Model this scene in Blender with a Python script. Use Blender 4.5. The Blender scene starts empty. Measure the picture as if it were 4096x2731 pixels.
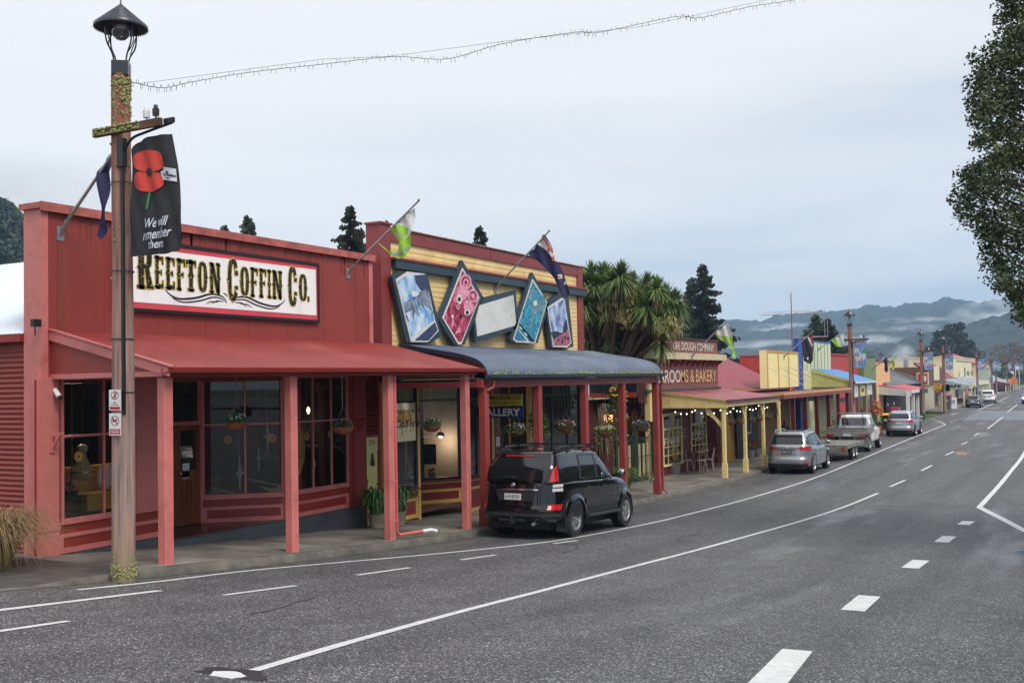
import bpy, bmesh, math, random
from math import sin, cos, tan, atan2, radians, pi, hypot, sqrt
from mathutils import Vector, Matrix, noise
random.seed(7)
SC = bpy.context.scene
COL = SC.collection
# ------------------------------------------------------------------ camera
EYE = 4.2
YAW, PITCH, ROLL, FPX = radians(28.28), radians(2.15), radians(1.1), 4183.0
_fw = Vector((-sin(YAW)*cos(PITCH), cos(YAW)*cos(PITCH), sin(PITCH)))
_r0 = Vector((cos(YAW), sin(YAW), 0)); _u0 = _r0.cross(_fw)
_rt = _r0*cos(ROLL)-_u0*sin(ROLL); _up = _u0*cos(ROLL)+_r0*sin(ROLL)
cam = bpy.data.cameras.new('camera'); co = bpy.data.objects.new('camera', cam); COL.objects.link(co)
co.matrix_world = Matrix(((_rt.x,_up.x,-_fw.x,0),(_rt.y,_up.y,-_fw.y,0),(_rt.z,_up.z,-_fw.z,EYE),(0,0,0,1)))
cam.sensor_width = 36; cam.lens = FPX/4096*36; cam.clip_end = 12000; cam.clip_start = .1
SC.camera = co
# ------------------------------------------------------------------ world
w = bpy.data.worlds.new("World"); SC.world = w; w.use_nodes = True
nt = w.node_tree; nt.nodes.clear(); N = nt.nodes.new; L = nt.links.new
out = N('ShaderNodeOutputWorld'); bg = N('ShaderNodeBackground'); bg2 = N('ShaderNodeBackground'); add = N('ShaderNodeAddShader')
sky = N('ShaderNodeTexSky'); sky.sky_type = 'NISHITA'; sky.sun_disc = False
SUN_EL, SUN_AZ = radians(52), radians(115)     # azimuth clockwise from +Y
sky.sun_elevation = SUN_EL; sky.sun_rotation = SUN_AZ
bg.inputs[1].default_value = .012; L(sky.outputs[0], bg.inputs[0])
tc = N('ShaderNodeTexCoord'); sep = N('ShaderNodeSeparateXYZ'); L(tc.outputs['Generated'], sep.inputs[0])
ramp = N('ShaderNodeValToRGB'); cr = ramp.color_ramp
def srgb(h):
    if isinstance(h, (tuple, list)): c = [x/255 for x in h]
    else: c = [int(h[i:i+2], 16)/255 for i in (0, 2, 4)]
    return tuple(x/12.92 if x <= .04045 else ((x+.055)/1.055)**2.4 for x in c)
def C4(h): return (*srgb(h), 1)
stops = [(0, (172,186,202)), (.04, (182,193,206)), (.09, (195,202,210)), (.15, (208,212,216)), (.23, (219,220,222)), (.33, (227,227,228)), (.6, (234,234,235)), (1, (239,239,240))]
while len(cr.elements) < len(stops): cr.elements.new(.5)
for e, (p, c) in zip(cr.elements, stops): e.position = p; e.color = C4(c)
mp = N('ShaderNodeMapping'); mp.inputs['Scale'].default_value = (1.0, 1.0, 7.0); L(tc.outputs['Generated'], mp.inputs[0])
nz = N('ShaderNodeTexNoise'); nz.inputs['Scale'].default_value = 2.2; nz.inputs['Detail'].default_value = 5; nz.inputs['Roughness'].default_value = .5; L(mp.outputs[0], nz.inputs[0])
# elevation + cloud noise + the brighter side of the overcast (towards -X)
m1 = N('ShaderNodeMath'); m1.operation = 'MULTIPLY_ADD'; L(nz.outputs[0], m1.inputs[0]); m1.inputs[1].default_value = .5; m1.inputs[2].default_value = -.25
m2 = N('ShaderNodeMath'); m2.operation = 'MULTIPLY_ADD'; L(sep.outputs[0], m2.inputs[0]); m2.inputs[1].default_value = -.20; m2.inputs[2].default_value = -.045
m3 = N('ShaderNodeMath'); L(m1.outputs[0], m3.inputs[0]); L(m2.outputs[0], m3.inputs[1])
m4 = N('ShaderNodeMath'); L(m3.outputs[0], m4.inputs[0]); L(sep.outputs[2], m4.inputs[1]); L(m4.outputs[0], ramp.inputs[0])
L(ramp.outputs[0], bg2.inputs[0]); bg2.inputs[1].default_value = .65
L(bg.outputs[0], add.inputs[0]); L(bg2.outputs[0], add.inputs[1]); L(add.outputs[0], out.inputs[0])
# ------------------------------------------------------------------ sun behind cloud
sl = bpy.data.lights.new('sun', 'SUN'); sl.energy = 1.5; sl.angle = radians(24); sl.color = (1, .96, .9)
so = bpy.data.objects.new('sun', sl); COL.objects.link(so)
sd = Vector((sin(SUN_AZ)*cos(SUN_EL), cos(SUN_AZ)*cos(SUN_EL), sin(SUN_EL)))
so.rotation_euler = sd.to_track_quat('Z', 'Y').to_euler(); so.location = (30, -30, 60)
SC.view_settings.view_transform = 'Standard'; SC.view_settings.look = 'None'; SC.view_settings.gamma = 1
SC.view_settings.exposure = .82; SC.view_settings.use_curve_mapping = False
SC.cycles.max_bounces = 8; SC.cycles.transparent_max_bounces = 24; SC.cycles.use_denoising = True
SC.cycles.volume_bounces = 2; SC.cycles.caustics_reflective = False; SC.cycles.caustics_refractive = False
SC.cycles.volume_step_rate = 3; SC.cycles.volume_max_steps = 64
# ------------------------------------------------------------------ measuring helpers (positions of things on known planes)
def ray(px, py): return _fw+_rt*((px-2048)/FPX)+_up*((1365.5-py)/FPX)
def PX(px, py, X):
    d = ray(px, py); t = -X/d.x; return Vector((-X, d.y*t, d.z*t+EYE))
def YZ(px, py, X): p = PX(px, py, X); return p.y, p.z
def PY(px, py, Y):
    d = ray(px, py); t = Y/d.y; return Vector((d.x*t, Y, d.z*t+EYE))
def YX(px, X):   # y where the vertical at px (near eye level) meets plane X
    return PX(px, 1540, X).y
_gs = [(-400,2.9),(-10,2.9),(-5,2.86),(0,2.64),(5,2.17),(11.7,1.48),(14.64,1.22),(17.65,1.01),(20.7,.82),(26,.56),(32.95,.33),(41,.18),(47,.13),(60,.12),(9000,.12)]
def _gi(s):
    for (a, b), (c, d) in zip(_gs, _gs[1:]):
        if s <= c: return b+(d-b)*(s-a)/(c-a)
    return .12
def gz(s): return sum(_gi(s+k) for k in (-1.6, -.8, 0, .8, 1.6))/5+.005
def kh(s): return .13*min(1, max(0.0, (s-9.1)/2.0))     # kerb drops for the crossing beside the pole
def rz(s): return gz(s)-.13
def PG(px, py, off=-.13):
    d = ray(px, py); lo = 1.0; t = 2.0
    while t < 900:
        if d.z*t+EYE < gz(d.y*t)+off: break
        lo = t; t += .5 if t < 60 else 3
    hi = t
    for _ in range(24):
        m = (lo+hi)/2
        if d.z*m+EYE < gz(d.y*m)+off: hi = m
        else: lo = m
    p = d*hi; return Vector((p.x, p.y, p.z+EYE))
# ------------------------------------------------------------------ mesh helpers
class MB:
    def __init__(s, xf=None): s.v = []; s.f = []; s.m = []; s.xf = xf; s.mi = 0
    def raw(s, vs, fs, mi=None):
        o = len(s.v)
        if s.xf is not None: vs = [s.xf @ Vector(p) for p in vs]
        s.v += [tuple(p) for p in vs]
        for f in fs: s.f.append(tuple(o+i for i in f)); s.m.append(s.mi if mi is None else mi)
        return s
    def box(s, x0, x1, y0, y1, z0, z1, mi=None):
        if x0 > x1: x0, x1 = x1, x0
        if y0 > y1: y0, y1 = y1, y0
        if z0 > z1: z0, z1 = z1, z0
        vs = [(x, y, z) for z in (z0, z1) for y in (y0, y1) for x in (x0, x1)]
        return s.raw(vs, [(0,2,3,1),(4,5,7,6),(0,1,5,4),(2,6,7,3),(0,4,6,2),(1,3,7,5)], mi)
    def hexa(s, p, mi=None):   # 8 points: bottom 4 (ccw), top 4
        return s.raw(p, [(3,2,1,0),(4,5,6,7),(0,1,5,4),(1,2,6,5),(2,3,7,6),(3,0,4,7)], mi)
    def prism(s, poly, d, mi=None):   # poly of 3-D points, extruded by vector d
        n = len(poly); a = [Vector(p) for p in poly]; b = [p+Vector(d) for p in a]
        fs = [tuple(range(n)), tuple(range(2*n-1, n-1, -1))]
        fs += [(i, i+n, (i+1) % n+n, (i+1) % n) for i in range(n)]
        return s.raw(a+b, fs, mi)
    def beam(s, a, b, w, h=None, mi=None, up=(0,0,1)):
        a = Vector(a); b = Vector(b); h = h or w; d = (b-a).normalized(); u = Vector(up)
        if abs(d.dot(u)) > .98: u = Vector((0,1,0))
        r = d.cross(u).normalized()*w/2; u = r.cross(d).normalized()*h/2
        return s.hexa([a-r-u, a+r-u, a+r+u, a-r+u, b-r-u, b+r-u, b+r+u, b-r+u], mi)
    def tube(s, path, r, n=8, mi=None, cap=True):
        path = [Vector(p) for p in path]; k = len(path); rs = r if isinstance(r, (list, tuple)) else [r]*k
        vs = []; u = None
        for i, p in enumerate(path):
            d = (path[min(i+1, k-1)]-path[max(i-1, 0)])
            if d.length < 1e-9: d = Vector((0,0,1))
            d.normalize()
            if u is None: u = d.orthogonal().normalized()
            else:
                u = u-d*u.dot(d); u = u.normalized() if u.length > 1e-6 else d.orthogonal().normalized()
            v = d.cross(u)
            for j in range(n):
                t = 2*pi*j/n; vs.append(p+(u*cos(t)+v*sin(t))*rs[i])
        fs = [(i*n+j, i*n+(j+1) % n, (i+1)*n+(j+1) % n, (i+1)*n+j) for i in range(k-1) for j in range(n)]
        if cap: fs += [tuple(range(n-1, -1, -1)), tuple((k-1)*n+j for j in range(n))]
        return s.raw(vs, fs, mi)
    def lathe(s, prof, c=(0,0,0), n=20, mi=None, cap=True):   # prof: (r, z)
        c = Vector(c); vs = []
        for r, z in prof:
            for j in range(n):
                t = 2*pi*j/n; vs.append(c+Vector((r*cos(t), r*sin(t), z)))
        k = len(prof)
        fs = [(i*n+j, i*n+(j+1) % n, (i+1)*n+(j+1) % n, (i+1)*n+j) for i in range(k-1) for j in range(n)]
        if cap and prof[0][0] > 1e-4: fs.append(tuple(range(n-1, -1, -1)))
        if cap and prof[-1][0] > 1e-4: fs.append(tuple((k-1)*n+j for j in range(n)))
        return s.raw(vs, fs, mi)
    def grid(s, fn, nu, nv, mi=None, two=None):   # fn(u,v) -> point, u,v in 0..1
        vs = [fn(i/nu, j/nv) for j in range(nv+1) for i in range(nu+1)]
        return s.raw(vs, [(j*(nu+1)+i, j*(nu+1)+i+1, (j+1)*(nu+1)+i+1, (j+1)*(nu+1)+i) for j in range(nv) for i in range(nu)], mi)
    def ball(s, c, r, n=10, m=6, mi=None, sc=(1,1,1)):
        c = Vector(c)
        vs = [c+Vector((r*sc[0]*sin(pi*i/m)*cos(2*pi*j/n), r*sc[1]*sin(pi*i/m)*sin(2*pi*j/n), r*sc[2]*cos(pi*i/m))) for i in range(1, m) for j in range(n)]
        vs += [c+Vector((0,0,r*sc[2])), c-Vector((0,0,r*sc[2]))]; t = len(vs)-2
        fs = [(i*n+j, (i+1)*n+j, (i+1)*n+(j+1) % n, i*n+(j+1) % n) for i in range(m-2) for j in range(n)]
        fs += [(t, j, (j+1) % n) for j in range(n)]+[(t+1, (m-2)*n+(j+1) % n, (m-2)*n+j) for j in range(n)]
        return s.raw(vs, fs, mi)
    def build(s, name, mat, parent=None, smooth=False, fix=True):
        me = bpy.data.meshes.new(name)
        off = Vector((0,0,0)); p = parent
        while p is not None: off += p.location; p = p.parent
        if s.local: off = Vector((0,0,0))
        me.from_pydata([(x-off.x, y-off.y, z-off.z) for x, y, z in s.v], [], s.f)
        for m in (mat if isinstance(mat, (list, tuple)) else [mat]): me.materials.append(m)
        if any(s.m): me.polygons.foreach_set('material_index', s.m)
        if fix and len(s.f) < 6000:
            bm = bmesh.new(); bm.from_mesh(me); bmesh.ops.recalc_face_normals(bm, faces=bm.faces); bm.to_mesh(me); bm.free()
        if smooth:
            me.polygons.foreach_set('use_smooth', [True]*len(me.polygons))
            if smooth != 1: me.set_sharp_from_angle(angle=radians(smooth))
        me.update()
        o = bpy.data.objects.new(name, me); COL.objects.link(o); o.parent = parent
        return o
    local = False
class LMB(MB): local = True      # a mesh already in its thing's own coordinates
def tag(o, label=None, cat=None, group=None, kind=None):
    if label: o['label'] = label
    if cat: o['category'] = cat
    if group: o['group'] = group
    if kind: o['kind'] = kind
    return o
def thing(name, label, cat, loc=(0,0,0), group=None, rz_=0):
    o = bpy.data.objects.new(name, None); COL.objects.link(o); o.location = loc; o.rotation_euler[2] = rz_
    o.empty_display_size = .2
    return tag(o, label, cat, group)
def copy_tree(o, parent=None):
    c = o.copy(); COL.objects.link(c); c.parent = parent
    for ch in [x for x in KIDS(o)]: copy_tree(ch, c)
    return c
def KIDS(o): return [x for x in COL.objects if x.parent == o]
def dup(src, loc, label=None, rot=None, scale=None, group=None):
    c = copy_tree(src); c.location = loc
    if rot is not None: c.rotation_euler = rot
    if scale is not None: c.scale = scale if isinstance(scale, (tuple, list)) else (scale,)*3
    if label: c['label'] = label
    if group: c['group'] = group
    return c
def textmb(s, size_h, width=None, depth=.004, bold=0., shear=0., align='CENTER', spacing=1.):
    cu = bpy.data.curves.new('t', 'FONT'); cu.body = s; cu.size = 1; cu.extrude = 0; cu.offset = bold; cu.shear = shear; cu.space_character = spacing
    cu.resolution_u = 3
    ob = bpy.data.objects.new('t', cu); COL.objects.link(ob); dg = bpy.context.evaluated_depsgraph_get(); dg.update()
    me = bpy.data.meshes.new_from_object(ob.evaluated_get(dg)); vs = [v.co.copy() for v in me.vertices]; fs = [tuple(p.vertices) for p in me.polygons]
    bpy.data.objects.remove(ob); bpy.data.curves.remove(cu); bpy.data.meshes.remove(me)
    x0 = min(v.x for v in vs); x1 = max(v.x for v in vs); y0 = min(v.y for v in vs); y1 = max(v.y for v in vs)
    sy = size_h/(y1-y0); sx = (width/(x1-x0)) if width else sy
    return [((v.x-(x0+x1)/2)*sx, (v.y-(y0+y1)/2)*sy) for v in vs], fs
def put_text(mb, s, c, right, up, h, width=None, bold=0., shear=0., mi=None, warp=None, spacing=1.):
    vs, fs = textmb(s, h, width, bold=bold, shear=shear, spacing=spacing); c = Vector(c); right = Vector(right); up = Vector(up)
    if warp: vs = [warp(*p) for p in vs]
    mb.raw([c+right*x+up*y for x, y in vs], fs, mi); return mb
# ------------------------------------------------------------------ materials
MATS = {}
def mat(name, col, rough=.6, var=.12, scale=2., bump=0., bscale=30., metal=0., spec=.5, streak=1., grime=None, grime_amt=.0, grime_scale=1.5, coat=0., emit=0., alpha=None, detail=4, vor=None, wave=None):
    if name in MATS: return MATS[name]
    m = bpy.data.materials.new(name); m.use_nodes = True; nt = m.node_tree; n = nt.nodes; l = nt.links.new
    b = n['Principled BSDF']; c = srgb(col) if not (isinstance(col, tuple) and max(col) <= 1) else col
    if c is not col: g_ = .3*c[0]+.6*c[1]+.1*c[2]; c = tuple(x*.97+g_*.03 for x in c)
    b.inputs['Roughness'].default_value = rough; b.inputs['Metallic'].default_value = metal; b.inputs['Specular IOR Level'].default_value = spec
    b.inputs['Coat Weight'].default_value = coat; b.inputs['Coat Roughness'].default_value = .05
    t = n.new('ShaderNodeTexCoord'); mp = n.new('ShaderNodeMapping'); l(t.outputs['Object'], mp.inputs[0]); mp.inputs['Scale'].default_value = (1, 1, 1/streak)
    nz = n.new('ShaderNodeTexNoise'); nz.inputs['Scale'].default_value = scale; nz.inputs['Detail'].default_value = detail; l(mp.outputs[0], nz.inputs[0])
    r = n.new('ShaderNodeValToRGB'); l(nz.outputs[0], r.inputs[0]); r.color_ramp.elements[0].position = .3; r.color_ramp.elements[1].position = .7
    r.color_ramp.elements[0].color = (*[x*(1-var) for x in c], 1); r.color_ramp.elements[1].color = (*[min(1, x*(1+var)) for x in c], 1)
    last = r.outputs[0]
    if grime:
        g = n.new('ShaderNodeTexNoise'); g.inputs['Scale'].default_value = grime_scale; g.inputs['Detail'].default_value = 8; g.inputs['Roughness'].default_value = .65
        l(mp.outputs[0], g.inputs[0]); gr = n.new('ShaderNodeValToRGB'); l(g.outputs[0], gr.inputs[0]); gr.color_ramp.elements[0].position = .52-.2*grime_amt; gr.color_ramp.elements[1].position = .78-.25*grime_amt
        gr.color_ramp.elements[0].color = (0,0,0,1); gr.color_ramp.elements[1].color = (.35+.6*grime_amt,)*3+(1,)
        mx = n.new('ShaderNodeMix'); mx.data_type = 'RGBA'; l(gr.outputs[0], mx.inputs[0]); l(last, mx.inputs[6]); mx.inputs[7].default_value = C4(grime); last = mx.outputs[2]
    l(last, b.inputs['Base Color'])
    if bump:
        bz = n.new('ShaderNodeTexNoise'); bz.inputs['Scale'].default_value = bscale; bz.inputs['Detail'].default_value = 3; l(mp.outputs[0], bz.inputs[0])
        bp = n.new('ShaderNodeBump'); bp.inputs['Strength'].default_value = bump; bp.inputs['Distance'].default_value = .02; l(bz.outputs[0], bp.inputs['Height']); l(bp.outputs[0], b.inputs['Normal'])
    if wave:   # (axis, ribs per metre, strength)
        wv = n.new('ShaderNodeTexWave'); wv.bands_direction = wave[0]; wv.inputs['Scale'].default_value = wave[1]*pi/10*1.0; wv.wave_profile = 'SIN'
        l(t.outputs['Object'], wv.inputs[0]); bp = n.new('ShaderNodeBump'); bp.inputs['Strength'].default_value = wave[2]; bp.inputs['Distance'].default_value = .03
        l(wv.outputs[0], bp.inputs['Height']); l(bp.outputs[0], b.inputs['Normal'])
    if emit: b.inputs['Emission Color'].default_value = (*c, 1); b.inputs['Emission Strength'].default_value = emit
    MATS[name] = m; return m
def glassmat(name, tint=(.02,.025,.025), refl=.05, trans=.86, rough=.0):
    """window glass: mostly see-through, fresnel mirror on top"""
    if name in MATS: return MATS[name]
    m = bpy.data.materials.new(name); m.use_nodes = True; nt = m.node_tree; n = nt.nodes; l = nt.links.new; n.clear()
    o = n.new('ShaderNodeOutputMaterial'); fr = n.new('ShaderNodeFresnel'); fr.inputs[0].default_value = 1.5
    ml = n.new('ShaderNodeMath'); ml.operation = 'MULTIPLY_ADD'; ml.use_clamp = True; l(fr.outputs[0], ml.inputs[0]); ml.inputs[1].default_value = 1.4; ml.inputs[2].default_value = refl-.05
    tr = n.new('ShaderNodeBsdfTransparent'); tr.inputs[0].default_value = (trans, trans, trans*.99, 1)
    gl = n.new('ShaderNodeBsdfGlossy'); gl.inputs[0].default_value = (.95,.97,1,1); gl.inputs['Roughness'].default_value = rough
    df = n.new('ShaderNodeBsdfDiffuse'); df.inputs[0].default_value = (*tint, 1)
    a = n.new('ShaderNodeMixShader'); a.inputs[0].default_value = .04; l(tr.outputs[0], a.inputs[1]); l(df.outputs[0], a.inputs[2])
    b = n.new('ShaderNodeMixShader'); l(ml.outputs[0], b.inputs[0]); l(a.outputs[0], b.inputs[1]); l(gl.outputs[0], b.inputs[2]); l(b.outputs[0], o.inputs[0])
    MATS[name] = m; return m
# ================================================================== THE SETTING
def asphalt():
    m = bpy.data.materials.new('asphalt'); m.use_nodes = True; nt = m.node_tree; n = nt.nodes; l = nt.links.new; b = n['Principled BSDF']
    t = n.new('ShaderNodeTexCoord'); o = t.outputs['Object']
    def tex(kind, scale, detail=3, sc=None):
        x = n.new(kind); x.inputs['Scale'].default_value = scale
        if 'Noise' in kind: x.inputs['Detail'].default_value = detail
        src = o
        if sc: mp = n.new('ShaderNodeMapping'); mp.inputs['Scale'].default_value = sc; l(o, mp.inputs[0]); src = mp.outputs[0]
        l(src, x.inputs[0]); return x
    def ramp(src, a, b_, ca, cb):
        r = n.new('ShaderNodeValToRGB'); l(src, r.inputs[0]); e = r.color_ramp.elements; e[0].position = a; e[1].position = b_; e[0].color = ca; e[1].color = cb; return r
    v = tex('ShaderNodeTexVoronoi', 75); wn = n.new('ShaderNodeSeparateColor'); l(v.outputs['Color'], wn.inputs[0])
    st = n.new('ShaderNodeValToRGB'); l(wn.outputs[0], st.inputs[0]); cr = st.color_ramp; cr.interpolation = 'CONSTANT'
    for i, (p, c) in enumerate([(0, .036), (.32, .062), (.58, .10), (.78, .16), (.90, .27), (.968, .5)]):
        e = cr.elements[i] if i < 2 else cr.elements.new(p); e.position = p; e.color = (c*1.0, c*.99, c*1.0, 1)
    big = tex('ShaderNodeTexNoise', .28, 5, (1.6, .35, 1)); br = ramp(big.outputs[0], .3, .72, (.85,.85,.86,1), (1.1,1.1,1.11,1))
    mx = n.new('ShaderNodeMix'); mx.data_type = 'RGBA'; mx.blend_type = 'MULTIPLY'; mx.inputs[0].default_value = 1; l(st.outputs[0], mx.inputs[6]); l(br.outputs[0], mx.inputs[7])
    fine = tex('ShaderNodeTexNoise', 1.3, 6); fr = ramp(fine.outputs[0], .35, .7, (.85,.84,.84,1), (1.12,1.12,1.12,1))
    m2 = n.new('ShaderNodeMix'); m2.data_type = 'RGBA'; m2.blend_type = 'MULTIPLY'; m2.inputs[0].default_value = 1; l(mx.outputs[2], m2.inputs[6]); l(fr.outputs[0], m2.inputs[7])
    sx = n.new('ShaderNodeSeparateXYZ'); l(o, sx.inputs[0]); wz = tex('ShaderNodeTexNoise', .12, 2); wa = n.new('ShaderNodeMath'); wa.operation = 'MULTIPLY_ADD'; l(wz.outputs[0], wa.inputs[0]); wa.inputs[1].default_value = 2.2; l(sx.outputs[0], wa.inputs[2])
    wb = n.new('ShaderNodeMath'); wb.operation = 'MULTIPLY'; l(wa.outputs[0], wb.inputs[0]); wb.inputs[1].default_value = 3.7; ws = n.new('ShaderNodeMath'); ws.operation = 'SINE'; l(wb.outputs[0], ws.inputs[0]); wr2 = ramp(ws.outputs[0], 0, 1, (1,1,1,1), (.84,.84,.85,1))
    m3 = n.new('ShaderNodeMix'); m3.data_type = 'RGBA'; m3.blend_type = 'MULTIPLY'; m3.inputs[0].default_value = 1; l(m2.outputs[2], m3.inputs[6]); l(wr2.outputs[0], m3.inputs[7]); m2 = m3
    l(m2.outputs[2], b.inputs['Base Color'])
    wet = tex('ShaderNodeTexNoise', .5, 6, (1.5, .22, 1)); wr = ramp(wet.outputs[0], .56, .70, (.66,.66,.66,1), (.33,.33,.33,1)); l(wr.outputs[0], b.inputs['Roughness'])
    b.inputs['Specular IOR Level'].default_value = .42
    bp = n.new('ShaderNodeBump'); bp.inputs['Strength'].default_value = .35; bp.inputs['Distance'].default_value = .006; l(v.outputs['Distance'], bp.inputs['Height']); l(bp.outputs[0], b.inputs['Normal'])
    return m
M_asph = asphalt()
M_path = mat('footpath_concrete', (.25,.235,.205), .55, .28, .9, bump=.25, bscale=60, grime='3c3a34', grime_amt=.65, grime_scale=.55, streak=1)
M_seal = mat('footpath_seal', (.075,.072,.066), .6, .35, 3, bump=.5, bscale=70)
M_kerb = mat('kerb_concrete', (.14,.13,.11), .6, .3, 2.5, bump=.4, bscale=40, grime='3a3832', grime_amt=.35, grime_scale=3.5)
M_line = mat('road_paint', (.66,.66,.65), .5, .08, 8, bump=.5, bscale=90, grime='77787a', grime_amt=.12, grime_scale=9)
M_earth = mat('grassland', (.055,.085,.03), .9, .4, .4, bump=.3, bscale=8)
YS = [-60,-40,-25,-15]+[i*.8-12 for i in range(100)]+[70,75,80,90,100,120,150,200,260,330,420,600]
def strip(name, xa, xb, zf, m, ys=YS, nx=1, kind='structure'):
    mb = MB(); vs = []; xs = [xa+(xb-xa)*i/nx for i in range(nx+1)]
    for y in ys: vs += [(x, y, zf(y)) for x in xs]
    k = nx+1
    mb.raw(vs, [(j*k+i, j*k+i+1, (j+1)*k+i+1, (j+1)*k+i) for j in range(len(ys)-1) for i in range(nx)])
    o = mb.build(name, m, smooth=True); return tag(o, kind=kind)
strip('ground', -2600, 900, lambda s: rz(s)-.12, M_earth, [-300,-60,-40,-25,-15]+[i*1.6-12 for i in range(50)]+[70,90,120,200,400,900,2300], 24)
strip('road', -12.0, 12.5, rz, M_asph, nx=4)
strip('verge', 12.52, 60, lambda s: rz(s)+.1, M_seal)
def box_strip(name, xa, xb, ztop, depth, m, ys):
    mb = MB(); n = len(ys); vs = []
    for y in ys: vs += [(xa, y, ztop(y)-depth), (xa, y, ztop(y)), (xb, y, ztop(y)), (xb, y, ztop(y)-depth)]
    fs = [(j*4+i, j*4+(i+1) % 4, (j+1)*4+(i+1) % 4, (j+1)*4+i) for j in range(n-1) for i in range(4)]+[(0,1,2,3), ((n-1)*4+3,(n-1)*4+2,(n-1)*4+1,(n-1)*4)]
    mb.raw(vs, fs); return tag(mb.build(name, m), kind='structure')
ya = [y for y in YS if -15 <= y <= 10.6]+[11.0]; yb = [11.0]+[y for y in YS if 11.4 < y < 100]+[101]; yc = [119]+[y for y in YS if y > 119]
fp = lambda s: gz(s)-.13+kh(s)
box_strip('footpath', -12.27, -60, fp, .3, M_seal, ya)
box_strip('footpath', -12.27, -60, fp, .3, M_path, yb)
box_strip('footpath', -12.27, -60, fp, .3, M_path, yc)
# kerb with a rounded nose
def kerb(ys):
    mb = MB(); prof = [(-12.27, -.001), (-12.15, 0.004), (-12.12, -.008), (-12.095, -.03), (-12.07, -1), (-12.0, -1.0)]
    vs = []
    for y in ys:
        for x, dz in prof:
            h = kh(y); z = rz(y)+h+dz*1.0 if dz > -.5 else rz(y)+.004
            if dz == -.03: z = rz(y)+max(.006, h-.03)
            vs.append((x, y, max(z, rz(y)+.004)))
    k = len(prof); mb.raw(vs, [(j*k+i, j*k+i+1, (j+1)*k+i+1, (j+1)*k+i) for j in range(len(ys)-1) for i in range(k-1)])
    return tag(mb.build('kerb', M_kerb, smooth=35), kind='structure')
kerb([y/4 for y in range(-60, 44)]+yb[1:]); kerb(yc)
# joints across the footpath
mb = MB()
for y in [13+3.05*i for i in range(27)]:
    mb.raw([(-12.28, y, fp(y)+.003), (-14.8, y, fp(y)+.003), (-14.8, y+.018, fp(y+.018)+.003), (-12.28, y+.018, fp(y+.018)+.003)], [(0,1,2,3)])
tag(mb.build('footpath_joints', mat('joint', (.03,.03,.028), .8)), kind='structure')
# road markings: painted strips laid on the road
def marking(pts, wd, name='road_marking', taper=None):
    pts = [Vector((p[0], p[1], 0)) if len(p) > 2 or True else p for p in pts]
    fin = []
    for a, b in zip(pts, pts[1:]):
        k = max(1, int((b-a).length/1.0)); fin += [a+(b-a)*i/k for i in range(k)]
    fin.append(pts[-1]); vs = []
    for i, p in enumerate(fin):
        d = (fin[min(i+1, len(fin)-1)]-fin[max(i-1, 0)]).normalized(); s = Vector((-d.y, d.x, 0))*wd/2
        s.x += (noise.noise(Vector((p.x*3, p.y*3, 1))))*.008
        for q in (p-s, p+s): vs.append((q.x, q.y, rz(q.y)+.006))
    mb = MB().raw(vs, [(2*i, 2*i+1, 2*i+3, 2*i+2) for i in range(len(fin)-1)])
    return tag(mb.build(name, M_line), kind='structure')
def gp(*l): return [PG(*p) for p in l]
M_crack = mat('crack_filler', (.022,.022,.023), .35)
rnd = random.Random(12)
for k in range(7):   # wandering bitumen crack repairs
    x, y = rnd.uniform(-9, -1), rnd.uniform(6, 60); mb = MB(); vs = []; a = rnd.choice((0, 0, 1.5))+rnd.uniform(-.3, .3)
    for i in range(rnd.randint(14, 40)):
        w_ = .008+.008*rnd.random(); vs += [(x-cos(a)*w_, y+sin(a)*w_, rz(y)+.0035), (x+cos(a)*w_, y-sin(a)*w_, rz(y)+.0035)]; a += rnd.gauss(0, .16); x += .14*sin(a); y += .14*cos(a)
    mb.raw(vs, [(2*i, 2*i+1, 2*i+3, 2*i+2) for i in range(len(vs)//2-1)]); tag(mb.build('road_crack', M_crack), kind='structure')
def curve(pts, n=8):   # catmull-rom through ground points
    P = [pts[0]*2-pts[1]]+pts+[pts[-1]*2-pts[-2]]; o = []
    for i in range(1, len(P)-2):
        for k in range(n):
            t = k/n; a, b, c, d = P[i-1:i+3]
            o.append(.5*((2*b)+(c-a)*t+(2*a-5*b+4*c-d)*t*t+(3*b-a-3*c+d)*t**3))
    return o+[pts[-1]]
marking(curve(gp((310,2359),(640,2325),(1000,2282),(1350,2250),(1690,2220),(2010,2188),(2264,2156),(2612,2090),(2960,2003),(3222,1924),(3440,1838),(3588,1776),(3782,1698))), .1)
marking([PG(3782,1698), PG(3755,1684), PG(3727,1677)], .1)
marking(gp((-160,2462),(0,2440),(330,2400),(640,2362)), .13)
for a, b in [((-60,2533),(272,2484)), ((894,2380),(1183,2342)), ((1428,2300),(1640,2270)), ((1842,2239),(1983,2219)), ((2212,2174),(2310,2161))]: marking(gp(a, b), .1)
marking(curve(gp((970,2695),(1500,2540),(2000,2405),(2500,2274),(3000,2141),(3310,2050),(3512,1972))), .11)
for a, b in [((3560,1946),(3620,1920)), ((3686,1882),(3727,1861)), ((3782,1820),(3815,1806)), ((3846,1777),(3870,1767)), ((3897,1742),(3916,1731)), ((3950,1715),(4010,1668)), ((4030,1648),(4070,1617))]: marking(gp(a, b), .11)
for a, b in [((3060,2745),(3190,2600)), ((3410,2442),(3478,2383)), ((3640,2272),(3684,2240)), ((3765,2168),(3798,2144)), ((3853,2098),(3876,2084))]: marking(gp(a, b), .3)
marking(curve(gp((4230,1600),(4160,1700),(4096,1815),(4040,1888),(3980,1960),(3917,2028))), .16)
marking(gp((3917,2028),(4000,2070),(4110,2128)), .2)
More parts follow.
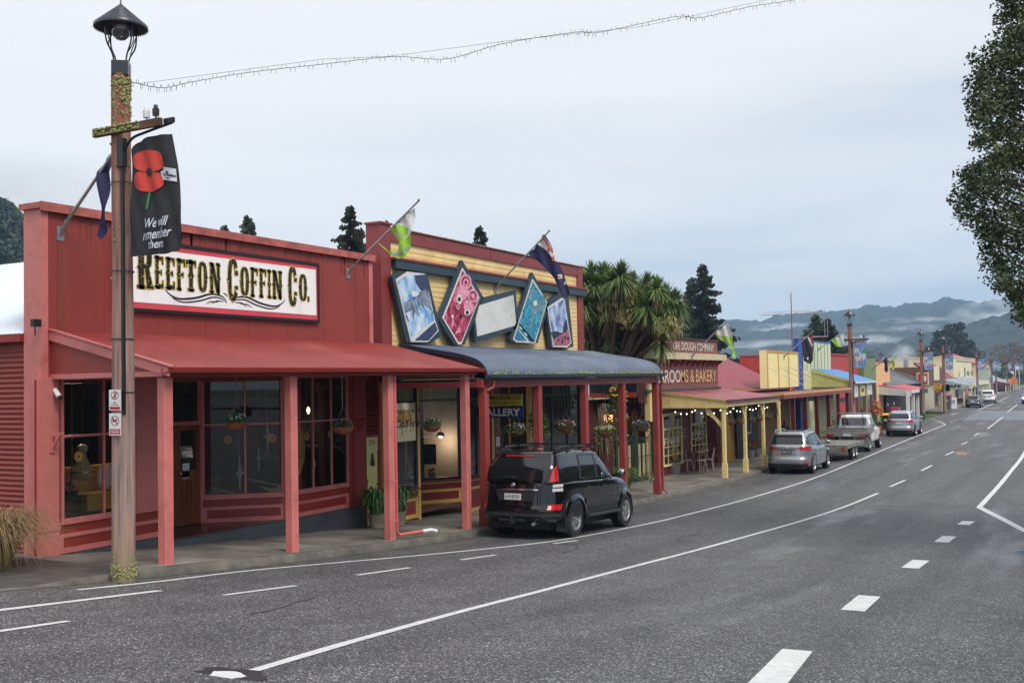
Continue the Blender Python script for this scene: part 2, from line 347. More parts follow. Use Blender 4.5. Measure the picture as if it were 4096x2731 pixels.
for a, b in [((3804,1688),(3811,1686)), ((3819,1681),(3826,1679)), ((3833,1677),(3840,1676)), ((3844,1671),(3851,1670)), ((3858,1665),(3864,1664)), ((3869,1659),(3876,1658)), ((3882,1653),(3889,1652)), ((3894,1648),(3900,1647)), ((3904,1644),(3908,1643))]: marking(gp(a, b), .14)
marking(gp((3912,1641),(3975,1613),(4036,1587)), .12)
marking(gp((3802,1658),(3832,1652)), .2)
tag(MB().raw([(p.x, p.y, rz(p.y)+.006) for p in gp((3825,1815),(3866,1816),(3868,1812),(3828,1811))], [(0,1,2,3)]).build('paint_dab', mat('orange_paint', (200,130,70), .6)), kind='structure')
M_pud = mat('puddle_water', (.03,.035,.04), .03, .05, spec=.8)
tag(MB().raw([(p.x, p.y, rz(p.y)+.005) for p in gp((4050,2208),(4070,2204),(4110,2203),(4160,2206),(4155,2214),(4100,2216),(4062,2214))], [tuple(range(7))]).build('puddle', M_pud), kind='structure')
# smoother tar patches, a cross seam, a puddle
M_tar = mat('smooth_tar', (.075,.08,.088), .34, .15, 1.2, bump=.15, bscale=80, spec=.5)
def patch(name, poly, m, dz=.003):
    bm = MB(); bm.raw([(p.x, p.y, rz(p.y)+dz) for p in poly], [tuple(range(len(poly)))]); return tag(bm.build(name, m), kind='structure')
patch('road_patch', gp((3850,1680),(4150,1679),(4170,1643),(3915,1642)), M_tar)
mb = MB()
sp = gp((2600,2043),(3000,2036),(3500,2032),(3917,2029),(4200,2027))
for a, b in zip(sp, sp[1:]): mb.raw([(a.x,a.y-.025,rz(a.y)+.003),(b.x,b.y-.025,rz(b.y)+.003),(b.x,b.y+.03,rz(b.y)+.003),(a.x,a.y+.03,rz(a.y)+.003)], [(0,1,2,3)])
tag(mb.build('road_seam', M_tar), kind='structure')
# painted-over blob at the end of the long lane line
mb = MB(); c = PG(905,2701); mb.raw([(c.x+.16*cos(t*pi/8)*(1+.2*sin(t*2)), c.y+.11*sin(t*pi/8), rz(c.y)+.006) for t in range(16)], [tuple(range(16))]); tag(mb.build('road_marking', M_line), kind='structure')
mb = MB(); mb.raw([(c.x+.02+.34*cos(t*pi/8)*(1+.15*sin(t*3)), c.y+.05+.15*sin(t*pi/8)*(1+.2*cos(t*2)), rz(c.y)+.004) for t in range(16)], [tuple(range(16))]); tag(mb.build('tar_blob', mat('tar', (.012,.012,.013), .35)), kind='structure')
# a few fallen leaves in the gutter
mb = MB(); rnd = random.Random(3)
for i in range(260):
    y = rnd.uniform(10, 60); x = -11.98+abs(rnd.gauss(0, .12)); s = rnd.uniform(.012, .03); a = rnd.uniform(0, 6)
    mb.raw([(x+s*cos(a+k*pi/2), y+s*sin(a+k*pi/2), rz(y)+.012+.004*(k % 2)) for k in range(4)], [(0,1,2,3)])
tag(mb.build('fallen_leaves', mat('dead_leaf', (.16,.07,.035), .8, .5, 20)), 'brown dead leaves scattered in the gutter below the kerb', 'leaves', kind='stuff')

# ------------------------------------------------------------------ hills
def hills(name, pts, dist, depth, col, seed=0, rough=1., base=-2):
    """ridge line given as (px, py) at a true distance; forested slopes falling towards the valley"""
    m = mat(name+'_forest_%d' % seed, col, .95, .6, .045, detail=10, bump=.8, bscale=.12)
    P = []
    for px, py in pts:
        d = ray(px, py); h = hypot(d.x, d.y); P.append((atan2(-d.x, d.y), d.z/h*dist+EYE))
    P.sort(); a0, a1 = P[0][0], P[-1][0]
    def top(a):
        for (x, h), (x2, h2) in zip(P, P[1:]):
            if a <= x2: return h+(h2-h)*(a-x)/(x2-x)
        return P[-1][1]
    nu = int((a1-a0)*dist/4.5); nv = 70; mb = MB()
    def fn(u, v):
        a = a0+(a1-a0)*u; d = dist-depth*(1-v) if v <= .93 else dist+depth*.2*(v-.93)/.07
        t = min(1, v/.93); h = base+(top(a)-base)*(t**.8) if v <= .93 else base+(top(a)-base)*(1-(v-.93)*5)
        q = Vector((-sin(a)*d, cos(a)*d, 0)); g = noise.noise(q*.012+Vector((seed, 0, 0)))
        h += (noise.noise(q*.004+Vector((seed*3, 5, 0)))*18*(t)*(1-t)*2.2+g*3*t)*rough
        h += (abs(noise.noise(q*.06))*9+abs(noise.noise(q*.16))*5)*rough*(.3+.7*t)
        return (q.x, q.y, h)
    mb.grid(fn, nu, nv); return tag(mb.build(name, m, smooth=True, fix=False), kind='structure')
FOR = (.022,.036,.028)
hills('hills', [(2400,1330),(2800,1300),(2950,1296),(3047,1298),(3107,1278),(3160,1280),(3186,1268),(3252,1258),(3330,1256),(3419,1250),(3489,1238),(3592,1241),(3662,1226),(3720,1232),(3792,1208),(3862,1217),(3913,1225),(3969,1212),(4050,1222),(4140,1228),(4300,1235),(4700,1250)], 1900, 900, FOR, 1)
hills('hills', [(3300,1470),(3440,1430),(3520,1400),(3600,1392),(3700,1360),(3760,1350),(3850,1330),(3930,1296),(4000,1280),(4110,1240),(4250,1190),(4500,1200)], 1000, 420, FOR, 2, .8)
hills('hills', [(-1500,400),(-700,560),(-250,700),(-60,790),(0,838),(60,880),(120,935),(260,1010),(500,1120),(900,1200)], 330, 70, (.02,.034,.014), 3, .6, base=1)

FORB = []
for i in range(120):
    px, py = random.uniform(-260, 110), random.uniform(0, 1)
    top_y = 838+(px*.9 if px < 60 else 54+(px-60)*1.0); py = top_y+py*230; d = ray(px, py); FORB.append((Vector((d.x, d.y, d.z))*((322-50*min(1,(py-top_y)/200))/hypot(d.x, d.y))+Vector((0,0,EYE)), random.uniform(3, 5)))
# ================================================================== shared building bits
def corr(mb, a, b, prof, pitch=.076, amp=.009, n=6, mi=None):
    """corrugated sheet: ribs follow prof (3-D offsets), repeated from a to b"""
    a = Vector(a); b = Vector(b); al = (b-a); ln = al.length; ald = al.normalized(); k = max(2, int(ln/pitch*n)); pr = [Vector(p) for p in prof]
    nr = []
    for i in range(len(pr)):
        d = (pr[min(i+1, len(pr)-1)]-pr[max(i-1, 0)]).normalized(); nr.append(ald.cross(d).normalized())
    vs = []
    for p, q in zip(pr, nr):
        for i in range(k+1): vs.append(a+al*(i/k)+p+q*amp*sin(2*pi*i/n))
    return mb.raw(vs, [(j*(k+1)+i, j*(k+1)+i+1, (j+1)*(k+1)+i+1, (j+1)*(k+1)+i) for j in range(len(pr)-1) for i in range(k)], mi)
def boards(mb, a, b, z0, z1, nrm, pitch=.15, lap=.014, mi=None):
    """horizontal weatherboards between a and b"""
    a = Vector((a[0], a[1], 0)); b = Vector((b[0], b[1], 0)); nrm = Vector(nrm); k = max(1, round((z1-z0)/pitch)); h = (z1-z0)/k; vs = []
    pts = []
    for i in range(k): pts += [(z0+i*h, lap), (z0+(i+1)*h, .0)]
    for z, o in pts: vs += [a+nrm*o+Vector((0,0,z)), b+nrm*o+Vector((0,0,z))]
    return mb.raw(vs, [(2*i, 2*i+1, 2*i+3, 2*i+2) for i in range(len(pts)-1)], mi)
def one(name, m, parent, *boxes, smooth=False):
    if name in ('interior', 'rear_wall', 'corner_board', 'shop_wall', 'front_wall', 'post', 'side_wall', 'pilaster', 'corner_post') and len(boxes) > 1: return [one(name, m, parent, b) for b in boxes][0]
    mb = MB()
    for b in boxes: mb.box(*b)
    return mb.build(name, m, parent, smooth)
def cloth(name, polys, mats, parent, Y=None, X=None, amp=.05, wl=.35, seed=0, cuts=10, shift=None, taper=None):
    """px outlines on the plane y=Y (or x=-X) turned into rippled cloth; polys: (material index, [px...], layer)"""
    mb = MB()
    for mi, poly, layer in polys:
        bm = bmesh.new()
        P = [PY(p[0], p[1], Y) if Y is not None else PX(p[0], p[1], X) for p in poly]
        bm.faces.new([bm.verts.new(p) for p in P]); bmesh.ops.triangulate(bm, faces=bm.faces)
        for _ in range(5):
            es = [e for e in bm.edges if e.calc_length() > .12]
            if not es: break
            bmesh.ops.subdivide_edges(bm, edges=es, cuts=1); bmesh.ops.triangulate(bm, faces=bm.faces)
        bm.verts.index_update(); vs = []
        for v in bm.verts:
            p = v.co.copy(); u = p.x if Y is not None else p.y
            q = Vector((p.x*1.3, p.y*1.3, p.z*.45))
            d = amp*(sin((u+p.z*.28)*2*pi/wl+seed)+1.3*noise.noise(q*2.2+Vector((seed, 0, 0))))
            if Y is not None: p.y += d-layer*.012
            else: p.x += d+layer*.006
            vs.append(p)
        mb.raw(vs, [tuple(v.index for v in f.verts) for f in bm.faces], mi); bm.free()
    return mb.build(name, mats, parent, smooth=60)
# paints
PK, RD, DR = (208,112,108), (158,58,54), (128,36,34)
M_pink = mat('pink_paint', (208,119,113), .42, .07, 1.3, bump=.08, bscale=60, grime='6e3a34', grime_amt=.12, grime_scale=2.5)
M_red = mat('red_paint', (146,58,50), .5, .08, .8, bump=.06, bscale=30, streak=4, grime='5e2a28', grime_amt=.08)
M_dred = mat('dark_red_paint', (144,44,34), .45, .08, 1.5)
M_redroof = mat('red_roof_iron', (140,54,48), .4, .10, .7, streak=1, grime='9d5c54', grime_amt=.1, grime_scale=.7)
M_cap = mat('weathered_cap', (178,94,86), .6, .3, 3, grime='3f4a38', grime_amt=.25, grime_scale=8, bump=.3)
M_whiteroof = mat('pale_roof_iron', (205,214,226), .35, .06, .6)
M_plinth = mat('slate_grey_paint', (72,76,80), .5, .15, 2)
M_wood = mat('varnished_timber', (120,62,22), .32, .35, 2.5, streak=6)
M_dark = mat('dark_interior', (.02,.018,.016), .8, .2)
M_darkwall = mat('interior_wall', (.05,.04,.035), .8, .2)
M_glass = glassmat('window_glass')
M_black = mat('black_paint', (.012,.012,.013), .4, .1)
M_white = mat('white_paint', (.75,.75,.74), .45, .05)
M_steel = mat('galvanised_steel', (.38,.39,.40), .4, .15, 6, metal=.7)
M_moss = mat('lichen', (.30,.31,.12), .95, .5, 30, bump=.6, bscale=90)
# ------------------------------------------------------------------ flag on a slanting wall pole
def wall_flag(label, base, tip, X, polys, mats, r=.022, amp=.05, seed=0, group='flags on slanting wall poles', Yoff=0, flaglab=None):
    b = PX(base[0], base[1], X); t = PY(tip[0], tip[1], b.y)
    o = thing('flag_pole', label, 'flag', b, group)
    mb = MB(); mb.tube([b, t], [r*1.25, r], 8); mb.ball(t+Vector((0,0,.02)), r*1.6, 8, 6)
    mb.build('pole', M_steel, o, smooth=50)
    q = MB(); q.box(b.x-.01, b.x+.015, b.y-.07, b.y+.07, b.z-.16, b.z+.08); q.tube([b+Vector((.0,0,-.05)), b+(t-b).normalized()*.22], .04, 8); q.build('bracket', M_steel, o)
    if polys: cloth('flag', polys, mats, o, Y=b.y+.03+Yoff, amp=amp, wl=.33, seed=seed)
    return o
M_lime = mat('lime_cloth', (150,205,50), .8, .08, 4); M_offw = mat('off_white_cloth', (212,214,208), .8, .06, 4)
M_gcl = mat('grey_cloth', (150,152,160), .8, .06, 4); M_navy = mat('navy_cloth', (40,38,78), .8, .12, 4); M_rcl = mat('red_cloth', (190,70,72), .8, .08, 4)
# ================================================================== BUILDING 1: red shop
XF = 14.8
Y0, Y1, ZP, ZJ = 11.32, 20.47, 7.26, 5.16
red = thing('red_shop', 'dark red single storey shop with pink trim, tall flat parapet and red iron verandah', 'shop', (-XF, 11.32, 1.3))
mb = MB(); mb.box(-XF-.4, -XF, Y0+.14, Y1-.14, 4.3, ZP-.1)
for y in [12.6+1.2*i for i in range(7)]: mb.box(-XF, -XF+.006, y, y+.03, ZJ-.2, ZP-.1)
mb.build('parapet', M_red, red)
mb = MB(); cz = lambda y: 0
for i in range(24):
    a = Y0-.05+(Y1-Y0+.1)*i/24; b = Y0-.05+(Y1-Y0+.1)*(i+1)/24; j = .006*noise.noise(Vector((i, 0, 0)))
    mb.box(-XF-.46, -XF+.07, a, b+.0, ZP-.1, ZP+.0+j); mb.box(-XF+.07, -XF+.085, a, b, ZP-.14+j, ZP+.01+j)
mb.build('parapet_cap', M_cap, red)
one('corner_board', M_pink, red, (-XF-.4, -XF+.02, Y0, Y0+.14, 4.37, ZP-.1), (-XF-.4, -XF-.03, Y0, Y0+.1, 1.42, 4.369))
one('corner_board', M_pink, red, (-XF-.4, -XF+.02, Y1-.14, Y1, ZJ-.3, ZP-.1))
# side wall of horizontal corrugated iron, running back from the street, and its pale roof
mb = MB(); corr(mb, (-15.2, Y0+.1, 1.3), (-15.2, Y0+.1, 5.02), [(0,0,0), (-13,0,0)], amp=-.012, pitch=.085); mb.build('side_wall', M_red, red, smooth=60)
one('gutter', M_dred, red, (-15.22, -28, Y0-.06, Y0+.06, 5.0, 5.13))
mb = MB(); corr(mb, (-15.2, Y0-.02, 5.13), (-28.2, Y0-.02, 5.13), [(0,0,0), (0, 4.6, 2.02)], amp=.012, pitch=.11)
corr(mb, (-28.2, 20.4, 5.13), (-15.2, 20.4, 5.13), [(0,0,0), (0, -4.4, 2.02)], amp=.012, pitch=.11)
mb.build('roof', M_whiteroof, red, smooth=60)
one('rear_wall', M_red, red, (-28, -27.9, Y0+.2, 20.3, 1, 5), (-27.9, -15.25, 20.25, 20.35, .9, 5))
# verandah: roof sheet, gutter, beam, barge, gable infill, posts
XE = 12.2; YA, YB = 11.5, 21.05; ZE = 4.5
mb = MB(); corr(mb, (-XE+.06, YB, ZE), (-XE+.06, YA, ZE), [(0,0,0), (-(XF-XE)*.5-.03, 0, (ZJ-ZE)*.5), (-(XF-XE)-.06, 0, ZJ-ZE)], pitch=.1, amp=.014); mb.build('verandah_roof', M_redroof, red, smooth=60)
mb = MB()
for k, fx in enumerate((.06, .5, .93)):     # rows of roofing screws
    for i in range(40):
        y = YA+.1+i*.236; x = -XE-(XF-XE)*fx; mb.lathe([(.012, 0), (.012, .008), (0, .013)], (x, y, ZE+(ZJ-ZE)*fx+.008), 6)
mb.build('roofing_screws', M_dred, red)
one('flashing', M_red, red, (-XF, -XF+.05, YA, Y1-.15, ZJ-.05, ZJ+.035))
mb = MB(); pr = [(-XE-.02, 4.50), (-XE-.02, 4.43), (-XE+.02, 4.425), (-XE+.10, 4.44), (-XE+.115, 4.50), (-XE+.13, 4.505), (-XE+.13, 4.49), (-XE+.115, 4.43), (-XE+.03, 4.412), (-XE-.03, 4.415), (-XE-.03, 4.5)]
mb.prism([(x, YA-.03, z) for x, z in pr], (0, YB+.1-YA, 0)); mb.build('gutter', M_dred, red)
one('verandah_beam', M_dred, red, (-XE-.12, -XE-.045, YA+.1, YB-.02, 4.36, 4.47)) 
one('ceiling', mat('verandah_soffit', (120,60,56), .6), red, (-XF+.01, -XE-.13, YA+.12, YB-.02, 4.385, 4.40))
one('end_beam', M_pink, red, (-XF+.0, -XE-.05, YA, YA+.08, 4.37, 4.45))
one('end_beam', M_pink, red, (-XF+.0, -XE-.13, YB-.1, YB-.02, 4.30, 4.385))
mb = MB(); mb.prism([(-XF, YA+.02, 4.45), (-XE-.06, YA+.02, 4.45), (-XE-.06, YA+.02, ZE-.05), (-XF, YA+.02, ZJ-.05)], (0, .04, 0)); mb.build('gable_infill', M_red, red)
mb = MB(); mb.prism([(-XF-.25, YA-.02, ZJ-.09), (-XE+.1, YA-.02, ZE-.13), (-XE+.1, YA-.02, ZE+.0), (-XF-.25, YA-.02, ZJ+.07)], (0, .035, 0))
mb.prism([(-XF-.05, YA-.035, ZJ+.03), (-XE+.15, YA-.035, ZE+.005), (-XE+.15, YA-.035, ZE+.03), (-XF-.05, YA-.035, ZJ+.055)], (0, .09, 0)); mb.build('barge_board', M_pink, red)
def post(parent, y, x=-12.4, a=.18, ztop=4.36, m=None, base=None, plate=True):
    z0 = gz(y)-.005; c = .02; h = a/2
    mb = MB(); pl = [(h-c, h), (h, h-c), (h, -h+c), (h-c, -h), (-h+c, -h), (-h, -h+c), (-h, h-c), (-h+c, h)]
    sq = [(h, h), (h, h), (h, -h), (h, -h), (-h, -h), (-h, -h), (-h, h), (-h, h)]
    vs = [(x+p[0], y+p[1], z) for p, z in zip(pl, [z0]*8)]+[(x+p[0], y+p[1], ztop) for p in pl]
    mb.raw(vs, [tuple(range(7, -1, -1)), tuple(range(8, 16))]+[(i, (i+1) % 8, (i+1) % 8+8, i+8) for i in range(8)])
    if base: mb.box(x-h-.02, x+h+.02, y-h-.02, y+h+.02, z0, z0+base); mb.box(x-h-.01, x+h+.01, y-h-.01, y+h+.01, z0+base, z0+base+.03)
    return mb.build('post', m or M_pink, parent)
M_post = mat('pink_post_paint', (214,121,114), .4, .07, 1.6, bump=.05, grime='7a3c36', grime_amt=.15, grime_scale=2)
for y in (11.7, 14.64, 17.65, 20.7): post(red, y, m=M_post)
# shopfront
ZS = 4.40
def P_(px, py=1800, X=XF): return PX(px, py, X).y
ya_, yb_ = P_(146), P_(228)
mb = MB(); mb.box(-XF-.1, -XF+.05, ya_, yb_, 2.0, ZS); mb.box(-XF-.1, -XF+.07, ya_-.015, yb_+.015, 1.9, 2.0); mb.box(-XF-.1, -XF+.06, ya_-.005, yb_+.005, 1.36, 1.9); mb.build('pilaster', M_pink, red)
one('wall', M_dred, red, (-XF-.03, -XF+.0, Y0, ya_-.02, 1.40, 4.365))
wA0, wA1 = P_(240), P_(549)
def shop_window(parent, a, b, zs, zt, ztr, muls, frame, glass, tr=True, dep=.06, fw=.05, nrm=1, name='window'):
    """glazed wall between plan points a and b (x,y); muls = fractions"""
    a = Vector((a[0], a[1], 0)); b = Vector((b[0], b[1], 0)); d = (b-a); ln = d.length; d.normalize(); q = Vector((d.y, -d.x, 0))*nrm
    def bar(u0, u1, z0, z1, o0=-.02, o1=.04):
        return mbx.hexa([a+d*u0+q*o0+Vector((0,0,z0)), a+d*u1+q*o0+Vector((0,0,z0)), a+d*u1+q*o1+Vector((0,0,z0)), a+d*u0+q*o1+Vector((0,0,z0)),
                  a+d*u0+q*o0+Vector((0,0,z1)), a+d*u1+q*o0+Vector((0,0,z1)), a+d*u1+q*o1+Vector((0,0,z1)), a+d*u0+q*o1+Vector((0,0,z1))])
    mbx = MB(); bar(0, fw, zs, zt); bar(ln-fw, ln, zs, zt); bar(fw, ln-fw, zs, zs+fw, -.02, .05); bar(fw, ln-fw, zt-fw, zt)
    for m in muls: bar(ln*m-.02, ln*m+.02, zs+fw, zt-fw, -.015, .035)
    if ztr: bar(fw, ln-fw, ztr-.02, ztr+.02, -.01, .03)
    w = mbx.build(name, frame, parent)
    g = MB(); g.raw([a+Vector((0,0,zs)), b+Vector((0,0,zs)), b+Vector((0,0,zt)), a+Vector((0,0,zt))], [(0,1,2,3)]); g.build('glass', glass, w)
    return w
shop_window(red, (-XF, wA0), (-XF, wA1), 2.02, ZS, 3.42, [.54], M_pink, M_glass)
def stall(parent, a, b, z0, z1, m_body, m_rail, nrm=1, rail=.09, panels=1, name='stallboard'):
    a = Vector((a[0], a[1], 0)); b = Vector((b[0], b[1], 0)); d = (b-a); ln = d.length; d.normalize(); q = Vector((d.y, -d.x, 0))*nrm
    def bar(mbx, u0, u1, zz0, zz1, o0, o1):
        mbx.hexa([a+d*u+q*o+Vector((0,0,z)) for z in (zz0, zz1) for u, o in ((u0, o0), (u1, o0), (u1, o1), (u0, o1))])
    s = MB(); bar(s, 0, ln, z0, z1, -.06, .01); s = s.build(name, m_body, parent)
    r = MB(); bar(r, 0, ln, z1-.045, z1, .0105, .05); bar(r, 0, rail, z0, z1-.2, .0105, .03); bar(r, ln-rail, ln, z0, z1-.2, .0105, .03); bar(r, rail, ln-rail, z0, z0+rail, .0105, .03); bar(r, rail, ln-rail, z1-.2-rail*.7, z1-.2, .0105, .03)
    for k in range(1, panels): bar(r, ln*k/panels-.04, ln*k/panels+.04, z0+rail, z1-.2-rail*.7, .0105, .03)
    r.build('rail', m_rail, s); return s
M_panelred = mat('panel_red', (142,44,42), .45, .08, 1.5)
stall(red, (-XF, yb_+.01), (-XF, 14.05), 1.5, 2.02, M_dred, M_pink)
one('pilaster', M_pink, red, (-XF-.1, -XF+.03, wA1+.005, 14.06, 2.02, ZS))
XB = 16.05
shop_window(red, (-XF-.02, 14.09), (-XB, 14.75), 1.98, ZS, 3.42, [], M_pink, M_glass); stall(red, (-XF-.02, 14.09), (-XB, 14.75), 1.37, 1.98, M_dred, M_pink)
dl = thing  # (doors are parts)
def door(parent, y0, y1, x, z0, z1, m, glassz=None, name='door', knob=True, glm=None):
    mb = MB(); f = .09
    mb.box(x-.04, x, y0, y0+f, z0, z1); mb.box(x-.04, x, y1-f, y1, z0, z1); mb.box(x-.04, x, y0+f, y1-f, z1-f, z1); mb.box(x-.04, x, y0+f, y1-f, z0, z0+.16)
    zm = glassz or (z0+z1)/2
    mb.box(x-.04, x, y0+f, y1-f, zm-.14, zm); mb.box(x-.035, x-.012, y0+f, y1-f, z0+.16, zm-.14); mb.box(x-.035, x-.002, (y0+y1)/2-.04, (y0+y1)/2+.04, z0+.16, zm-.14)
    mb.box(x-.012, x-.004, y0+f+.04, (y0+y1)/2-.08, z0+.22, zm-.2); mb.box(x-.012, x-.004, (y0+y1)/2+.08, y1-f-.04, z0+.22, zm-.2)
    d = mb.build(name, m, parent)
    g = MB().raw([(x-.02, y0+f, zm), (x-.02, y1-f, zm), (x-.02, y1-f, z1-f), (x-.02, y0+f, z1-f)], [(0,1,2,3)]); g.build('glass', glm or M_glass, d)
    if knob: k = MB(); k.ball((x+.04, y0+.05, zm-.05), .028, 8, 6); k.tube([(x-.0, y0+.05, zm-.05), (x+.04, y0+.05, zm-.05)], .012, 6); k.build('handle', mat('brass', (.6,.42,.15), .25, metal=1), d)
    return d
one('door_frame', M_pink, red, (-XB-.05, -XB+.02, 14.76, 14.83, 1.37, ZS), (-XB-.05, -XB+.02, 16.07, 16.13, 1.37, ZS), (-XB-.05, -XB+.02, 14.83, 16.07, 3.42, 3.5))
door(red, 14.84, 15.44, -XB, 1.39, 3.41, M_wood, 2.5, knob=False); door(red, 15.45, 16.06, -XB, 1.39, 3.41, M_wood, 2.5)
MB().raw([(-XB, 14.83, 3.5), (-XB, 16.07, 3.5), (-XB, 16.07, ZS), (-XB, 14.83, ZS)], [(0,1,2,3)]).build('fanlight', M_glass, red)
one('recess_floor', mat('recess_tiles', (64,34,30), .25, .2, 5), red, (-XB+.02, -XF+.03, 14.1, 17.2, 1.3, 1.372))
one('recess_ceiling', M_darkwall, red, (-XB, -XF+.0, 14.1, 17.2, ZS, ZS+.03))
one('corner_post', M_pink, red, (-XF-.07, -XF+.055, 17.2, 17.33, 1.375, ZS))
c1, c2, c3 = (-XB, 16.14), (-XF, 17.25), (-XF, 19.42)
shop_window(red, c1, c2, 1.9, ZS, 3.4, [.52], M_pink, M_glass, nrm=1); stall(red, c1, c2, 1.375, 1.9, M_panelred, M_pink)
shop_window(red, (-XF, 17.27), c3, 1.9, ZS, 3.4, [.42, .72], M_pink, M_glass); stall(red, (-XF, 17.27), c3, 1.375, 1.9, M_dred, M_pink)
mb = MB(); boards(mb, (-XF+.03, 14.1), (-XF+.03, 20.05), .62, 1.365, (1,0,0), .14, .012); boards(mb, (-XF+.03, Y0+.6), (-XF+.03, 14.09), 1.0, 1.49, (1,0,0), .14, .012); mb.box(-XF-.1, -XF+.045, 14.1, 19.4, 1.365, 1.374); mb.build('plinth', M_plinth, red)
mb = MB(); mb.box(-XF-.1, -XF+.03, 19.43, 19.6, 1.37, ZS); mb.build('wall', M_dred, red)
mb = MB(); mb.box(-XF-.1, -XF+.06, 19.6, 20.08, 1.95, ZS); mb.box(-XF-.1, -XF+.085, 19.58, 20.1, 1.88, 1.95); mb.box(-XF-.1, -XF+.07, 19.59, 20.09, 1.5, 1.88); mb.box(-XF-.1, -XF+.09, 19.575, 20.105, 1.36, 1.5); mb.build('pilaster', M_panelred, red)
# narrow door 27A with louvres over
d27 = MB(); d27.box(-XF-.06, -XF-.02, 20.14, 20.62, .84, 2.93); d27.box(-XF-.02, -XF-.005, 20.14, 20.62, 2.6, 2.93) ; d27 = d27.build('side_door', mat('pale_yellow_paint', (222,216,140), .45, .06, 2, streak=3, grime='9c9860', grime_amt=.15), red)
put_text(q := MB(), '27A', (-XF-.003, 20.38, 2.80), (0,1,0), (0,0,1), .13, .24, bold=.01); q.build('number', M_black, d27)
q = MB(); q.lathe([(.02,0),(.055,.02),(.045,.12),(.03,.2),(.02,.3),(0,.33)], (-XF+.01, 20.38, 2.24), 10); q.build('knocker', M_black, d27)
q = MB(); q.ball((-XF+.02, 20.56, 1.8), .025, 8, 6); q.build('handle', M_black, d27)
mb = MB()
for i in range(15):
    z = 3.0+i*.09; mb.hexa([(-XF-.1, 20.14, z), (-XF, 20.14, z-.05), (-XF, 20.62, z-.05), (-XF-.1, 20.62, z), (-XF-.1, 20.14, z+.015), (-XF, 20.14, z-.035), (-XF, 20.62, z-.035), (-XF-.1, 20.62, z+.015)])
mb.build('louvre', M_dred, red)
one('wall', M_dred, red, (-XF-.3, -XF-.12, 20.08, 20.66, .8, ZS)); one('door_frame', M_dred, red, (-XF-.1, -XF+.02, 20.09, 20.135, .8, ZS), (-XF-.1, -XF+.02, 20.625, 20.68, .8, ZS), (-XF-.1, -XF+.02, 20.135, 20.625, 2.93, 2.99))
# downpipe with a white elbow
mb = MB(); yd = 17.65+.14; zg = gz(yd)
mb.tube([(-12.33, yd, 4.43), (-12.33, yd, 4.3), (-12.33, yd, zg+.14), (-12.3, yd+.05, zg+.09), (-12.2, yd+.75, zg+.07)], .035, 10)
for z in (3.35, 2.2, 1.4): mb.tube([(-12.33, yd, z-.02), (-12.33, yd, z+.02)], .042, 10)
dp = mb.build('downpipe', mat('pipe_pink', (214,108,98), .4), red, smooth=50)
mb = MB(); mb.tube([(-12.2, yd+.75, zg+.07), (-12.15, yd+1.0, zg+.068), (-12.08, yd+1.12, zg+.03)], .043, 10); mb.build('elbow', M_white, dp, smooth=50)
# interior
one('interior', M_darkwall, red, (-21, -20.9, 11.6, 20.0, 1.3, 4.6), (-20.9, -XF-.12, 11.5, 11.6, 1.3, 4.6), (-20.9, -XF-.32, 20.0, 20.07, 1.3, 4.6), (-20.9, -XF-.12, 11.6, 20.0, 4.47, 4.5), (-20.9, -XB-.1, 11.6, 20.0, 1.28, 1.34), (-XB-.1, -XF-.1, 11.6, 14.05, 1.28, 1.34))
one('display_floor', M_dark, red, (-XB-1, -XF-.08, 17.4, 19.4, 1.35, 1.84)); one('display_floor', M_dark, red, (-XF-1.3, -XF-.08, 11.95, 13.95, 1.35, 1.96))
p = PX(1240, 1640, XF+1.6); lp = thing('display_lamp', 'small glowing lamp hanging in the third window of the red shop', 'lamp', p); mb = MB(); mb.lathe([(.0,-.22),(.05,-.15),(.09,.0),(.05,.14),(.02,.2)], p, 12); mb.build('lamp_shade', mat('glowing_shade', (1,.6,.35), emit=2.2), lp, smooth=50); mb = MB(); mb.tube([p+Vector((0,0,.2)), (p.x, p.y, 4.4)], .006, 4); mb.build('cord', M_black, lp)
def point_light(p, e, nm):
    l_ = bpy.data.lights.new(nm, 'POINT'); l_.energy = e; l_.color = (1, .82, .62); l_.shadow_soft_size = .15; o_ = bpy.data.objects.new(nm, l_); COL.objects.link(o_); o_.location = p
point_light(p-Vector((0,0,.35)), 7, 'display_lamp_light'); point_light((p.x, 13.2, 3.9), 16, 'window_fill_light')  # the second light has no lamp, added to brighten the left window display
M_rust = mat('rust_streak', (112,58,38), .7, .3, 6, streak=8)
a_ = PX(241, 945, XF); mb = MB(); mb.raw([(-XF+.0065, a_.y-.05, a_.z-.05), (-XF+.0065, a_.y+.05, a_.z-.05), (-XF+.0065, a_.y+.075, ZJ+.05), (-XF+.0065, a_.y-.06, ZJ+.05)], [(0,1,2,3)]); mb.build('rust_streak', mat('faint_rust', (132,62,44), .6, .15, 3, streak=6), red)
mb = MB(); rnd = random.Random(2)
for i in range(46):
    y = rnd.uniform(11.6, 20.2); z = ZP-.14; h_ = rnd.uniform(.08, .5); w_ = rnd.uniform(.01, .035); mb.raw([(-XF+.0067, y-w_, z), (-XF+.0067, y+w_, z), (-XF+.0067, y+w_*.3, z-h_), (-XF+.0067, y-w_*.3, z-h_)], [(0,1,2,3)])
mb.build('rain_streaks', mat('rain_streak', (126,54,44), .6, .1, 3), red)
mb = MB()
for k in range(8):
    for j in range(9): mb.ball((-XF+.003, 11.95+1.2*k, 5.35+.2*j), .009, 5, 4)
mb.build('nail_heads', mat('nail_head', (96,52,44), .5), red)
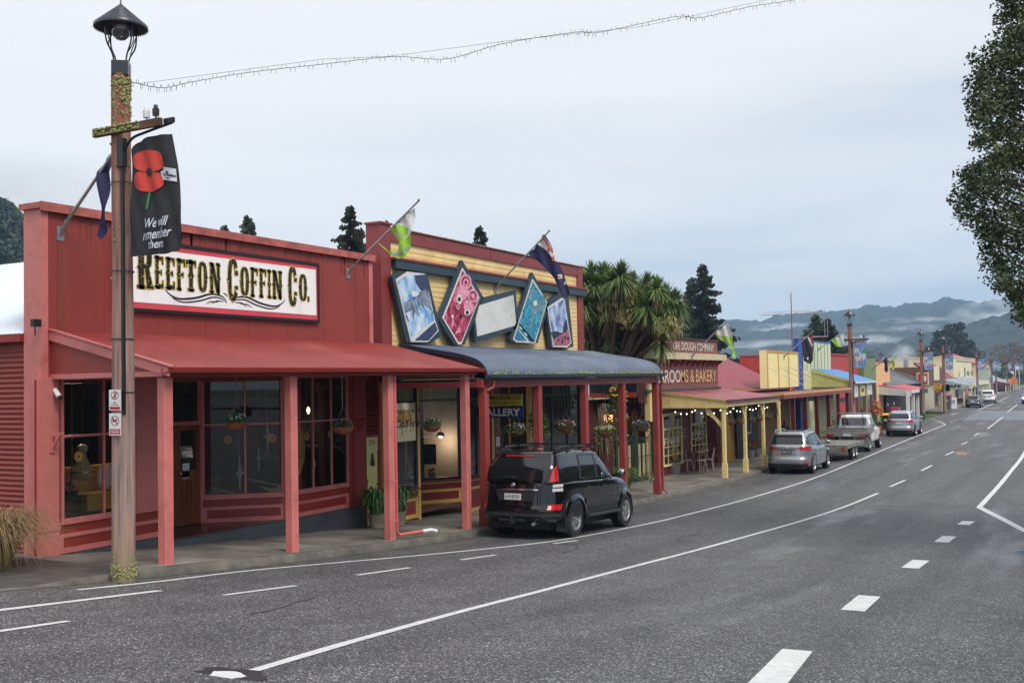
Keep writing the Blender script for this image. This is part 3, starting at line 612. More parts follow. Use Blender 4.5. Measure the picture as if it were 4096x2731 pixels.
# ------------------------------------------------------------------ the big sign
ys0, ys1 = PX(918, 1100, XF-.08).y, PX(1279, 1150, XF-.08).y; yL = 2*ys0-ys1-.0; zt = PX(1279, 1054, XF-.08).z; zb = PX(1279, 1291, XF-.08).z
sg = thing('shop_sign', 'wide white marbled signboard in a black frame lettered REEFTON COFFIN CO.', 'sign', (-XF, ys0, zb))
f = .06
one('frame', M_black, sg, (-XF, -XF+.08, yL, ys1, zb, zb+f), (-XF, -XF+.08, yL, ys1, zt-f, zt), (-XF, -XF+.08, yL, yL+f, zb+f, zt-f), (-XF, -XF+.08, ys1-f, ys1, zb+f, zt-f))
one('border', mat('coral_red', (214,72,84), .5, .06), sg, (-XF, -XF+.06, yL+f, ys1-f, zb+f, zt-f))
M_marble = mat('marbled_white', (250,249,248), .4, .02, 2, grime='c9bcc4', grime_amt=.05, grime_scale=2.2)
mb = MB(); A = [(yL+f+.11, zb+f+.11), (ys1-f-.05, zb+f+.1), (ys1-f-.06, zt-f-.09), (yL+f+.11, zt-f-.11)]; mb.prism([(-XF+.061, y, z) for y, z in A], (.006, 0, 0)); mb.build('panel', M_marble, sg)
def ring(cx, cy, rx, ry, tx, ty, a0=0, a1=360, n=28, p=2.8):
    o = []
    def se(t, rx, ry): c, s = cos(t), sin(t); return (cx+rx*math.copysign(abs(c)**(2/p), c), cy+ry*math.copysign(abs(s)**(2/p), s))
    for i in range(n):
        t0 = radians(a0+(a1-a0)*i/n); t1 = radians(a0+(a1-a0)*(i+1)/n)
        o.append([se(t0, rx, ry), se(t1, rx, ry), se(t1, rx-tx, ry-ty), se(t0, rx-tx, ry-ty)])
    return o
def R4(x0, x1, y0, y1): return [(x0, y0), (x1, y0), (x1, y1), (x0, y1)]
def glyph(ch):
    S = [(-.04,.5),(.2,.45),(.2,.55)]; g = []
    stem = [R4(.1,.44,0,1), R4(0,.54,0,.07), R4(0,.54,.93,1), [(.02,.5),(.1,.44),(.1,.56)]]
    if ch == 'I': g = [R4(.25,.75,0,1), R4(.0,1,0,.08), R4(0,1,.92,1), [(.02,.5),(.25,.42),(.25,.58)], [(.98,.5),(.75,.42),(.75,.58)]]
    if ch in 'EF': g = stem+[R4(.44,.96,.88,1), R4(.8,.96,.76,.88), R4(.44,.72,.46,.54), R4(.66,.78,.42,.58)]
    if ch == 'E': g += [R4(.44,.96,0,.12), R4(.8,.96,.12,.24)]
    if ch == 'T': g = [R4(.32,.68,0,1), R4(.18,.82,0,.07), R4(0,1,.88,1), R4(0,.14,.78,.88), R4(.86,1,.78,.88), [(.2,.5),(.32,.43),(.32,.57)], [(.8,.5),(.68,.43),(.68,.57)]]
    if ch == 'O': g = ring(.5,.5,.47,.5,.33,.13)+[[(-.04,.5),(.04,.45),(.04,.55)], [(1.04,.5),(.96,.45),(.96,.55)]]
    if ch == 'C': g = ring(.5,.5,.47,.5,.33,.13,32,328)+[[(-.04,.5),(.04,.45),(.04,.55)], R4(.66,.97,.62,.72), R4(.66,.97,.28,.36)]
    if ch == 'N': g = [R4(.06,.32,0,1), R4(.68,.94,0,1), R4(0,.4,0,.07), R4(.6,1,.93,1), R4(0,.3,.93,1), [(.1,1),(.4,1),(.9,0),(.62,0)], [(-.02,.5),(.06,.44),(.06,.56)], [(1.02,.5),(.94,.44),(.94,.56)]]
    if ch == 'R': g = stem+ring(.5,.74,.42,.26,.3,.1,-90,90,14)+[R4(.44,.52,.9,1), R4(.44,.52,.48,.58), [(.48,.5),(.74,.5),(.98,.07),(.62,.07)], R4(.58,1.04,0,.07)]
    if ch == '.': g = [R4(0,1,0,1)]
    return g
M_letter = bpy.data.materials.new('worn_black_lettering'); M_letter.use_nodes = True
_n = M_letter.node_tree.nodes; _l = M_letter.node_tree.links.new; _t = _n.new('ShaderNodeTexCoord'); _z = _n.new('ShaderNodeTexNoise'); _z.inputs['Scale'].default_value = 26; _z.inputs['Detail'].default_value = 3; _l(_t.outputs['Object'], _z.inputs[0])
_r = _n.new('ShaderNodeValToRGB'); _l(_z.outputs[0], _r.inputs[0]); _r.color_ramp.elements[0].position = .63; _r.color_ramp.elements[1].position = .645; _r.color_ramp.elements[0].color = (.008,.007,.007,1); _r.color_ramp.elements[1].color = C4((226,204,100)); _l(_r.outputs[0], _n['Principled BSDF'].inputs['Base Color'])
M_gold = mat('gold_outline', (214,190,84), .5, .1)
LET = [('R',547,612,1),('E',618,655,0),('E',662,700,0),('F',706,742,0),('T',743,784,0),('O',791,829,0),('N',838,881,0),('C',910,953,1),('O',960,996,0),('F',1001,1032,0),('F',1036,1066,0),('I',1069,1084,0),('N',1089,1128,0),('C',1152,1188,1),('O',1195,1227,0),('.',1229,1236,2)]
zc1, zc0 = PX(612, 1025, XF-.07).z, PX(612, 1166, XF-.07).z; zs1, zs0 = PX(1062, 1079, XF-.07).z, PX(1062, 1190, XF-.07).z
k1, k2 = MB(), MB()
for ch, a, b, big in LET:
    ya, yb = PX(a, 1120, XF-.07).y, PX(b, 1120, XF-.07).y
    z0, z1 = ((zs0, zs1) if big == 0 else (zs0-.13, zs1+.14) if big == 1 else (zs0, zs0+.1))
    if ch == 'R': z0 = zs0-.03
    for poly in glyph(ch):
        P = [(ya+(yb-ya)*u, z0+(z1-z0)*v) for u, v in poly]
        k1.raw([(-XF+.0745, y, z) for y, z in P], [tuple(range(len(P)))])
        for q in range(8): k2.raw([(-XF+.069+q*.0005, y+.02*cos(q*pi/4), z+.02*sin(q*pi/4)) for y, z in P], [tuple(range(len(P)))])
k2.build('letter_outline', M_gold, sg); k1.build('lettering', M_letter, sg)
# scroll under the words
mb = MB()
def swirl(pts, w0):
    P = curve([Vector((a, b, 0)) for a, b in pts], 8); vs = []
    for i, p in enumerate(P):
        d = (P[min(i+1, len(P)-1)]-P[max(i-1, 0)]).normalized(); t = i/(len(P)-1); ww = w0*(.15+sin(pi*min(1, t*1.05))**.8)
        for s in (-1, 1): vs.append((-XF+.071, p.x-d.y*ww*s, p.y+d.x*ww*s))
    mb.raw(vs, [(2*i, 2*i+1, 2*i+3, 2*i+2) for i in range(len(P)-1)])
zc = zb+.30
for s in (-1, 1):
    swirl([(ys0+s*.06, zc), (ys0+s*.2, zc+.1), (ys0+s*.5, zc+.13), (ys0+s*.9, zc+.03), (ys0+s*1.35, zc-.01), (ys0+s*1.62, zc+.1), (ys0+s*1.66, zc+.2)], .018)
    swirl([(ys0+s*.06, zc-.03), (ys0+s*.2, zc+.05), (ys0+s*.45, zc+.07), (ys0+s*.8, zc-.02), (ys0+s*1.2, zc-.07), (ys0+s*1.45, zc-.02), (ys0+s*1.5, zc+.05)], .013)
    swirl([(ys0+s*.05, zc+.1), (ys0+s*.1, zc+.15), (ys0+s*.18, zc+.17)], .012); swirl([(ys0+s*.15, zc-.0), (ys0+s*.35, zc), (ys0+s*.5, zc-.07)], .011); swirl([(ys0+s*.3, zc-.02), (ys0+s*.5, zc-.02), (ys0+s*.66, zc-.08)], .009)
mb.build('scroll', M_black, sg)
# ------------------------------------------------------------------ flags on the first two buildings
wall_flag('furled navy flag on a slanting pole, partly hidden behind the wooden lamp pole', (241,925), (462,600), XF, [(0, [(415,650),(447,618),(462,640),(440,740),(424,760),(424,850),(425,905),(405,960),(394,945),(400,820),(402,690)], 0)], [M_navy], r=.025, seed=2)
G = lambda pts, sx, sy, ox, oy: [(ox+x/sx, oy+y/sy) for x, y in pts]
c4 = lambda *p: G(p, 2.24, 2.24, 900, 800)
lime_polys = [(0, c4((1690,72),(1700,140),(1676,290),(1640,320),(1600,350),(1510,230),(1560,165)), 0), (1, c4((1600,350),(1640,320),(1676,290),(1660,400),(1630,505),(1560,525),(1480,490),(1420,440),(1365,372),(1400,405),(1450,455),(1540,460),(1570,370)), 0),
    (1, c4((1510,230),(1535,208),(1640,255),(1600,350),(1570,372),(1520,320),(1475,262)), 1), (2, c4((1655,415),(1650,440),(1600,480),(1520,500),(1500,490),(1590,450)), 1), (2, c4((1510,235),(1525,232),(1590,320),(1580,345)), 2)]
wall_flag('lime green and white flag on the slanting pole between red shop and yellow gallery', (1392,1086), (1675,803), XF, lime_polys, [M_offw, M_lime, M_gcl], seed=5, amp=.04)
# ================================================================== BUILDING 2: yellow gallery
M_yel = mat('yellow_weatherboard_paint', (240,206,140), .5, .10, 1.2, bump=.08, bscale=25, grime='b07c38', grime_amt=.12, grime_scale=1.6)
M_yelp = mat('yellow_paint', (226,182,96), .45, .08, 1.5)
M_mar = mat('maroon_paint', (140,58,56), .45, .09, 1.5, grime='5b3330', grime_amt=.12, grime_scale=3)
M_mpost = mat('maroon_post_paint', (160,64,60), .42, .08, 1.5, grime='6b3532', grime_amt=.15, grime_scale=2)
M_teal = mat('slate_teal_paint', (46,66,80), .4, .12, 2)
M_blueroof = mat('slate_blue_roof_iron', (88,101,121), .34, .08, .9, grime='8b93a0', grime_amt=.2, grime_scale=.6)
M_navyf = mat('dark_frame_paint', (38,48,58), .4, .1)
B2a, B2b, B2z, B2j = 20.77, 32.6, 8.08, 5.2
gal = thing('gallery', 'yellow weatherboard gallery with maroon trim, five tilted framed paintings and a curved blue iron verandah', 'gallery', (-XF, B2a, .8))
mb = MB(); boards(mb, (-XF, B2a+.3), (-XF, B2b-.3), B2j-.35, B2z-.3, (1,0,0), .135, .011); mb.build('weatherboards', M_yel, gal)
one('parapet_frame', M_navyf, gal, (-XF-.35, -XF-.01, B2a+.3, B2b-.3, 4.3, B2z-.1))
one('side_trim', M_mar, gal, (-XF-.38, -XF+.06, B2a, B2a+.42, B2j-.3, B2z-.0)); one('side_trim', M_mar, gal, (-XF-.38, -XF+.06, B2b-.42, B2b, B2j-.3, B2z-.06))
one('side_trim', M_mar, gal, (-XF-.4, -XF+.10, B2a-.05, B2a+.47, B2z+.001, B2z+.05))
one('top_board', M_mar, gal, (-XF-.38, -XF+.05, B2a+.42, 26.2, B2z-.38, B2z-.07), (-XF-.38, -XF+.05, 26.22, B2b-.42, B2z-.38, B2z-.08))
mb = MB(); mb.box(-XF-.42, -XF+.09, B2a+.47, B2b+.03, B2z-.06, B2z-.03)
for i in range(130):
    y = random.uniform(B2a+.6, B2b); mb.ball((-XF+.085, y, B2z-.04), random.uniform(.015, .04), 6, 4, mi=1, sc=(.5,1.4,.6))
mb.build('flashing', [M_cap, M_moss], gal)
zb1 = PX(1545, 1030, XF-.12).z
bz1, bz0 = PX(1960, 1100, XF-.1).z, PX(1960, 1142, XF-.1).z
bz1, bz0 = PX(1546,1031,XF-.16).z, PX(1546,1066,XF-.16).z; mb = MB(); mb.box(-XF+.012, -XF+.16, B2a+.5, B2b+.04, bz0, bz1); mb.build('cornice_beam', M_teal, gal)
one('cornice_cap', M_mar, gal, (-XF+.012, -XF+.19, B2a+.42, B2b+.08, bz1+.002, bz1+.06))
# side wall of grey corrugated iron seen in the gap
mb = MB(); corr(mb, (-15.3, B2a+.04, .8), (-15.3, B2a+.04, 6.9), [(0,0,0), (-12,0,0)], amp=-.012, pitch=.09)
corr(mb, (-XF-.38, B2a+.01, 5.0), (-XF-.38, B2a+.01, 6.6), [(0,0,0), (-.5,0,0)], amp=-.01, pitch=.09); mb.build('side_wall', mat('grey_iron', (118,128,142), .45, .1), gal, smooth=60)
mb = MB(); corr(mb, (-15.2, B2b-.2, 5.4), (-15.2, B2a+.1, 5.4), [(0,0,0), (-7,0,1.6), (-14,0,0)], pitch=.12); mb.build('roof', M_blueroof, gal, smooth=60)
one('side_wall', M_mar, gal, (-28, -XF-.1, B2b-.15, B2b-.05, .3, 5.3))
# bullnose verandah
by0, by1 = 21.5, 33.25
_B = curve([Vector((x, 0, z)) for x, z in [(-14.74,5.17),(-14.0,5.03),(-13.1,4.88),(-12.58,4.74),(-12.36,4.60),(-12.26,4.46),(-12.22,4.32)]], 4)
BP = [(p.x, p.z-.30) for p in _B]
x_e = BP[-1][0]
mb = MB(); corr(mb, (0, by1, 0), (0, by0, 0), [(x, 0, z+.30) for x, z in BP], pitch=.09, amp=.011); vr = mb.build('verandah_roof', M_blueroof, gal, smooth=60)
mb = MB(); rnd = random.Random(5)
for i in range(420):
    y = by0+ (by1-by0)*rnd.random()**.75; t = abs(rnd.gauss(0, .13)); j = max(3, len(BP)-1-int(t*14)); x, z = BP[j]
    mb.ball((x+.0, y, z+.31), rnd.uniform(.015, .05), 6, 4, sc=(.5,1,.9))
mb.build('moss', M_moss, vr)
mb = MB(); lo = [(x, z+.30-.03) for x, z in BP]; hi = [(x, z+.30+.018) for x, z in BP]
for yy in (by0-.04, by1): mb = MB(); mb.prism([(x, yy, z) for x, z in hi]+[(x, yy, z-.06) for x, z in reversed(lo)], (0, .04, 0)); mb.build('edge_flashing', M_navyf, gal)
mb = MB(); mb.prism([(x_e-.03, by0-.1, 4.34), (x_e-.03, by0-.1, 4.255), (x_e+.05, by0-.1, 4.25), (x_e+.11, by0-.1, 4.28), (x_e+.12, by0-.1, 4.36), (x_e+.10, by0-.1, 4.36), (x_e+.04, by0-.1, 4.32)], (0, by1+.2-by0, 0)); mb.build('gutter', M_teal, gal)
M_beam = M_mpost
one('verandah_beam', M_beam, gal, (-12.46, -12.32, 21.35, by1-.02, 4.05, 4.245))
one('end_beam', M_mar, gal, (-XF, -12.47, 21.36, 21.44, 4.06, 4.2)); one('end_beam', M_mar, gal, (-XF, -12.47, by1-.12, by1-.03, 4.06, 4.2))
mb = MB()
for yy in (by0+.05, by1-.08):
    mb = MB(); mb.prism([(x+.02, yy, z+.24) for x, z in BP]+[(x-.02, yy, z+.10) for x, z in reversed(BP)], (0, .05, 0)); mb.build('curved_rafter', M_mar, gal)
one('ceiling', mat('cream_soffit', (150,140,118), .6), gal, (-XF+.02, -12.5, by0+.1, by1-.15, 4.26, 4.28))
for px in (1937, 2152, 2339, 2490, 2625):
    y = PX(px, 1700, 12.4).y; post(gal, y, a=.2, ztop=4.05, m=M_mpost, base=(.42 if px in (1937, 2625) else None))
one('pilaster', M_mpost, gal, (-XF-.05, -XF+.12, B2b-.3, B2b-.02, gz(32.4), 4.26))
mb = MB(); mb.tube([(-12.22, by1-.05, 4.26), (-12.22, by1-.05, 4.05), (-12.3, by1+.1, 3.98), (-12.3, by1+.1, gz(33)+.12), (-12.15, by1+.12, gz(33)+.03)], .04, 8); mb.build('downpipe', mat('downpipe_red', (150,52,44), .4), gal, smooth=50); mb = MB(); mb.tube([(-12.22, 21.75, 4.26), (-12.22, 21.75, 4.06), (-12.3, 21.6, 3.98), (-12.36, 21.55, 3.98)], .045, 8); mb.build('downpipe', mat('downpipe_red', (150,52,44), .4), gal, smooth=50)
# shopfront, from the near corner: bay one, recessed entrance, bay two, door, far bay
ZT = 4.2; S1 = 1.62
def bay(a, b, zs=None, muls=(), z0=None, tr=3.72, pan=1):
    zs = zs or S1; z0 = z0 or gz(min(a[1], b[1]))-.02
    wn = shop_window(gal, a, b, zs, ZT, tr, muls, M_navyf, M_glass, fw=.07); s = stall(gal, a, b, z0, zs-.05, M_panelred, M_yelp, rail=.1, panels=pan)
    A, B = Vector((a[0], a[1], 0)), Vector((b[0], b[1], 0)); mbs = MB(); mbs.beam(A+Vector((.03,0,zs-.02)), B+Vector((.03,0,zs-.02)), .16, .05); mbs.build('sill', M_mar, wn)
    return wn
ye = PX(1676, 1900, XF).y
bay((-XF, 20.95), (-XF, ye-.1), 1.55, [])
one('corner_post', M_yelp, gal, (-XF-.08, -XF+.05, ye-.1, ye, gz(ye), ZT)); one('corner_post', M_yelp, gal, (-XF-.08, -XF+.05, B2a+.06, 20.95, gz(21)-.05, ZT))
XR = 15.9
c2 = PX(1846, 1900, XF).y
bay((-XR, ye+.55), (-XF-.0, c2), 1.58, [], z0=.95); one('corner_post', M_yelp, gal, (-XR-.05, -XR+.02, ye+.45, ye+.55, .95, ZT))
c3 = PX(1965, 1900, XF).y
bay((-XF, c2+.02), (-XF, c3), 1.55, [.5]); one('corner_post', M_yelp, gal, (-XF-.08, -XF+.05, c3, c3+.14, .5, ZT))
c4_ = PX(1998, 1900, XF).y
one('pilaster', M_mar, gal, (-XF-.05, -XF+.06, c3+.16, c4_, .5, ZT))
one('notice', M_white, gal, (-XF+.065, -XF+.07, c3+.2, c3+.42, 2.32, 2.6)); one('notice', mat('notice_photo', (120,96,84), .5, .6, 12), gal, (-XF+.065, -XF+.07, c3+.25, c3+.44, 2.7, 3.05))
# entrance recess to the gallery floor
one('recess_floor', mat('gallery_recess', (96,58,50), .35, .2, 4), gal, (-XR-1, -XF, 20.9, c2+.3, .88, .96))
door(gal, ye-.6, ye+.4, -XR-.9, .96, 3.2, mat('dark_door', (44,50,50), .4), 1.7)
c5 = PX(2085, 1900, XF).y
door(gal, c4_+.3, c4_+1.25, -XF-.5, gz(28)+.06, 2.85, mat('dark_door', (44,50,50), .4), 1.5)
c6, c7 = PX(2128, 1900, XF).y, B2b-.42
bay((-XF, c6), (-XF, c7), 1.45, [.4, .72], pan=2); one('corner_post', M_yelp, gal, (-XF-.08, -XF+.06, c7, c7+.12, .3, ZT))
one('corner_post', M_yelp, gal, (-XF-.08, -XF+.05, c6-.14, c6-.02, .4, ZT))
one('brass_pole', mat('brass', (.6,.42,.15), .25, metal=1), gal, (-XF-.25, -XF-.2, c5-.3, c5-.25, .55, 4.2))
# gallery interior: pale walls, partition, ceiling, plinths
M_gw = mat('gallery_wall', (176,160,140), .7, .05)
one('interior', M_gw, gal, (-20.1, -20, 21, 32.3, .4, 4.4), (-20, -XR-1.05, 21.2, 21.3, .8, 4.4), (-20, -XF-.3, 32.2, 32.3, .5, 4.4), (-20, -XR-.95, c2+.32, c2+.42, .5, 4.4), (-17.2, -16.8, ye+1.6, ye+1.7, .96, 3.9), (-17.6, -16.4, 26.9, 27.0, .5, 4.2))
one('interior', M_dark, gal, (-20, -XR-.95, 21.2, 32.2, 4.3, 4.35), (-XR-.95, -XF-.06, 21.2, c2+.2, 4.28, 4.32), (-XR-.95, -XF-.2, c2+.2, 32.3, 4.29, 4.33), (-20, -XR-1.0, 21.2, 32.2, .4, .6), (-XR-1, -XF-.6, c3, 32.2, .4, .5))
one('display_shelf', M_white, gal, (-16.7, -XF-.08, 21.05, ye-.12, 1.36, 1.4)); one('display_shelf', M_white, gal, (-16.9, -XF-.15, c2+.1, c3-.05, 1.36, 1.4)); 
mb = MB(); mb.prism([(-XR+.12, ye+.66, 1.48), (-XF-.1, c2+.0, 1.48), (-XF-.4, c2+.6, 1.48), (-XR-.1, c2+.3, 1.48)], (0, 0, .04)); mb.build('display_shelf', M_white, gal)
# objects on the display shelf
def shelfpt(u, v=.12): return Vector((-XR+.02+(XR-XF-.1)*u-.12, ye+.62+(c2-ye-.55)*u+v+.05, 1.52))
p = shelfpt(.18, .1); st = thing('white_plinth', 'small white display block behind the gallery window', 'block', p); one('block', M_white, st, (p.x-.12, p.x+.12, p.y-.14, p.y+.14, p.z, p.z+.2)).name = 'plinth_block'
q = p+Vector((0,0,.2)); mb = MB(); mb.lathe([(.07,0),(.09,.05),(.07,.14),(.045,.24),(.03,.28)], q, 10); mb.ball(q+Vector((.0,-.01,.32)), .045, 8, 6); mb.lathe([(.012,0),(.01,.1),(0,.12)], q+Vector((0,0,.34)), 6); mb.ball(q+Vector((-.07,-.03,.03)), .03, 8, 6)
tag(mb.build('figurine', mat('pale_stone', (196,186,150), .6), smooth=50), 'pale seated animal figurine on the white block in the gallery window', 'figurine')
p = shelfpt(.55, .1)
mb = MB(); mb.box(p.x-.04, p.x+.04, p.y-.1, p.y+.1, p.z+.12, p.z+.24)
for a, b in ((-.08,0),(.08,0)): mb.tube([(p.x+.03, p.y+a, p.z), (p.x+.03, p.y+a, p.z+.14)], .018, 6); mb.tube([(p.x-.03, p.y+a, p.z), (p.x-.03, p.y+a, p.z+.14)], .018, 6)
mb.ball((p.x, p.y-.1, p.z+.3), .045, 8, 6); mb.ball((p.x, p.y+.05, p.z+.32), .05, 8, 6)
tag(mb.build('figurine', mat('terracotta', (150,104,76), .6), smooth=40), 'terracotta animal with a rider on the gallery window shelf', 'figurine')
for k, u in enumerate((.35, .44)):
    p = shelfpt(u, .02); mb = MB(); mb.lathe([(.04,0),(.065,.03),(.06,.07),(.03,.1),(.035,.12)], p, 10); tag(mb.build('brass_pot', mat('brass', (.6,.42,.15), .25, metal=1), smooth=50), ['small brass pot beside the white block in the gallery window', 'small brass pot beside the terracotta figure in the gallery window'][k], 'pot', 'brass pots on the gallery shelf')
p = PX(1908, 1905, XF+.25); 
mb = MB(); mb.lathe([(.07,0),(.1,.08),(.12,.2),(.09,.34),(.065,.38),(.08,.44)], (p.x, p.y, 1.4), 14); mb.tube([(p.x, p.y+.08, 1.8), (p.x, p.y+.17, 1.78), (p.x, p.y+.16, 1.6), (p.x, p.y+.1, 1.55)], .015, 6)
tag(mb.build('jug', mat('dark_glaze', (30,18,14), .15, coat=.5), smooth=50), 'dark brown glazed jug with a handle in the gallery window', 'jug')
p = PX(1762, 1740, XF+1.9); lp = thing('pendant_lamp', 'lit pendant lamp hanging inside the gallery window', 'lamp', p)
mb = MB(); mb.lathe([(.13,-.02),(.1,.06),(.03,.1)], p, 14); mb.tube([p+Vector((0,0,.1)), (p.x, p.y, 4.28)], .006, 5); mb.build('lamp_shade', mat('lamp_shade', (90,60,30), .5), lp)
mb = MB(); mb.ball(p-Vector((0,0,.03)), .055, 10, 8); mb.build('bulb', mat('lit_bulb', (1,.78,.5), emit=9), lp); point_light(p-Vector((0,0,.2)), 12, 'pendant_light')
p = PX(1862, 1800, XF+1.2); pic = thing('framed_picture', 'dark framed picture on the pale wall inside the gallery', 'picture', p)
one('frame', M_black, pic, (p.x-.2, p.x+.2, c2+.27, c2+.31, p.z-.26, p.z+.3)); one('canvas', mat('picture_grey', (96,108,116), .6, .5, 5), pic, (p.x-.17, p.x+.17, c2+.262, c2+.268, p.z-.22, p.z+.26))
# gallery banner with a horse (behind the first window)
ga, gb = PX(1500, 1700, XF-.03).y, PX(1661, 1700, XF-.03).y; gz1 = PX(1661, 1610, XF-.03).z; gz0 = PX(1661, 1760, XF-.03).z; ga = 21.0
gb = min(gb, ye-.2)
bn = thing('gallery_poster', 'cream hanging poster with a pale horse and the word Gallery in the first gallery window', 'poster', (-XF+.04, ga, gz0))
one('sheet', mat('cream_sheet', (226,216,184), .6, .05), bn, (-XF+.045, -XF+.05, ga, gb, gz0, gz1))
mb = MB(); put_text(mb, 'Gallery', (-XF+.053, (ga+gb)/2+.25, (gz0+gz1)/2-.06), (0,1,0), (0,0,1), .24, 1.05, bold=.012); put_text(mb, 'Paintings by Alison Hale', (-XF+.053, (ga+gb)/2+.2, gz1-.2), (0,1,0), (0,0,1), .13, 1.25, bold=.01)
put_text(mb, 'e', (-XF+.053, (ga+gb)/2-.45, (gz0+gz1)/2-.08), (0,1,0), (0,0,1), .15, .12, bold=.02)
mb.build('lettering', mat('plum_ink', (52,30,58), .6), bn)
def flat(mb, pts, x, mi=None): return mb.raw([(x, y, z) for y, z in pts], [tuple(range(len(pts)))], mi)
mb = MB(); cy = (ga+gb)/2+.1; h0 = gz0+.12; u = (gb-ga)/1.9; v = (gz1-gz0)/1.6
for poly in ([(-.55,.75),(-.4,1.05),(-.05,1.1),(.3,1.08),(.5,.9),(.48,.65),(.2,.6),(-.1,.55),(-.4,.6)], [(.4,.95),(.6,.7),(.62,.2),(.58,.2),(.5,.6)], [(-.3,.6),(-.15,.6),(-.12,.05),(-.2,.05)], [(.12,.65),(.3,.65),(.2,.4),(.05,.15),(.02,.2),(.12,.4)], [(.35,.7),(.48,.7),(.42,.35),(.5,.1),(.46,.08),(.36,.35)]): flat(mb, [(cy+a*u, h0+b*v) for a, b in poly], -XF+.0515)
mb.build('horse_picture', mat('horse_tan', (186,150,84), .6, .25, 6), bn)
# ------------------------------------------------------------------ two hanging signs by the entrance
def board_sign(name, label, pxl, pxr, pyt, pyb, X, m, texts, frame=None, th=.04, cat='sign', group=None):
    a, b = PX(pxl, (pyt+pyb)/2, X).y, PX(pxr, (pyt+pyb)/2, X).y; zt, zb = PX((pxl+pxr)/2, pyt, X).z, PX((pxl+pxr)/2, pyb, X).z
    t = thing(name, label, cat, (-X, (a+b)/2, zb), group); one('board', m, t, (-X-th, -X, a, b, zb, zt))
    if frame:
        f = .03; one('frame', frame, t, (-X-th-.01, -X+.015, a-f, a-.001, zb-f, zt+f), (-X-th-.01, -X+.015, b+.001, b+f, zb-f, zt+f), (-X-th-.01, -X+.015, a, b, zt+.001, zt+f), (-X-th-.01, -X+.015, a, b, zb-f, zb-.001))
    for s, u, v, h, wd, mt, bd in texts:
        mb = MB(); put_text(mb, s, (-X+.004, a+(b-a)*u, zb+(zt-zb)*v), (0,1,0), (0,0,1), h*(zt-zb), wd*(b-a), bold=bd); mb.build('lettering', mt, t)
    return t
def xz_sign(name, label, Y, pxl, pxr, pyt, pyb, m, texts, cat='sign', frame=None, th=.04, bottom=None):
    a, b = PY(pxl, (pyt+pyb)/2, Y).x, PY(pxr, (pyt+pyb)/2, Y).x; zt, zb = PY((pxl+pxr)/2, pyt, Y).z, PY((pxl+pxr)/2, pyb, Y).z
    t = thing(name, label, cat, ((a+b)/2, Y, bottom if bottom is not None else zb)); one('board', m, t, (a, b, Y, Y+th, zb, zt))
    if frame: f = .03; one('frame', frame, t, (a-f, a-.001, Y-.01, Y+th, zb-f, zt+f), (b+.001, b+f, Y-.01, Y+th, zb-f, zt+f), (a, b, Y-.01, Y+th, zt+.001, zt+f), (a, b, Y-.01, Y+th, zb-f, zb-.001))
    for s, u, v, h, wd, mt, bd in texts:
        mb = MB(); put_text(mb, s, (a+(b-a)*u, Y-.005, zb+(zt-zb)*v), (1,0,0), (0,0,1), h*(zt-zb), wd*(b-a), bold=bd); mb.build('lettering', mt, t)
    return t
M_sy = mat('sign_yellow', (206,190,40), .4, .05); M_sb = mat('sign_blue', (20,44,104), .35, .1); M_wh2 = mat('sign_white', (226,226,220), .5, .03); M_ink = mat('sign_black', (20,20,20), .5)
t = xz_sign('hanging_sign', 'yellow hanging signboard reading W. SMALLBONE LTD above the blue gallery sign', 24.2, 1910, 2088, 1577, 1622, M_sy, [('W.J. SMALLBONE LTD', .5, .66, .42, .95, M_ink, .025), ('Wine & Spirit Merchants', .52, .22, .26, .9, mat('sign_red', (170,30,30), .5), .01)])
mb = MB(); a, b = PY(1930, 1577, 24.2), PY(2070, 1577, 24.2)
for p in (a, b): mb.tube([(p.x, 24.22, p.z-.05), (p.x, 24.22, 4.26)], .006, 5)
mb.build('hanger', M_black, t)
xz_sign('hanging_sign', 'blue hanging signboard with pale capitals reading GALLERY', 24.2, 1907, 2092, 1627, 1669, M_sb, [('GALLERY', .5, .5, .72, .88, M_wh2, .03)])
# ------------------------------------------------------------------ the five framed paintings
c5f = lambda *p: G(p, 2.091, 2.091, 1450, 750)
M_fr = mat('teal_frame', (44,64,78), .4, .15, 3); M_inner = mat('white_frame', (222,220,212), .5, .1, 4, grime='6b6a60', grime_amt=.15, grime_scale=8)
XA = XF-.24
def panel(label, outer, inner, shapes, mats, n='framed_painting', art='canvas'):
    O = [PX(x, y, XA) for x, y in c5f(*outer)]; I = [PX(x, y, XA-.02) for x, y in c5f(*inner)]; cen = sum(I, Vector())/len(I)
    t = thing(n, label, 'painting', cen, 'tilted framed pictures on the yellow gallery front')
    mb = MB(); mb.prism([p-Vector((.11,0,0)) for p in O], (.11, 0, 0)); 
    k = len(O); R = [cen+(p-cen)*1.0 for p in O]
    mb.build('outer_frame', M_fr, t)
    mb = MB(); mb.prism([Vector((-XA+.001, p.y, p.z)) for p in I], (.02, 0, 0)); mb.build('inner_frame', M_inner, t)
    C = [cen+(p-cen)*(1-.055/((p-cen).length)*1.25) for p in I]
    mb = MB(); flat(mb, [(p.y, p.z) for p in C], -XA+.0225); d = mb.build(art, mats[0], t)
    if shapes:
        mb = MB()
        for i, (mi, pts) in enumerate(shapes):
            q = [PX(x, y, XA) for x, y in c5f(*pts)]; flat(mb, [(p.y, p.z) for p in q], -XA+.0235+i*.0006, mi)
        mb.build('painted_shapes', mats, d)
    return t
def disc(cx, cy, rx, ry=None, n=14, rot=0): ry = ry or rx; return [(cx+rx*cos(2*pi*i/n)*cos(rot)-ry*sin(2*pi*i/n)*sin(rot), cy+rx*cos(2*pi*i/n)*sin(rot)+ry*sin(2*pi*i/n)*cos(rot)) for i in range(n)]
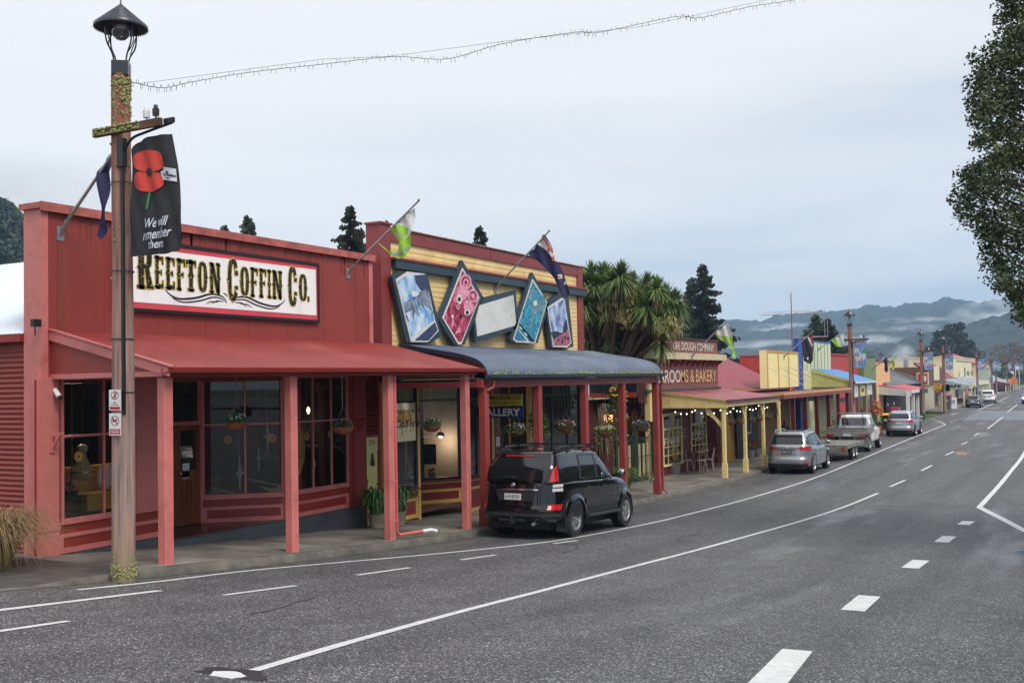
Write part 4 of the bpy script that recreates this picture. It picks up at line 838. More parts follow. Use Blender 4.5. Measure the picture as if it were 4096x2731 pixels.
def paint(name, cols, scale=3, det=6, dist=1.5, rough=.35):
    m = bpy.data.materials.new(name); m.use_nodes = True; n = m.node_tree.nodes; l = m.node_tree.links.new; t = n.new('ShaderNodeTexCoord'); z = n.new('ShaderNodeTexNoise'); z.inputs['Scale'].default_value = scale; z.inputs['Detail'].default_value = det; z.inputs['Distortion'].default_value = dist
    l(t.outputs['Object'], z.inputs[0]); r = n.new('ShaderNodeValToRGB'); l(z.outputs[0], r.inputs[0]); e = r.color_ramp.elements
    while len(e) < len(cols): e.new(.5)
    for i, c in enumerate(cols): e[i].position = .3+.4*i/(len(cols)-1); e[i].color = C4(c)
    l(r.outputs[0], n['Principled BSDF'].inputs['Base Color']); n['Principled BSDF'].inputs['Roughness'].default_value = rough; return m
P_blue = paint('blue_wash', [(46,90,160),(120,170,220),(190,215,235),(232,238,244)], 1.6)
P_dkblue = paint('dark_blue_wash', [(24,34,60),(60,70,100),(50,60,96)], 3); P_horse = paint('horse_grey', [(70,76,92),(120,132,152),(160,170,186)], 4)
panel('tall tilted painting of grey horses in blue water, leftmost on the yellow front', [(247,745),(300,700),(540,716),(665,1238),(575,1299),(368,1297)], [(278,770),(378,703),(520,722),(608,1110),(637,1200),(545,1293),(405,1290)],
  [(1, [(600,1125),(622,1196),(545,1280),(430,1280)]), (4, [(598,1108),(606,1122),(420,1278),(405,1272),(400,1250)]), (1, [(430,735),(515,728),(540,830),(548,900),(480,860),(440,800)]), (2, [(345,960),(400,930),(440,960),(455,1020),(470,1085),(430,1040),(420,1095),(405,1030),(350,1050)]),
   (2, [(455,880),(520,850),(550,900),(570,1000),(590,1060),(540,1000),(500,960),(520,1040),(480,980),(465,1010),(440,930)]), (3, [(400,880),(420,862),(450,872),(470,890),(440,912),(410,915)]), (1, [(360,1060),(385,1130),(375,1120),(355,1075)]), (1, [(410,1040),(425,1100),(415,1095)])], [P_blue, P_dkblue, P_horse, M_wh2, M_inner])
P_red = paint('crimson_wash', [(70,12,28),(140,26,50),(196,60,96),(226,140,160)], 2.2, 5, 2.5); P_pink = paint('pink_swirl', [(196,80,120),(232,150,176),(246,214,222)], 5, 2, 6)
sh = [(2, disc(855,790,52,66)), (1, disc(858,792,38,50)), (2, disc(858,794,24,34)), (1, disc(858,796,12,18)), (2, disc(832,880,46,70,rot=.3)), (3, disc(803,935,22,42,rot=-.1)), (4, disc(803,935,13,20)), (2, disc(918,905,46,58,rot=-.3)), (1, disc(918,905,30,40)), (2, disc(918,905,15,20)), (2, disc(880,1000,42,58,rot=-.2)), (3, disc(868,1046,26,24)), (4, disc(868,1046,14,17)),
      (1, disc(740,1045,30,44)), (3, disc(745,1078,10,14)), (2, [(742,1095),(752,1092),(752,1130),(738,1180),(732,1170)]), (2, [(795,1172),(812,1172),(805,1205),(770,1228),(765,1220)]), (4, disc(812,1080,12,16)), (2, disc(770,940,18,22)), (1, disc(770,940,9,11)), (2, disc(790,1000,16,22)), (1, disc(790,1000,8,11))]
panel('tall diamond painting of pink and crimson swirls with eyes', [(835,608),(1012,918),(855,1312),(765,1310),(636,1098)], [(838,672),(980,920),(828,1311),(798,1308),(670,1092)], sh, [P_red, P_red, P_pink, M_wh2, M_ink])
panel('blank white tilted board in a teal frame, middle one on the yellow front', [(1003,922),(1283,858),(1300,1165),(1255,1196),(945,1295),(930,1120)], [(982,985),(1262,900),(1286,1130),(1272,1157),(962,1245),(948,1105)], [], [mat('blank_white_board', (222,222,216), .5, .04, 2, grime='8f8f86', grime_amt=.12)])
P_teal = paint('teal_wash', [(12,60,80),(30,140,170),(90,190,210)], 4, 5, 3); P_bw = paint('black_white_scales', [(16,30,36),(30,120,140),(226,236,236)], 16, 3, 3)
panel('tall kite shaped painting of a black and white bird on teal', [(1422,710),(1562,968),(1465,1301),(1245,1292),(1234,1265)], [(1424,765),(1546,958),(1444,1301),(1285,1294),(1262,1270)],
  [(1, disc(1450,990,44,62,rot=.2)), (3, disc(1440,968,16,22)), (1, [(1410,1040),(1450,1030),(1420,1130),(1390,1215),(1375,1205)]), (1, [(1380,920),(1400,860),(1425,830),(1430,880),(1400,950)]), (4, disc(1372,1040,40,46)), (2, [(1300,1140),(1320,1150),(1440,1290),(1400,1290)]), (3, [(1310,1160),(1330,1180),(1325,1190),(1305,1172)]), (3, [(1350,1210),(1372,1232),(1366,1242),(1345,1222)]), (3, [(1290,1180),(1296,1182),(1380,1280),(1370,1284)]), (1, [(1500,880),(1530,960),(1470,1180),(1462,1170),(1500,960)])], [P_teal, P_bw, M_ink, M_wh2, P_teal])
P_sky = paint('violet_sky', [(70,86,140),(150,170,210),(236,238,244)], 1.8); P_hill = paint('pink_hill', [(90,40,60),(176,90,110),(206,130,140)], 8); P_rock = paint('dark_rock', [(20,24,34),(50,60,76)], 5)
panel('tilted painting of pink hills under a pale violet sky, rightmost on the yellow front', [(1560,940),(1665,876),(1722,905),(1766,1332),(1720,1340),(1580,1338),(1532,1010)], [(1548,1002),(1688,912),(1716,1110),(1748,1300),(1712,1336),(1594,1333)],
  [(2, [(1570,1210),(1610,1200),(1660,1215),(1690,1190),(1700,1240),(1592,1280)]), (1, [(1588,1275),(1640,1240),(1715,1185),(1736,1298),(1706,1322),(1600,1322)]), (2, [(1680,1130),(1702,1098),(1714,1180),(1690,1212),(1668,1216)]), (2, disc(1632,1275,8,14)), (2, disc(1665,1290,10,16)), (2, disc(1690,1255,9,16)), (2, disc(1712,1262,8,15)), (3, disc(1582,1030,3,5))], [P_sky, P_hill, P_rock, M_wh2])
c5 = c5f
wall_flag('navy flag with white stars and red cross canton on the pole over the gallery', (1981,1150), (2196,925), XF-.02,
  [(0, c5((1520,392),(1545,410),(1580,480),(1610,560),(1640,640),(1690,760),(1738,880),(1690,935),(1660,880),(1600,760),(1520,660),(1440,600),(1388,558),(1470,470)), 0), (1, c5((1500,400),(1520,398),(1590,500),(1640,625),(1612,615),(1560,545),(1475,480),(1480,460),(1555,500)), 1), (2, c5((1512,402),(1590,505),(1600,560),(1560,500),(1495,412)), 2), (2, c5((1545,540),(1570,500),(1578,505),(1555,560)), 2), (1, c5((1588,560),(1612,540),(1640,625),(1628,622)), 2), (2, c5((1592,590),(1604,560),(1612,612),(1598,618)), 3),
   (1, c5((1636,732),(1668,728),(1655,765)), 1), (1, c5((1650,722),(1640,765),(1670,755)), 1), (2, c5(*disc(1652,745,8)), 2), (1, c5((1680,788),(1708,782),(1696,815)), 1), (1, c5((1692,778),(1682,812),(1706,808)), 1), (2, c5(*disc(1694,798,7)), 2)], [M_navy, M_offw, M_rcl], seed=9, amp=.05)
# ================================================================== VEHICLES
def lerp(a, b, t): return a+(b-a)*t
def keyf(K):
    def f(t):
        if t <= K[0][0]: return K[0][1]
        for (a, b), (c, d) in zip(K, K[1:]):
            if t <= c:
                u = (t-a)/(c-a); return b+(d-b)*u
        return K[-1][1]
    return f
def smoothf(f, h=.12):
    return lambda t: (f(t-h)+2*f(t-h/2)+3*f(t)+2*f(t+h/2)+f(t+h))/9
class Shell:
    """a closed body built from horizontal rings; top and bottom heights vary with y"""
    def __init__(s, z0, z1, yr, yf, w, pr=9, pf=6, inset=(.05, .05), n=72, ky=None):
        s.z0, s.z1, s.yr, s.yf, s.w, s.pr, s.pf, s.inset, s.n = z0, z1, yr, yf, w, pr, pf, inset, n; s.ky = ky
    def hw(s, y, t):
        yr, yf, w = s.yr(t), s.yf(t), s.w(t); c = (yr+yf)/2; h = (yf-yr)/2; q = (y-c)/h; p = s.pf if q > 0 else s.pr
        if s.ky: w *= s.ky(y)
        return w*max(0, 1-abs(q)**p)**(1/p) if abs(q) < 1 else 0
    def T(s, y, z): return (z-s.z0(y))/(s.z1(y)-s.z0(y))
    def X(s, y, z): return s.hw(y, s.T(y, z))
    def YR(s, x, z):
        y = s.yr(.5)
        for _ in range(6):
            t = s.T(max(y, s.yr(0)), z); yr, yf, w = s.yr(t), s.yf(t), s.w(t); c = (yr+yf)/2; h = (yf-yr)/2
            y = c-h*max(0, 1-min(1, abs(x)/w)**s.pr)**(1/s.pr)
        return y
    def YF(s, x, z):
        y = s.yf(.5)
        for _ in range(6):
            t = s.T(min(y, s.yf(0)), z); yr, yf, w = s.yr(t), s.yf(t), s.w(t); c = (yr+yf)/2; h = (yf-yr)/2
            y = c+h*max(0, 1-min(1, abs(x)/w)**s.pf)**(1/s.pf)
        return y
    def mesh(s, mb, nt=14, mi=None):
        ts = [i/nt for i in range(nt+1)]; rings = []; n = s.n
        def ring(t, ins=0., dz=0.):
            yr, yf = s.yr(t)+ins, s.yf(t)-ins; c = (yr+yf)/2; h = (yf-yr)/2; R = []
            for k in range(n):
                a = 2*pi*k/n; q = -cos(a); p = s.pf if q > 0 else s.pr
                q = math.copysign(1-(1-abs(q))**1.35, q) if False else q
                y = c+h*q*1.0
                qq = abs(q); 
                # spread points evenly round the rounded rectangle
                u = abs(sin(a)); v = abs(cos(a)); r = (u**p+v**p)**(-1/p); y = c+h*math.copysign(v*r, q); 
                wv = s.w(t)*(s.ky(y) if s.ky else 1)
                x = (wv-ins)*u*r*(1 if sin(a) >= 0 else -1)
                yy = y; z = lerp(s.z0(yy), s.z1(yy), t)+dz; R.append((x, yy, z))
            return R
        i0, i1 = s.inset
        rings.append(ring(0, i0, 0)); rings.append(ring(0, i0*.3, i0*.3)) if i0 else None
        for t in ts[1:-1]: rings.append(ring(t))
        for a in (0, 25, 50, 75, 90):
            a = radians(a); rings.append(ring(1, i1*(1-cos(a)), -i1*(1-sin(a))))
        for f in (.4, .8, 1.6, 3.0): rings.append(ring(1, i1+f*.22*s.w(1), .0+.012*min(1, f)*s.w(1)))
        vs = [p for r in rings for p in r]; k = len(rings)
        fs = [(i*n+j, i*n+(j+1) % n, (i+1)*n+(j+1) % n, (i+1)*n+j) for i in range(k-1) for j in range(n)]+[tuple(range(n-1, -1, -1)), tuple((k-1)*n+j for j in range(n))]
        return mb.raw(vs, fs, mi)
def panel_mesh(mb, poly, fn, step=.09, mi=None):
    """flat outline (u,v) wrapped on a surface by fn(u,v) -> point"""
    bm = bmesh.new(); bm.faces.new([bm.verts.new((u, v, 0)) for u, v in poly]); bmesh.ops.triangulate(bm, faces=bm.faces)
    for _ in range(5):
        es = [e for e in bm.edges if e.calc_length() > step]
        if not es: break
        bmesh.ops.subdivide_edges(bm, edges=es, cuts=1); bmesh.ops.triangulate(bm, faces=bm.faces)
    bm.verts.index_update(); mb.raw([fn(v.co.x, v.co.y) for v in bm.verts], [tuple(v.index for v in f.verts) for f in bm.faces], mi); bm.free(); return mb
def rect(a, b, c, d, r=0.0):
    if not r: return [(a, c), (b, c), (b, d), (a, d)]
    o = []
    for cx, cy, s in ((b-r, c+r, -90), (b-r, d-r, 0), (a+r, d-r, 90), (a+r, c+r, 180)): o += [(cx+r*cos(radians(s+k*30)), cy+r*sin(radians(s+k*30))) for k in range(4)]
    return o
def boolean(obj, cutters):
    for c in cutters:
        m = obj.modifiers.new('cut', 'BOOLEAN'); m.operation = 'DIFFERENCE'; m.solver = 'EXACT'; m.object = c
    dg = bpy.context.evaluated_depsgraph_get(); dg.update(); me = bpy.data.meshes.new_from_object(obj.evaluated_get(dg)); obj.modifiers.clear(); old = obj.data; obj.data = me; me.name = old.name
    for c in cutters: bpy.data.objects.remove(c)
    me.polygons.foreach_set('use_smooth', [True]*len(me.polygons)); me.set_sharp_from_angle(angle=radians(40))
M_tyre = mat('tyre_rubber', (.018,.018,.019), .75, .2, 20); M_alloy = mat('alloy', (.52,.52,.52), .3, .06, metal=.85); M_blk = mat('black_plastic', (.02,.02,.021), .5, .15, 8)
M_chrome = mat('chrome', (.75,.75,.76), .08, .02, metal=1); M_rlamp = mat('red_lamp', (.50,.012,.015), .12, .2, 20, coat=1); M_clamp = mat('clear_lamp', (.62,.62,.62), .1, .15, 30, coat=1); M_amb = mat('amber_lamp', (.8,.3,.03), .2)
M_cglass = glassmat('car_glass', (.02,.025,.03), .12, .55); M_tint = mat('tinted_glass', (.012,.013,.014), .04, .1, coat=.3, spec=.6); M_plate = mat('number_plate', (.72,.72,.70), .35, .03)
M_mirror = mat('mirror_glass', (.35,.39,.38), .08, .02, metal=.9); M_seat = mat('seat_fabric', (.05,.05,.055), .8)
def wheel(parent, x, y, r, w, side, spokes=6, rimr=.62, steel=False):
    ax = LMB(Matrix.Translation((x, y, r)) @ Matrix.Rotation(radians(90)*side, 4, 'Y'))
    ty = [(r*rimr, -w/2+.01), (r*.93, -w/2), (r*.985, -w/2+.03), (r, -w*.28), (r, w*.28), (r*.985, w/2-.03), (r*.93, w/2), (r*rimr+.01, w/2-.004), (r*rimr, w/2-.03)]
    ax.lathe(ty, n=36, cap=False); o = ax.build('wheel', M_tyre, parent, smooth=40)
    rm = LMB(ax.xf); rr = r*rimr
    rm.lathe([(rr+.004, w/2-.002), (rr-.012, w/2+.0), (rr-.03, w/2-.04), (rr-.03, w/2-.13), (0, w/2-.14)], n=30, mi=0, cap=False)
    for i in range(spokes):
        a = 2*pi*i/spokes; ca, sa = cos(a), sin(a)
        def q(u, v, z): return (u*ca-v*sa, u*sa+v*ca, z)
        rm.hexa([q(.03,-.028,w/2-.09), q(rr-.015,-.045,w/2-.06), q(rr-.015,.045,w/2-.06), q(.03,.028,w/2-.09), q(.03,-.022,w/2-.03), q(rr-.012,-.036,w/2-.006), q(rr-.012,.036,w/2-.006), q(.03,.022,w/2-.03)])
    rm.lathe([(.075, w/2-.09), (.07, w/2-.022), (.045, w/2-.01), (0, w/2-.008)], n=16)
    rm.build('rim', [M_alloy], o, smooth=35)
    dk = LMB(ax.xf); dk.lathe([(rr-.031, w/2-.129), (0, w/2-.125)], n=24); dk.build('brake_disc', M_blk, o)
    return o
def car(name, label, loc, yaw, S, paintm, scale=1., cat='car', group=None, pitch=0.):
    """S: dimensions and outlines in metres, y forward from mid wheelbase, z from the road"""
    t = thing(name, label, cat, loc, group, yaw); t.rotation_euler = (pitch, 0, yaw); t.scale = (scale,)*3
    L0, L1, W = S['back'], S['front'], S['w']; zb = S.get('clear', .28)
    belt = smoothf(keyf(S['belt'])); roof = smoothf(keyf(S['roof'])); R = S['r']; ax = S['axles']
    low = Shell(lambda y: zb, belt, keyf(S['yr']), keyf(S['yf']), keyf(S['wl']), S.get('pr', 8), S.get('pf', 4.5), (.04, S.get('shoulder', .07)))
    top = Shell(lambda y: belt(y)-.03, roof, keyf(S['gyr']), keyf(S['gyf']), keyf(S['gw']), S.get('gpr', 9), S.get('gpf', 6), (0, S.get('roofr', .09)), ky=S.get('gky'))
    mb = LMB(); low.mesh(mb); body = mb.build('body', [paintm, M_blk], t, smooth=40)
    cuts = []
    for y in ax:
        c = LMB(Matrix.Translation((0, y, R+.01)) @ Matrix.Rotation(radians(90), 4, 'Y')); 
        for s in (-1, 1): c.lathe([(R*1.17, s*(W/2-.30)), (R*1.17, s*(W/2+.3))] if s > 0 else [(R*1.17, s*(W/2+.3)), (R*1.17, s*(W/2-.30))], n=36)
        o = c.build('cutter', [M_blk, M_blk]); cuts.append(o); o.data.polygons.foreach_set('material_index', [1]*len(o.data.polygons))
    boolean(body, cuts)
    mb = LMB(); top.mesh(mb, 12); cab = mb.build('cabin', paintm, t, smooth=40)
    e = .004
    def side(fn, poly, m, nm, s, off=e, step=.1, par=None, sh=top):
        b = LMB(); panel_mesh(b, poly, lambda y, z: (s*(sh.X(y, z)+off), y, z), step); return b.build(nm, m, par or t, smooth=60)
    def rear(poly, m, nm, off=e, step=.1, par=None, sh=low):
        def fn(x, z):
            wv = sh.w(max(0, min(1, sh.T(sh.yr(.5), z)))); xc = .93*wv
            if abs(x) <= xc: return (x, sh.YR(x, z)-off, z)
            y = sh.YR(xc, z)+(abs(x)-xc)*1.3; return (math.copysign(sh.X(y, z)+off, x), y, z)
        b = LMB(); panel_mesh(b, poly, fn, step); return b.build(nm, m, par or t, smooth=60)
    def front(poly, m, nm, off=e, step=.1, par=None, sh=low):
        b = LMB(); panel_mesh(b, poly, lambda x, z: (x, sh.YF(x, z)+off, z), step); return b.build(nm, m, par or t, smooth=60)
    t_ = dict(side=side, rear=rear, front=front, low=low, top=top, t=t, body=body, cab=cab, belt=belt, roof=roof, W=W, S=S)
    for s in (-1, 1):
        for poly in S['sidewin']: side(None, poly, M_tint if S.get('tint', True) else M_cglass, 'side_window', s)
        if S.get('pillar'): side(None, S['pillar'], M_blk, 'window_surround', s, .002)
        for y0, y1 in S.get('doorgaps', []):
            b = LMB(); panel_mesh(b, [(y0-.008, zb+.12), (y0+.008, zb+.12), (y1+.008, belt(y1)-.02), (y1-.008, belt(y1)-.02)], lambda y, z: (s*(low.X(y, z)+.003), y, z), .12); b.build('door_gap', M_blk, t)
        for y in S.get('handles', []):
            zz = belt(y)-.16; b = LMB(); x = low.X(y, zz); b.box(s*(x+.005), s*(x+.04), y-.09, y+.09, zz-.018, zz+.018); b.build('door_handle', S.get('handlem', paintm), t)
        my = S['mirror']; zz = belt(my)+.11; x = low.X(my-.1, belt(my)-.2)
        b = LMB(); b.ball((s*(x+.14), my, zz), .1, 12, 8, sc=(1.15, .65, .95)); b.box(s*(x-.08), s*(x+.06), my-.03, my+.03, zz-.09, zz-.05); mr = b.build('wing_mirror', S.get('mirrorm', paintm), t, smooth=50)
        b = LMB(); b.ball((s*(x+.14), my-.035, zz), .085, 12, 8, sc=(1.15, .42, .92)); b.build('mirror_glass', M_mirror, mr, smooth=1)
        for k, y in enumerate(ax): wheel(t, s*(W/2-S.get('tw', .23)/2-.015), y, R, S.get('tw', .23), s, S.get('spokes', 6))
        fl = S.get('flare')
        for y in ax:
            b = LMB(); n = 20; ww = .09 if fl else .05
            for i in range(n):
                a0, a1 = [radians(-18+216*(i+k)/n) for k in (0, 1)]
                def q(a, r): yy, z = y+r*cos(a), R+.01+r*sin(a); return yy, z
                P = []
                for a, r in ((a0, R*1.15), (a1, R*1.15), (a1, R*1.15+ww), (a0, R*1.15+ww)): P.append(q(a, r))
                xo = [low.X(min(max(p[0], L0+.05), L1-.05), min(max(p[1], zb+.05), belt(p[0])-.05)) for p in P]; o = .035 if fl else .012
                b.hexa([(s*(max(x, W/2-.06)-.05), p[0], p[1]) for x, p in zip(xo, P)]+[(s*(max(x, W/2-.06)+(o if k < 2 else o*.3)), p[0], p[1]) for k, (x, p) in enumerate(zip(xo, P))])
            b.build('wheel_arch', paintm if fl else M_blk, t, smooth=50)
    rear(S['rearwin'], M_tint if S.get('tintr', True) else M_cglass, 'rear_window', sh=top, off=.006)
    front(S['windscreen'], M_tint, 'windscreen', sh=top, off=.006)
    for s in (-1, 1):
        for nm, poly, m in S.get('toplamps', []): rear([(s*x, z) for x, z in poly], m, nm, .014, .05, sh=top)
        for nm, poly, m in S['lamps']: rear([(s*x, z) for x, z in poly], m, nm, .012, .05)
        for nm, poly, m in S.get('sidelamps', []): side(None, poly, m, nm, s, .012, .05, sh=low)
        for nm, poly, m in S.get('headlamps', []): front([(s*x, z) for x, z in poly], m, nm, .012, .05)
    for nm, poly, m, off in S.get('rearbits', []): rear(poly, m, nm, off, .08)
    for nm, poly, m, off in S.get('frontbits', []): front(poly, m, nm, off, .08)
    if S.get('plate'):
        x0, z0, txt, pm, im = S['plate']; yv = low.YR(x0, z0)-.02
        b = LMB(); b.box(x0-.19, x0+.19, yv-.01, yv+.02, z0-.063, z0+.063); pl = b.build('number_plate', pm, t)
        if txt: b = LMB(); put_text(b, txt, (x0, yv-.012, z0), (1,0,0), (0,0,1), .082, .33, bold=.005); b.build('plate_lettering', im, pl)
    b = LMB(); b.box(-W/2+.32, W/2-.32, L0+.35, L1-.4, .2, .42); b.build('chassis', M_blk, t)
    return t, t_
def place(pr, pf, xoff, wb, off=-.13):
    """ground contact pixels of the near-side rear and front wheels -> location, yaw and pitch"""
    a, b = PG(*pr), PG(*pf); d = (b-a); yaw = atan2(-d.x, d.y)*0.0
    return a, b
def park(y, x_right, W, scale, wb):
    """a car parked parallel to the kerb: y of its middle, x of its street side"""
    x = x_right-W/2*scale; h = wb/2*scale; za, zb_ = rz(y-h), rz(y+h); return (x, y, (za+zb_)/2), atan2(zb_-za, 2*h)
# ---- black four wheel drive
M_blackcar = mat('black_car_paint', (.004,.004,.005), .1, .1, coat=1., spec=.25); M_blackcl = mat('dark_cladding', (.03,.031,.034), .3, .1, coat=.4)
SUV1 = dict(back=-2.42, front=2.40, w=1.88, clear=.34, r=.385, axles=(-1.42, 1.37), tw=.26, spokes=6, flare=True,
  belt=[(-2.5,1.20),(-1.5,1.21),(.9,1.19),(1.15,1.16),(1.9,1.06),(2.2,.96),(2.4,.82)], roof=[(-2.6,1.74),(-2.1,1.80),(-1,1.85),(.1,1.83),(.7,1.72),(1.6,1.3)],
  yr=[(0,-2.36),(.12,-2.46),(.35,-2.47),(.42,-2.40),(1,-2.36)], yf=[(0,2.25),(.2,2.38),(.6,2.36),(1,2.16)], wl=[(0,.86),(.15,.93),(.5,.94),(.85,.925),(1,.90)], pr=7, pf=4, gpr=10,
  gyr=[(0,-2.35),(.5,-2.27),(1,-2.05)], gyf=[(0,1.12),(.5,.70),(1,.20)], gw=[(0,.885),(.5,.83),(1,.73)], roofr=.11,
  sidewin=[[(-2.02,1.27),(-1.18,1.25),(-1.14,1.71),(-1.3,1.73),(-1.95,1.68),(-2.06,1.5)], [(-1.06,1.25),(-.28,1.24),(-.28,1.71),(-1.0,1.72)], [(-.18,1.24),(.70,1.24),(.58,1.37),(.12,1.66),(-.05,1.71),(-.18,1.71)]],
  pillar=[(-1.14,1.22),(.86,1.22),(.3,1.68),(-.1,1.745),(-1.1,1.75)],
  rearwin=rect(-.70,.70,1.23,1.68,.06), windscreen=[(-.72,1.25),(.72,1.25),(.6,1.68),(-.6,1.68)], doorgaps=[(-1.12,-1.1),(-.24,-.23),(.86,.84)], handles=(-.85, .02), handlem=mat('black_handle', (.01,.01,.01), .25, coat=1), mirror=.72,
  toplamps=[('tail_lamp',[(.74,1.2),(.88,1.2),(.85,1.36),(.80,1.53),(.765,1.5),(.75,1.34)],M_rlamp)], lamps=[('reversing_lamp',[(.78,1.09),(.93,1.09),(.93,1.15),(.78,1.15)],M_clamp), ('reversing_lamp',[(.78,1.0),(.93,1.0),(.93,1.065),(.78,1.065)],M_clamp), ('reflector',[(.72,.62),(.93,.62),(.93,.74),(.72,.74)],M_rlamp)],
  rearbits=[('tailgate_gap',rect(-.74,-.735,.62,1.2),M_blk,.003), ('tailgate_gap',rect(.735,.74,.62,1.2),M_blk,.003), ('bumper_step',rect(-.88,.88,.49,.56,.02),M_blackcl,.05), ('plate_recess',[(-.42,.80),(.38,.80),(.44,1.0),(-.5,1.0)],M_blk,.004), ('plate_garnish',[(-.52,1.0),(.52,1.02),(.5,1.045),(.3,1.055),(-.3,1.045),(-.55,1.015)],M_chrome,.03)],
  plate=(-.08, .88, 'HWB909', M_plate, M_black))
loc, pt = park(22.95, -9.98, 1.88, 1.06, 2.79)
c, K = car('suv', 'black four wheel drive with roof bars parked at the kerb in front of the gallery', loc, 0, SUV1, M_blackcar, 1.06, 'car', pitch=pt)
for s in (-1, 1):   # tail lamps wrap round the corner
    b = LMB(); b.tube([(s*.62,-1.75,1.86),(s*.66,-1.65,1.90),(s*.67,-.6,1.915),(s*.66,.1,1.875)], .022, 8); b.box(s*.62, s*.69, -1.95, -1.5, 1.80, 1.87); b.build('roof_rail', M_blk, c, smooth=40)
    b = LMB(); b.box(s*.86, s*1.0, -.92, .86, .40, .46); b.tube([(s*.98,-.92,.43),(s*.98,.86,.43)], .035, 8); b.build('side_step', M_blk, c)
    b = LMB(); b.box(s*.70, s*.93, -1.93, -1.90, .16, .52); b.build('mudflap', M_blk, c)
    b = LMB(); b.box(s*.70, s*.93, .88, .91, .2, .5); b.build('mudflap', M_blk, c)
    K['side'](None, [(-.98,.62),(.86,.62),(.88,.78),(-.98,.80)], M_blackcl, 'side_cladding', s, .025, .2, sh=K['low'])
for y in (-1.1, -.2): b = LMB(); b.box(-.86, .86, y-.03, y+.03, 1.94, 1.965); b.box(-.7,-.62,y-.05,y+.05,1.89,1.94); b.box(.62,.7,y-.05,y+.05,1.89,1.94); b.build('roof_bar', M_black, c)
b = LMB(); b.ball((-.07,-2.43,1.13), .055, 16, 8, sc=(1.1,.25,.8)); b.build('badge', M_chrome, c)
b = LMB(); put_text(b, 'TX', (.56,-2.445,1.14), (1,0,0), (0,0,1), .04, .12, bold=.02); put_text(b, 'PRADO', (-.58,-2.445,1.10), (1,0,0), (0,0,1), .04, .26, bold=.02); b.build('badge_lettering', M_chrome, c)
b = LMB(); b.tube([(-.3,-2.35,.42),(.1,-2.5,.42)], .02, 6); b.box(-.35,.25,-2.5,-2.42,.38,.44); b.box(-.03,.03,-2.62,-2.42,.34,.40); b.ball((0,-2.6,.46), .028, 8, 6); b.build('tow_bar', M_blk, c)
b = LMB(); b.tube([(.42,-2.2,.36),(.45,-2.5,.34)], .035, 10); b.build('exhaust', M_steel, c)
K['rear'](rect(-.4,.28,1.70,1.745), mat('dark_red_lamp', (.2,.01,.012), .2), 'brake_lamp', .01, .1, sh=K['top'])
b = LMB(); b.tube([(-.45,-2.34,1.26),(-.05,-2.40,1.30)], .012, 6); b.box(-.09,.0,-2.42,-2.36,1.26,1.30); b.build('rear_wiper', M_blk, c)
# ---- silver cars
M_silver = mat('silver_car_paint', (.36,.38,.40), .28, .04, coat=.9, metal=.6); M_silver2 = mat('pale_silver_car_paint', (.42,.45,.49), .28, .04, coat=.9, metal=.6)
def suvspec(**k):
    S = dict(back=-2.32, front=2.25, w=1.845, clear=.24, r=.36, axles=(-1.34, 1.32), tw=.235, spokes=5,
      belt=[(-2.4,1.16),(-1.5,1.13),(.9,1.05),(1.15,1.02),(1.9,.94),(2.2,.84),(2.4,.72)], roof=[(-2.6,1.62),(-2.1,1.65),(-1,1.70),(-.1,1.69),(.6,1.56),(1.5,1.15)],
      yr=[(0,-2.2),(.12,-2.30),(.38,-2.34),(.5,-2.25),(1,-2.2)], yf=[(0,2.1),(.2,2.24),(.6,2.2),(1,1.95)], wl=[(0,.84),(.15,.915),(.55,.92),(.85,.905),(1,.87)], pr=5, pf=3.6, gpr=7,
      gyr=[(0,-2.17),(.5,-2.02),(1,-1.80)], gyf=[(0,1.3),(.5,.75),(1,.15)], gw=[(0,.85),(.5,.78),(1,.66)], roofr=.1,
      sidewin=[[(-1.95,1.25),(-1.36,1.18),(-1.36,1.52),(-1.7,1.47)], [(-1.28,1.17),(-.32,1.13),(-.32,1.56),(-1.28,1.53)], [(-.24,1.12),(.84,1.10),(.55,1.27),(.2,1.46),(-.06,1.55),(-.24,1.57)]],
      pillar=[(-2.0,1.22),(-1.3,1.15),(.95,1.06),(.15,1.52),(-.2,1.61),(-1.3,1.58),(-1.75,1.50)],
      rearwin=[(-.66,1.20),(.66,1.20),(.57,1.53),(-.57,1.53)], windscreen=[(-.72,1.1),(.72,1.1),(.58,1.55),(-.58,1.55)], doorgaps=[(-1.25,-1.28),(-.28,-.28),(.92,.86)], handles=(-1.05, -.08), mirror=.66,
      lamps=[('tail_lamp',[(.42,1.02),(.62,.98),(.9,.98),(.9,1.13),(.80,1.16),(.42,1.08)],M_rlamp), ('reflector',[(.66,.46),(.84,.44),(.84,.50),(.70,.51)],M_rlamp)],
      rearbits=[('bumper_trim',rect(-.8,.8,.28,.44,.03),M_blk,.012), ('tailgate_gap',rect(-.80,.80,.60,.61),M_blk,.004), ('plate_recess',[(-.42,.78),(.42,.78),(.46,1.0),(-.46,1.0)],mat('bright_silver', (.5,.52,.54), .25, .04, metal=.7),.006), ('plate_garnish',rect(-.44,.44,.995,1.015),M_blk,.02)],
      plate=(0, .90, '', M_plate, M_black)); S.update(k); return S
loc, pt = park(46.9, -9.92, 1.845, 1.05, 2.66)
M_bplate = mat('dark_plate', (.03,.03,.03), .4); M_wink = mat('plate_white_ink', (.7,.7,.7), .4)
c, K = car('suv', 'silver SUV with dark-rimmed rear window parked behind the flatbed trailer', loc, 0, suvspec(plate=(0,.90,'LMQ762',M_bplate,M_wink)), M_silver, 1.05, pitch=pt)
for s in (-1, 1): b = LMB(); b.tube([(s*.58,-1.6,1.66),(s*.62,-1.45,1.73),(s*.62,-.4,1.755),(s*.58,.0,1.70)], .022, 8); b.build('roof_rail', M_alloy, c, smooth=50)
